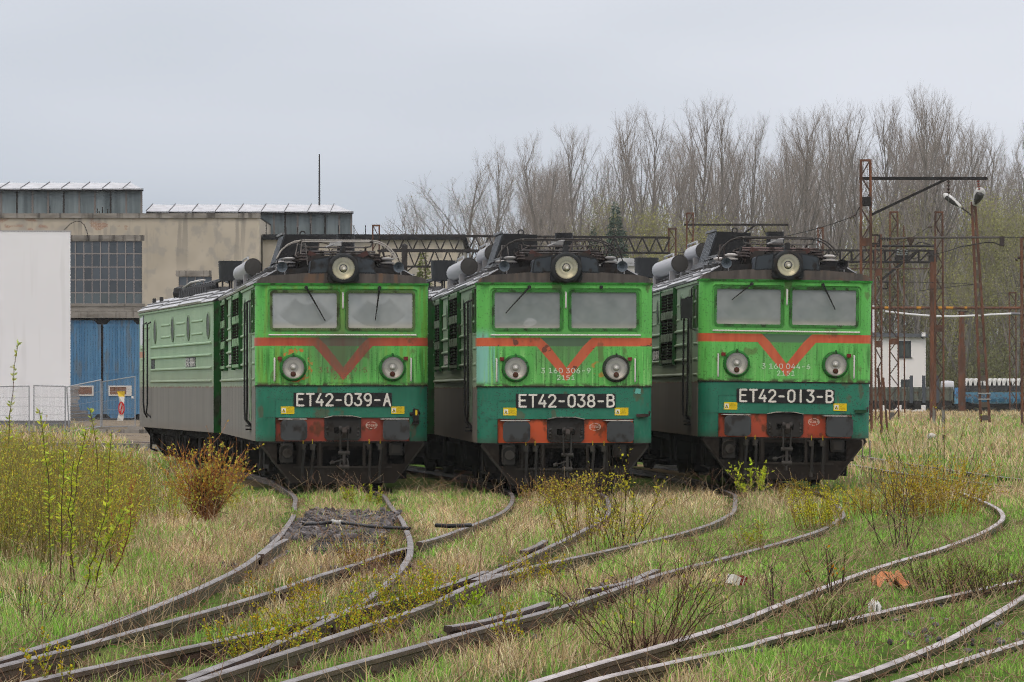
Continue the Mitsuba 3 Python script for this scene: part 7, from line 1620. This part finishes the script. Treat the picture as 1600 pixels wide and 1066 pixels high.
def bush(lbl, px_, py_, *a, name='shrub', cat='shrub', group=None, **k): return shoots(thing(name, lbl, cat, group), gp(px_, py_), *a, **k)
YG = [YLEAF, GLEAF, (0.52, 0.36, 0.03)]
bush('round reddish-brown bush with yellow tips before the leftmost locomotive', 320, 797, 120, 1.25, 0.11, 0.70, (0.36, 0.14, 0.05), [(0.50, 0.48, 0.06), (0.40, 0.46, 0.08), (0.48, 0.27, 0.04)], 2600, 0.036, 1, sr=0.0055, low=0.5, core=420, corecol=(0.045, 0.022, 0.015), wob=0.05, up=-0.01)
bush('wide yellow-brown bush with tall bare shoots at the bend of the right rail', 1462, 797, 110, 0.98, 0.55, 0.5, (0.20, 0.13, 0.06), [(0.52, 0.42, 0.04), (0.46, 0.40, 0.05), (0.46, 0.28, 0.04)], 7000, 0.028, 2, sr=0.0038, low=0.1, yscale=0.7)
bush('tall bare shoots rising out of the yellow-brown bush', 1462, 790, 13, 1.75, 0.35, 0.42, (0.075, 0.05, 0.035), YG, 240, 0.026, 3, sr=0.006, twigs=2, low=0.5)
bush('bare dark many-stemmed bush with cut stumps in the middle foreground', 1003, 1000, 30, 0.92, 0.24, 1.1, (0.085, 0.05, 0.035), [(0.40, 0.44, 0.05)], 120, 0.03, 4, sr=0.0042, twigs=4, wob=0.10)
bush('low tangle of cut dead twigs at the foot of the bare foreground bush', 1005, 1003, 40, 0.26, 0.20, 1.2, (0.075, 0.045, 0.032), YG, 0, 0.03, 40, sr=0.0055, twigs=2, wob=0.16)
bush('bare dark bush beside the sweeping right rail', 1403, 853, 13, 1.10, 0.22, 0.7, (0.075, 0.05, 0.04), YG, 60, 0.03, 5, sr=0.0065, twigs=3, core=0, wob=0.10)
bush('airy yellow-leaved sapling clump before the middle locomotive', 938, 850, 34, 0.95, 0.50, 0.35, (0.13, 0.085, 0.05), [(0.50, 0.42, 0.05), (0.44, 0.44, 0.07)], 1900, 0.026, 6, twigs=6, low=0.15, yscale=0.7)
bush('tall thin sapling with yellow leaf tips before the right buffer of the middle locomotive', 972, 846, 6, 1.35, 0.16, 0.42, (0.06, 0.035, 0.025), [(0.52, 0.47, 0.04)], 330, 0.034, 7, sr=0.007, twigs=7, low=0.45)
bush('bright yellow bush before the rightmost locomotive', 1282, 818, 60, 0.56, 0.34, 0.4, (0.17, 0.12, 0.03), [(0.62, 0.58, 0.03), (0.50, 0.50, 0.04)], 2000, 0.024, 8, twigs=4, low=0.1)
bush('small yellow-green sapling right of the loco three left rail', 1180, 855, 14, 0.36, 0.16, 0.5, (0.15, 0.11, 0.04), [(0.40, 0.42, 0.04)], 520, 0.022, 9, low=0.2)
bush('fresh green sapling in front of the rightmost locomotive plough', 1175, 768, 12, 0.72, 0.18, 0.35, (0.10, 0.08, 0.03), [(0.42, 0.56, 0.04), (0.54, 0.54, 0.04)], 620, 0.042, 10, twigs=4, low=0.2)
bush('yellow-green birch seedlings crowding over the turnout frog in the middle', 640, 940, 46, 0.46, 0.36, 0.45, (0.14, 0.09, 0.04), YG, 2900, 0.021, 11, sr=0.0032, twigs=6, low=0.1, yscale=1.6)
bush('yellow and orange birch seedlings between the near rails left of centre', 520, 975, 50, 0.44, 0.42, 0.45, (0.13, 0.08, 0.04), YG, 3000, 0.02, 12, sr=0.003, twigs=6, low=0.1, yscale=1.6)
bush('low yellow-green seedlings hanging over the rail at lower left', 415, 1006, 44, 0.36, 0.30, 0.5, (0.13, 0.09, 0.04), YG, 2600, 0.019, 13, sr=0.003, twigs=6, low=0.05, yscale=1.5)
bush('two thin yellow-leaved seedlings beside the rail in the bottom left corner', 90, 1058, 7, 0.44, 0.13, 0.3, (0.16, 0.11, 0.05), YG, 330, 0.021, 14, sr=0.003, twigs=4, low=0.25)
bush('reddish twiggy seedling bush just left of the left turnout frog', 575, 880, 26, 0.50, 0.22, 0.5, (0.20, 0.10, 0.05), [(0.32, 0.2, 0.03), (0.30, 0.28, 0.04)], 520, 0.022, 15, sr=0.0035, twigs=5)
bush('small green plant before the leftmost locomotive plough', 563, 777, 16, 0.40, 0.28, 0.4, (0.10, 0.09, 0.03), [(0.30, 0.40, 0.03), (0.40, 0.38, 0.03)], 620, 0.036, 16, low=0.1)
bush('yellow weeds under the middle locomotive plough', 893, 782, 60, 0.62, 0.42, 0.3, (0.17, 0.11, 0.05), [(0.48, 0.43, 0.04), (0.44, 0.27, 0.06)], 1300, 0.032, 17, low=0.2, yscale=0.5)
bush('orange-brown weeds left of the middle locomotive coupling', 855, 772, 50, 0.50, 0.45, 0.25, (0.22, 0.12, 0.05), [(0.30, 0.19, 0.06), (0.34, 0.30, 0.05)], 700, 0.03, 18, low=0.3, yscale=0.4)
bush('yellow seedlings on the check rail right of the second frog', 835, 900, 22, 0.38, 0.2, 0.4, (0.15, 0.1, 0.04), YG, 1000, 0.021, 19, sr=0.003, low=0.1)
bush('thin yellow seedling growing over the near check rail', 800, 985, 7, 0.46, 0.1, 0.3, (0.16, 0.1, 0.04), YG, 300, 0.02, 20, sr=0.003, low=0.3)
bush('bright green climbing seedling on the wing rail of the second frog', 732, 945, 6, 0.34, 0.08, 0.3, (0.14, 0.12, 0.04), [(0.30, 0.42, 0.03)], 230, 0.026, 21, sr=0.003, low=0.1)
bush('dark low shrub with small green leaves at the right edge', 1560, 925, 60, 0.42, 0.42, 0.9, (0.075, 0.05, 0.035), [(0.22, 0.29, 0.05), (0.30, 0.29, 0.06)], 1500, 0.017, 22, twigs=5, low=0.2)
bush('dark low shrub behind the orange bag', 1480, 922, 46, 0.40, 0.38, 0.9, (0.07, 0.045, 0.035), [(0.22, 0.29, 0.05), (0.30, 0.29, 0.06)], 900, 0.017, 23, twigs=5, low=0.2)
bush('small dark tree-like shrub above the bright right rail', 1298, 975, 22, 0.36, 0.12, 0.9, (0.075, 0.05, 0.035), [(0.24, 0.22, 0.06)], 480, 0.014, 24, twigs=6)
bush('bare dark twigs left of the orange bag with a few orange leaves', 1312, 925, 9, 0.50, 0.18, 0.6, (0.06, 0.04, 0.03), [(0.55, 0.24, 0.02)], 24, 0.034, 25, sr=0.006, twigs=4)
bush('bare forked twigs standing behind the sweeping rail', 1218, 945, 6, 0.46, 0.10, 0.4, (0.085, 0.06, 0.045), YG, 0, 0.03, 26, sr=0.006, twigs=5)
bush('thin bare twigs right of the bare dark bush', 1180, 960, 8, 0.30, 0.30, 0.4, (0.09, 0.065, 0.05), YG, 0, 0.03, 27, sr=0.004, twigs=3)
bush('dry brown weed clump by the bend of the right rail', 1385, 795, 40, 0.48, 0.55, 0.3, (0.24, 0.15, 0.06), [(0.34, 0.26, 0.05)], 900, 0.024, 28, low=0.3, yscale=0.6)
bush('yellowish weeds between the rightmost locomotive and the yellow-brown bush', 1345, 795, 50, 0.55, 0.42, 0.3, (0.26, 0.18, 0.05), [(0.54, 0.44, 0.05)], 1500, 0.024, 29, low=0.2, yscale=0.6)
bush('low seedlings right of the hidden middle rail', 1240, 772, 40, 0.45, 0.35, 0.3, (0.2, 0.14, 0.05), [(0.40, 0.34, 0.03), (0.34, 0.22, 0.04)], 900, 0.026, 30, low=0.2, yscale=0.5)
bush('orange-leaved seedlings in the dry grass at lower left of centre', 450, 925, 24, 0.32, 0.35, 0.3, (0.2, 0.13, 0.05), [(0.45, 0.25, 0.02), (0.34, 0.32, 0.03)], 700, 0.02, 31, sr=0.003, low=0.2)
bush('bare dark seedling twigs at the far left bottom', 35, 960, 26, 0.50, 0.3, 0.6, (0.09, 0.055, 0.045), YG, 160, 0.02, 32, sr=0.0035, twigs=4)
# the willow thicket on the left: a mass of shoots and, in front of it, the shoots one can tell apart
def thicket_mass(key, n, seed):
    r = np.random.default_rng(seed); w = Wood(); pts = []
    for i in range(n):
        while True:
            Y = r.uniform(43, 74); pxx = r.uniform(-60, 215) if r.random() < 0.88 else r.uniform(150, 400)
            X = xat(pxx, Y)
            if pxx < 190 or Y > 52 + (pxx - 190) * 0.07: break
        hh = np.interp(pxx, [-60, 120, 200, 260, 400], [1.12, 1.02, 0.85, 0.50, 0.28]) * r.uniform(0.4, 1.12) * np.interp(Y, [43, 55, 74], [1.0, 1.05, 0.85])
        z = float(gz(np.array([X]), np.array([Y]))[0]); red = 1 if r.random() < 0.16 * (pxx > 150) else 0
        S, _d = w.path([X, Y, z], [0.18 * r.normal() + 0.06, 0.2 * r.normal(), 1], hh, 0.0055, 0.0022, 5, 0.07, 0.03, r, red)
        for t in range(3):
            m = r.uniform(0.3, 0.95) * 5; m0 = min(int(m), 4); q = S[m0] + (S[m0 + 1] - S[m0]) * (m - m0)
            Q_, _d = w.path(q, side_dir(S[m0 + 1] - S[m0], math.radians(r.uniform(18, 45)), r), hh * r.uniform(0.15, 0.35), 0.003, 0.0015, 2, 0.08, 0.08, r, red)
            pts += [(Q_[0], Q_[1]), (Q_[1], Q_[2])]
        for m0 in range(1, 5): pts.append((S[m0], S[m0 + 1]))
    v, f, c = wood_mesh([w.split(0, 0), w.split(1, 1)], [(0.22, 0.18, 0.065), (0.30, 0.07, 0.055)], 0.35, r)
    nl = len(pts) * 4; A, B = np.array([p[0] for p in pts]), np.array([p[1] for p in pts]); k = r.integers(0, len(A), nl)
    C = A[k] + (B[k] - A[k]) * r.random((nl, 1)); ax = B[k] - A[k]; ax /= np.linalg.norm(ax, axis=1, keepdims=True) + 1e-9
    v2, f2, m = quads_mesh(C, 0.030 * (0.55 + 0.9 * r.random(nl)), r, 0.42, ax * 0.7 + r.normal(size=(nl, 3)) * 0.4 + [0, 0, 0.3])
    lc = np.array([(0.46, 0.50, 0.06), (0.38, 0.46, 0.08), (0.54, 0.48, 0.05), (0.48, 0.35, 0.06)]); cc = lc[r.integers(0, 4, nl)] * (0.55 + 0.75 * r.random((nl, 1)))
    scene[key] = to_ply(np.vstack([v, v2]), np.vstack([f, f2 + len(v)]), np.vstack([c, np.repeat(cc, m, 0)]), 'm_leaf')
thicket_mass(struct('willow_thicket', 'stuff', 'dense yellow-green willow shoots filling the left side', 'willow thicket'), 2400, 51)
for i_, (pb, yb, pt_, yt, lbl) in enumerate(((5, 850, 27, 538, 'tallest thin willow shoot at the left edge against the white building'), (80, 905, 64, 641, 'stout budding willow shoot with a thick leafy tip at left'), (95, 900, 98, 705, 'willow shoot right of the stout leafy one'), (120, 910, 116, 722, 'short budding willow shoot in the left thicket'),
        (112, 905, 134, 672, 'leaning budding willow shoot in the left thicket'), (140, 850, 142, 640, 'thin dark willow shoot before the blue gates'), (173, 880, 174, 675, 'thin dark branching willow shoot under the banner'), (130, 925, 168, 790, 'leafy willow stem leaning right at the front of the thicket'), (165, 900, 205, 795, 'reddish willow stem leaning right at the thicket edge'), (150, 930, 195, 800, 'low leafy willow stem leaning to the grass'))):
    key = thing('willow_shoot', lbl, 'willow shoot', 'willow shoots standing before the thicket'); Y = FOC * HC / (yb - YH) * 1.0; r = np.random.default_rng(300 + i_)
    A = at(pb, yb, Y); B = at(pt_, yt, Y - 0.3); A[2] = float(gz(np.array([A[0]]), np.array([A[1]]))[0])
    N = 9; u = np.linspace(0, 1, N)[:, None]; P = A + (B - A) * u + np.stack([np.sin(u[:, 0] * 3.1) * 0.05 * r.normal(), 0 * u[:, 0], 0 * u[:, 0]], 1) + r.normal(size=(N, 3)) * 0.008
    red = 'reddish' in lbl; b = MB(); b.tube(P, np.linspace(0.0075, 0.003, N), (0.20, 0.05, 0.04) if red else (0.11, 0.075, 0.04), 5); b.put(sub(key, 'stem'), 'm_matt')
    nl = 100; k = r.uniform(1.5, N - 1.001, nl); k0 = k.astype(int); C = P[k0] + (P[k0 + 1] - P[k0]) * (k - k0)[:, None]
    s_ = np.where(r.random((nl, 1)) < 0.5, -1, 1) * np.array([[1.0, 0, 0]]) * r.uniform(0.3, 1, (nl, 1)) + r.normal(size=(nl, 3)) * 0.3 + [0, 0, 0.75]
    s_ /= np.linalg.norm(s_, axis=1, keepdims=True); v, f, m = quads_mesh(C, 0.055 * (0.6 + 0.7 * r.random(nl)), r, 0.36, s_)
    scene[sub(key, 'leaves', kind='stuff')] = to_ply(v, f, np.repeat(np.array([(0.48, 0.52, 0.05), (0.36, 0.48, 0.06)])[r.integers(0, 2, nl)] * (0.6 + 0.7 * r.random((nl, 1))), m, 0), 'm_leaf')

# ================================================================ the damp air
scene['air'] = {'type': 'homogeneous', 'albedo': {'type': 'rgb', 'value': [0.95, 0.955, 0.96]}, 'sigma_t': {'type': 'rgb', 'value': [0.00013, 0.000133, 0.000137]}}
scene[struct('haze', 'stuff', 'thin damp haze over the railway yard', 'haze')] = {'type': 'cube', 'bsdf': {'type': 'null'}, 'interior': {'type': 'ref', 'id': 'air'},
    'to_world': T().translate([0, 300, 17.5]).scale([760, 640, 20.0])}
scene['camera']['medium'] = {'type': 'ref', 'id': 'air'}
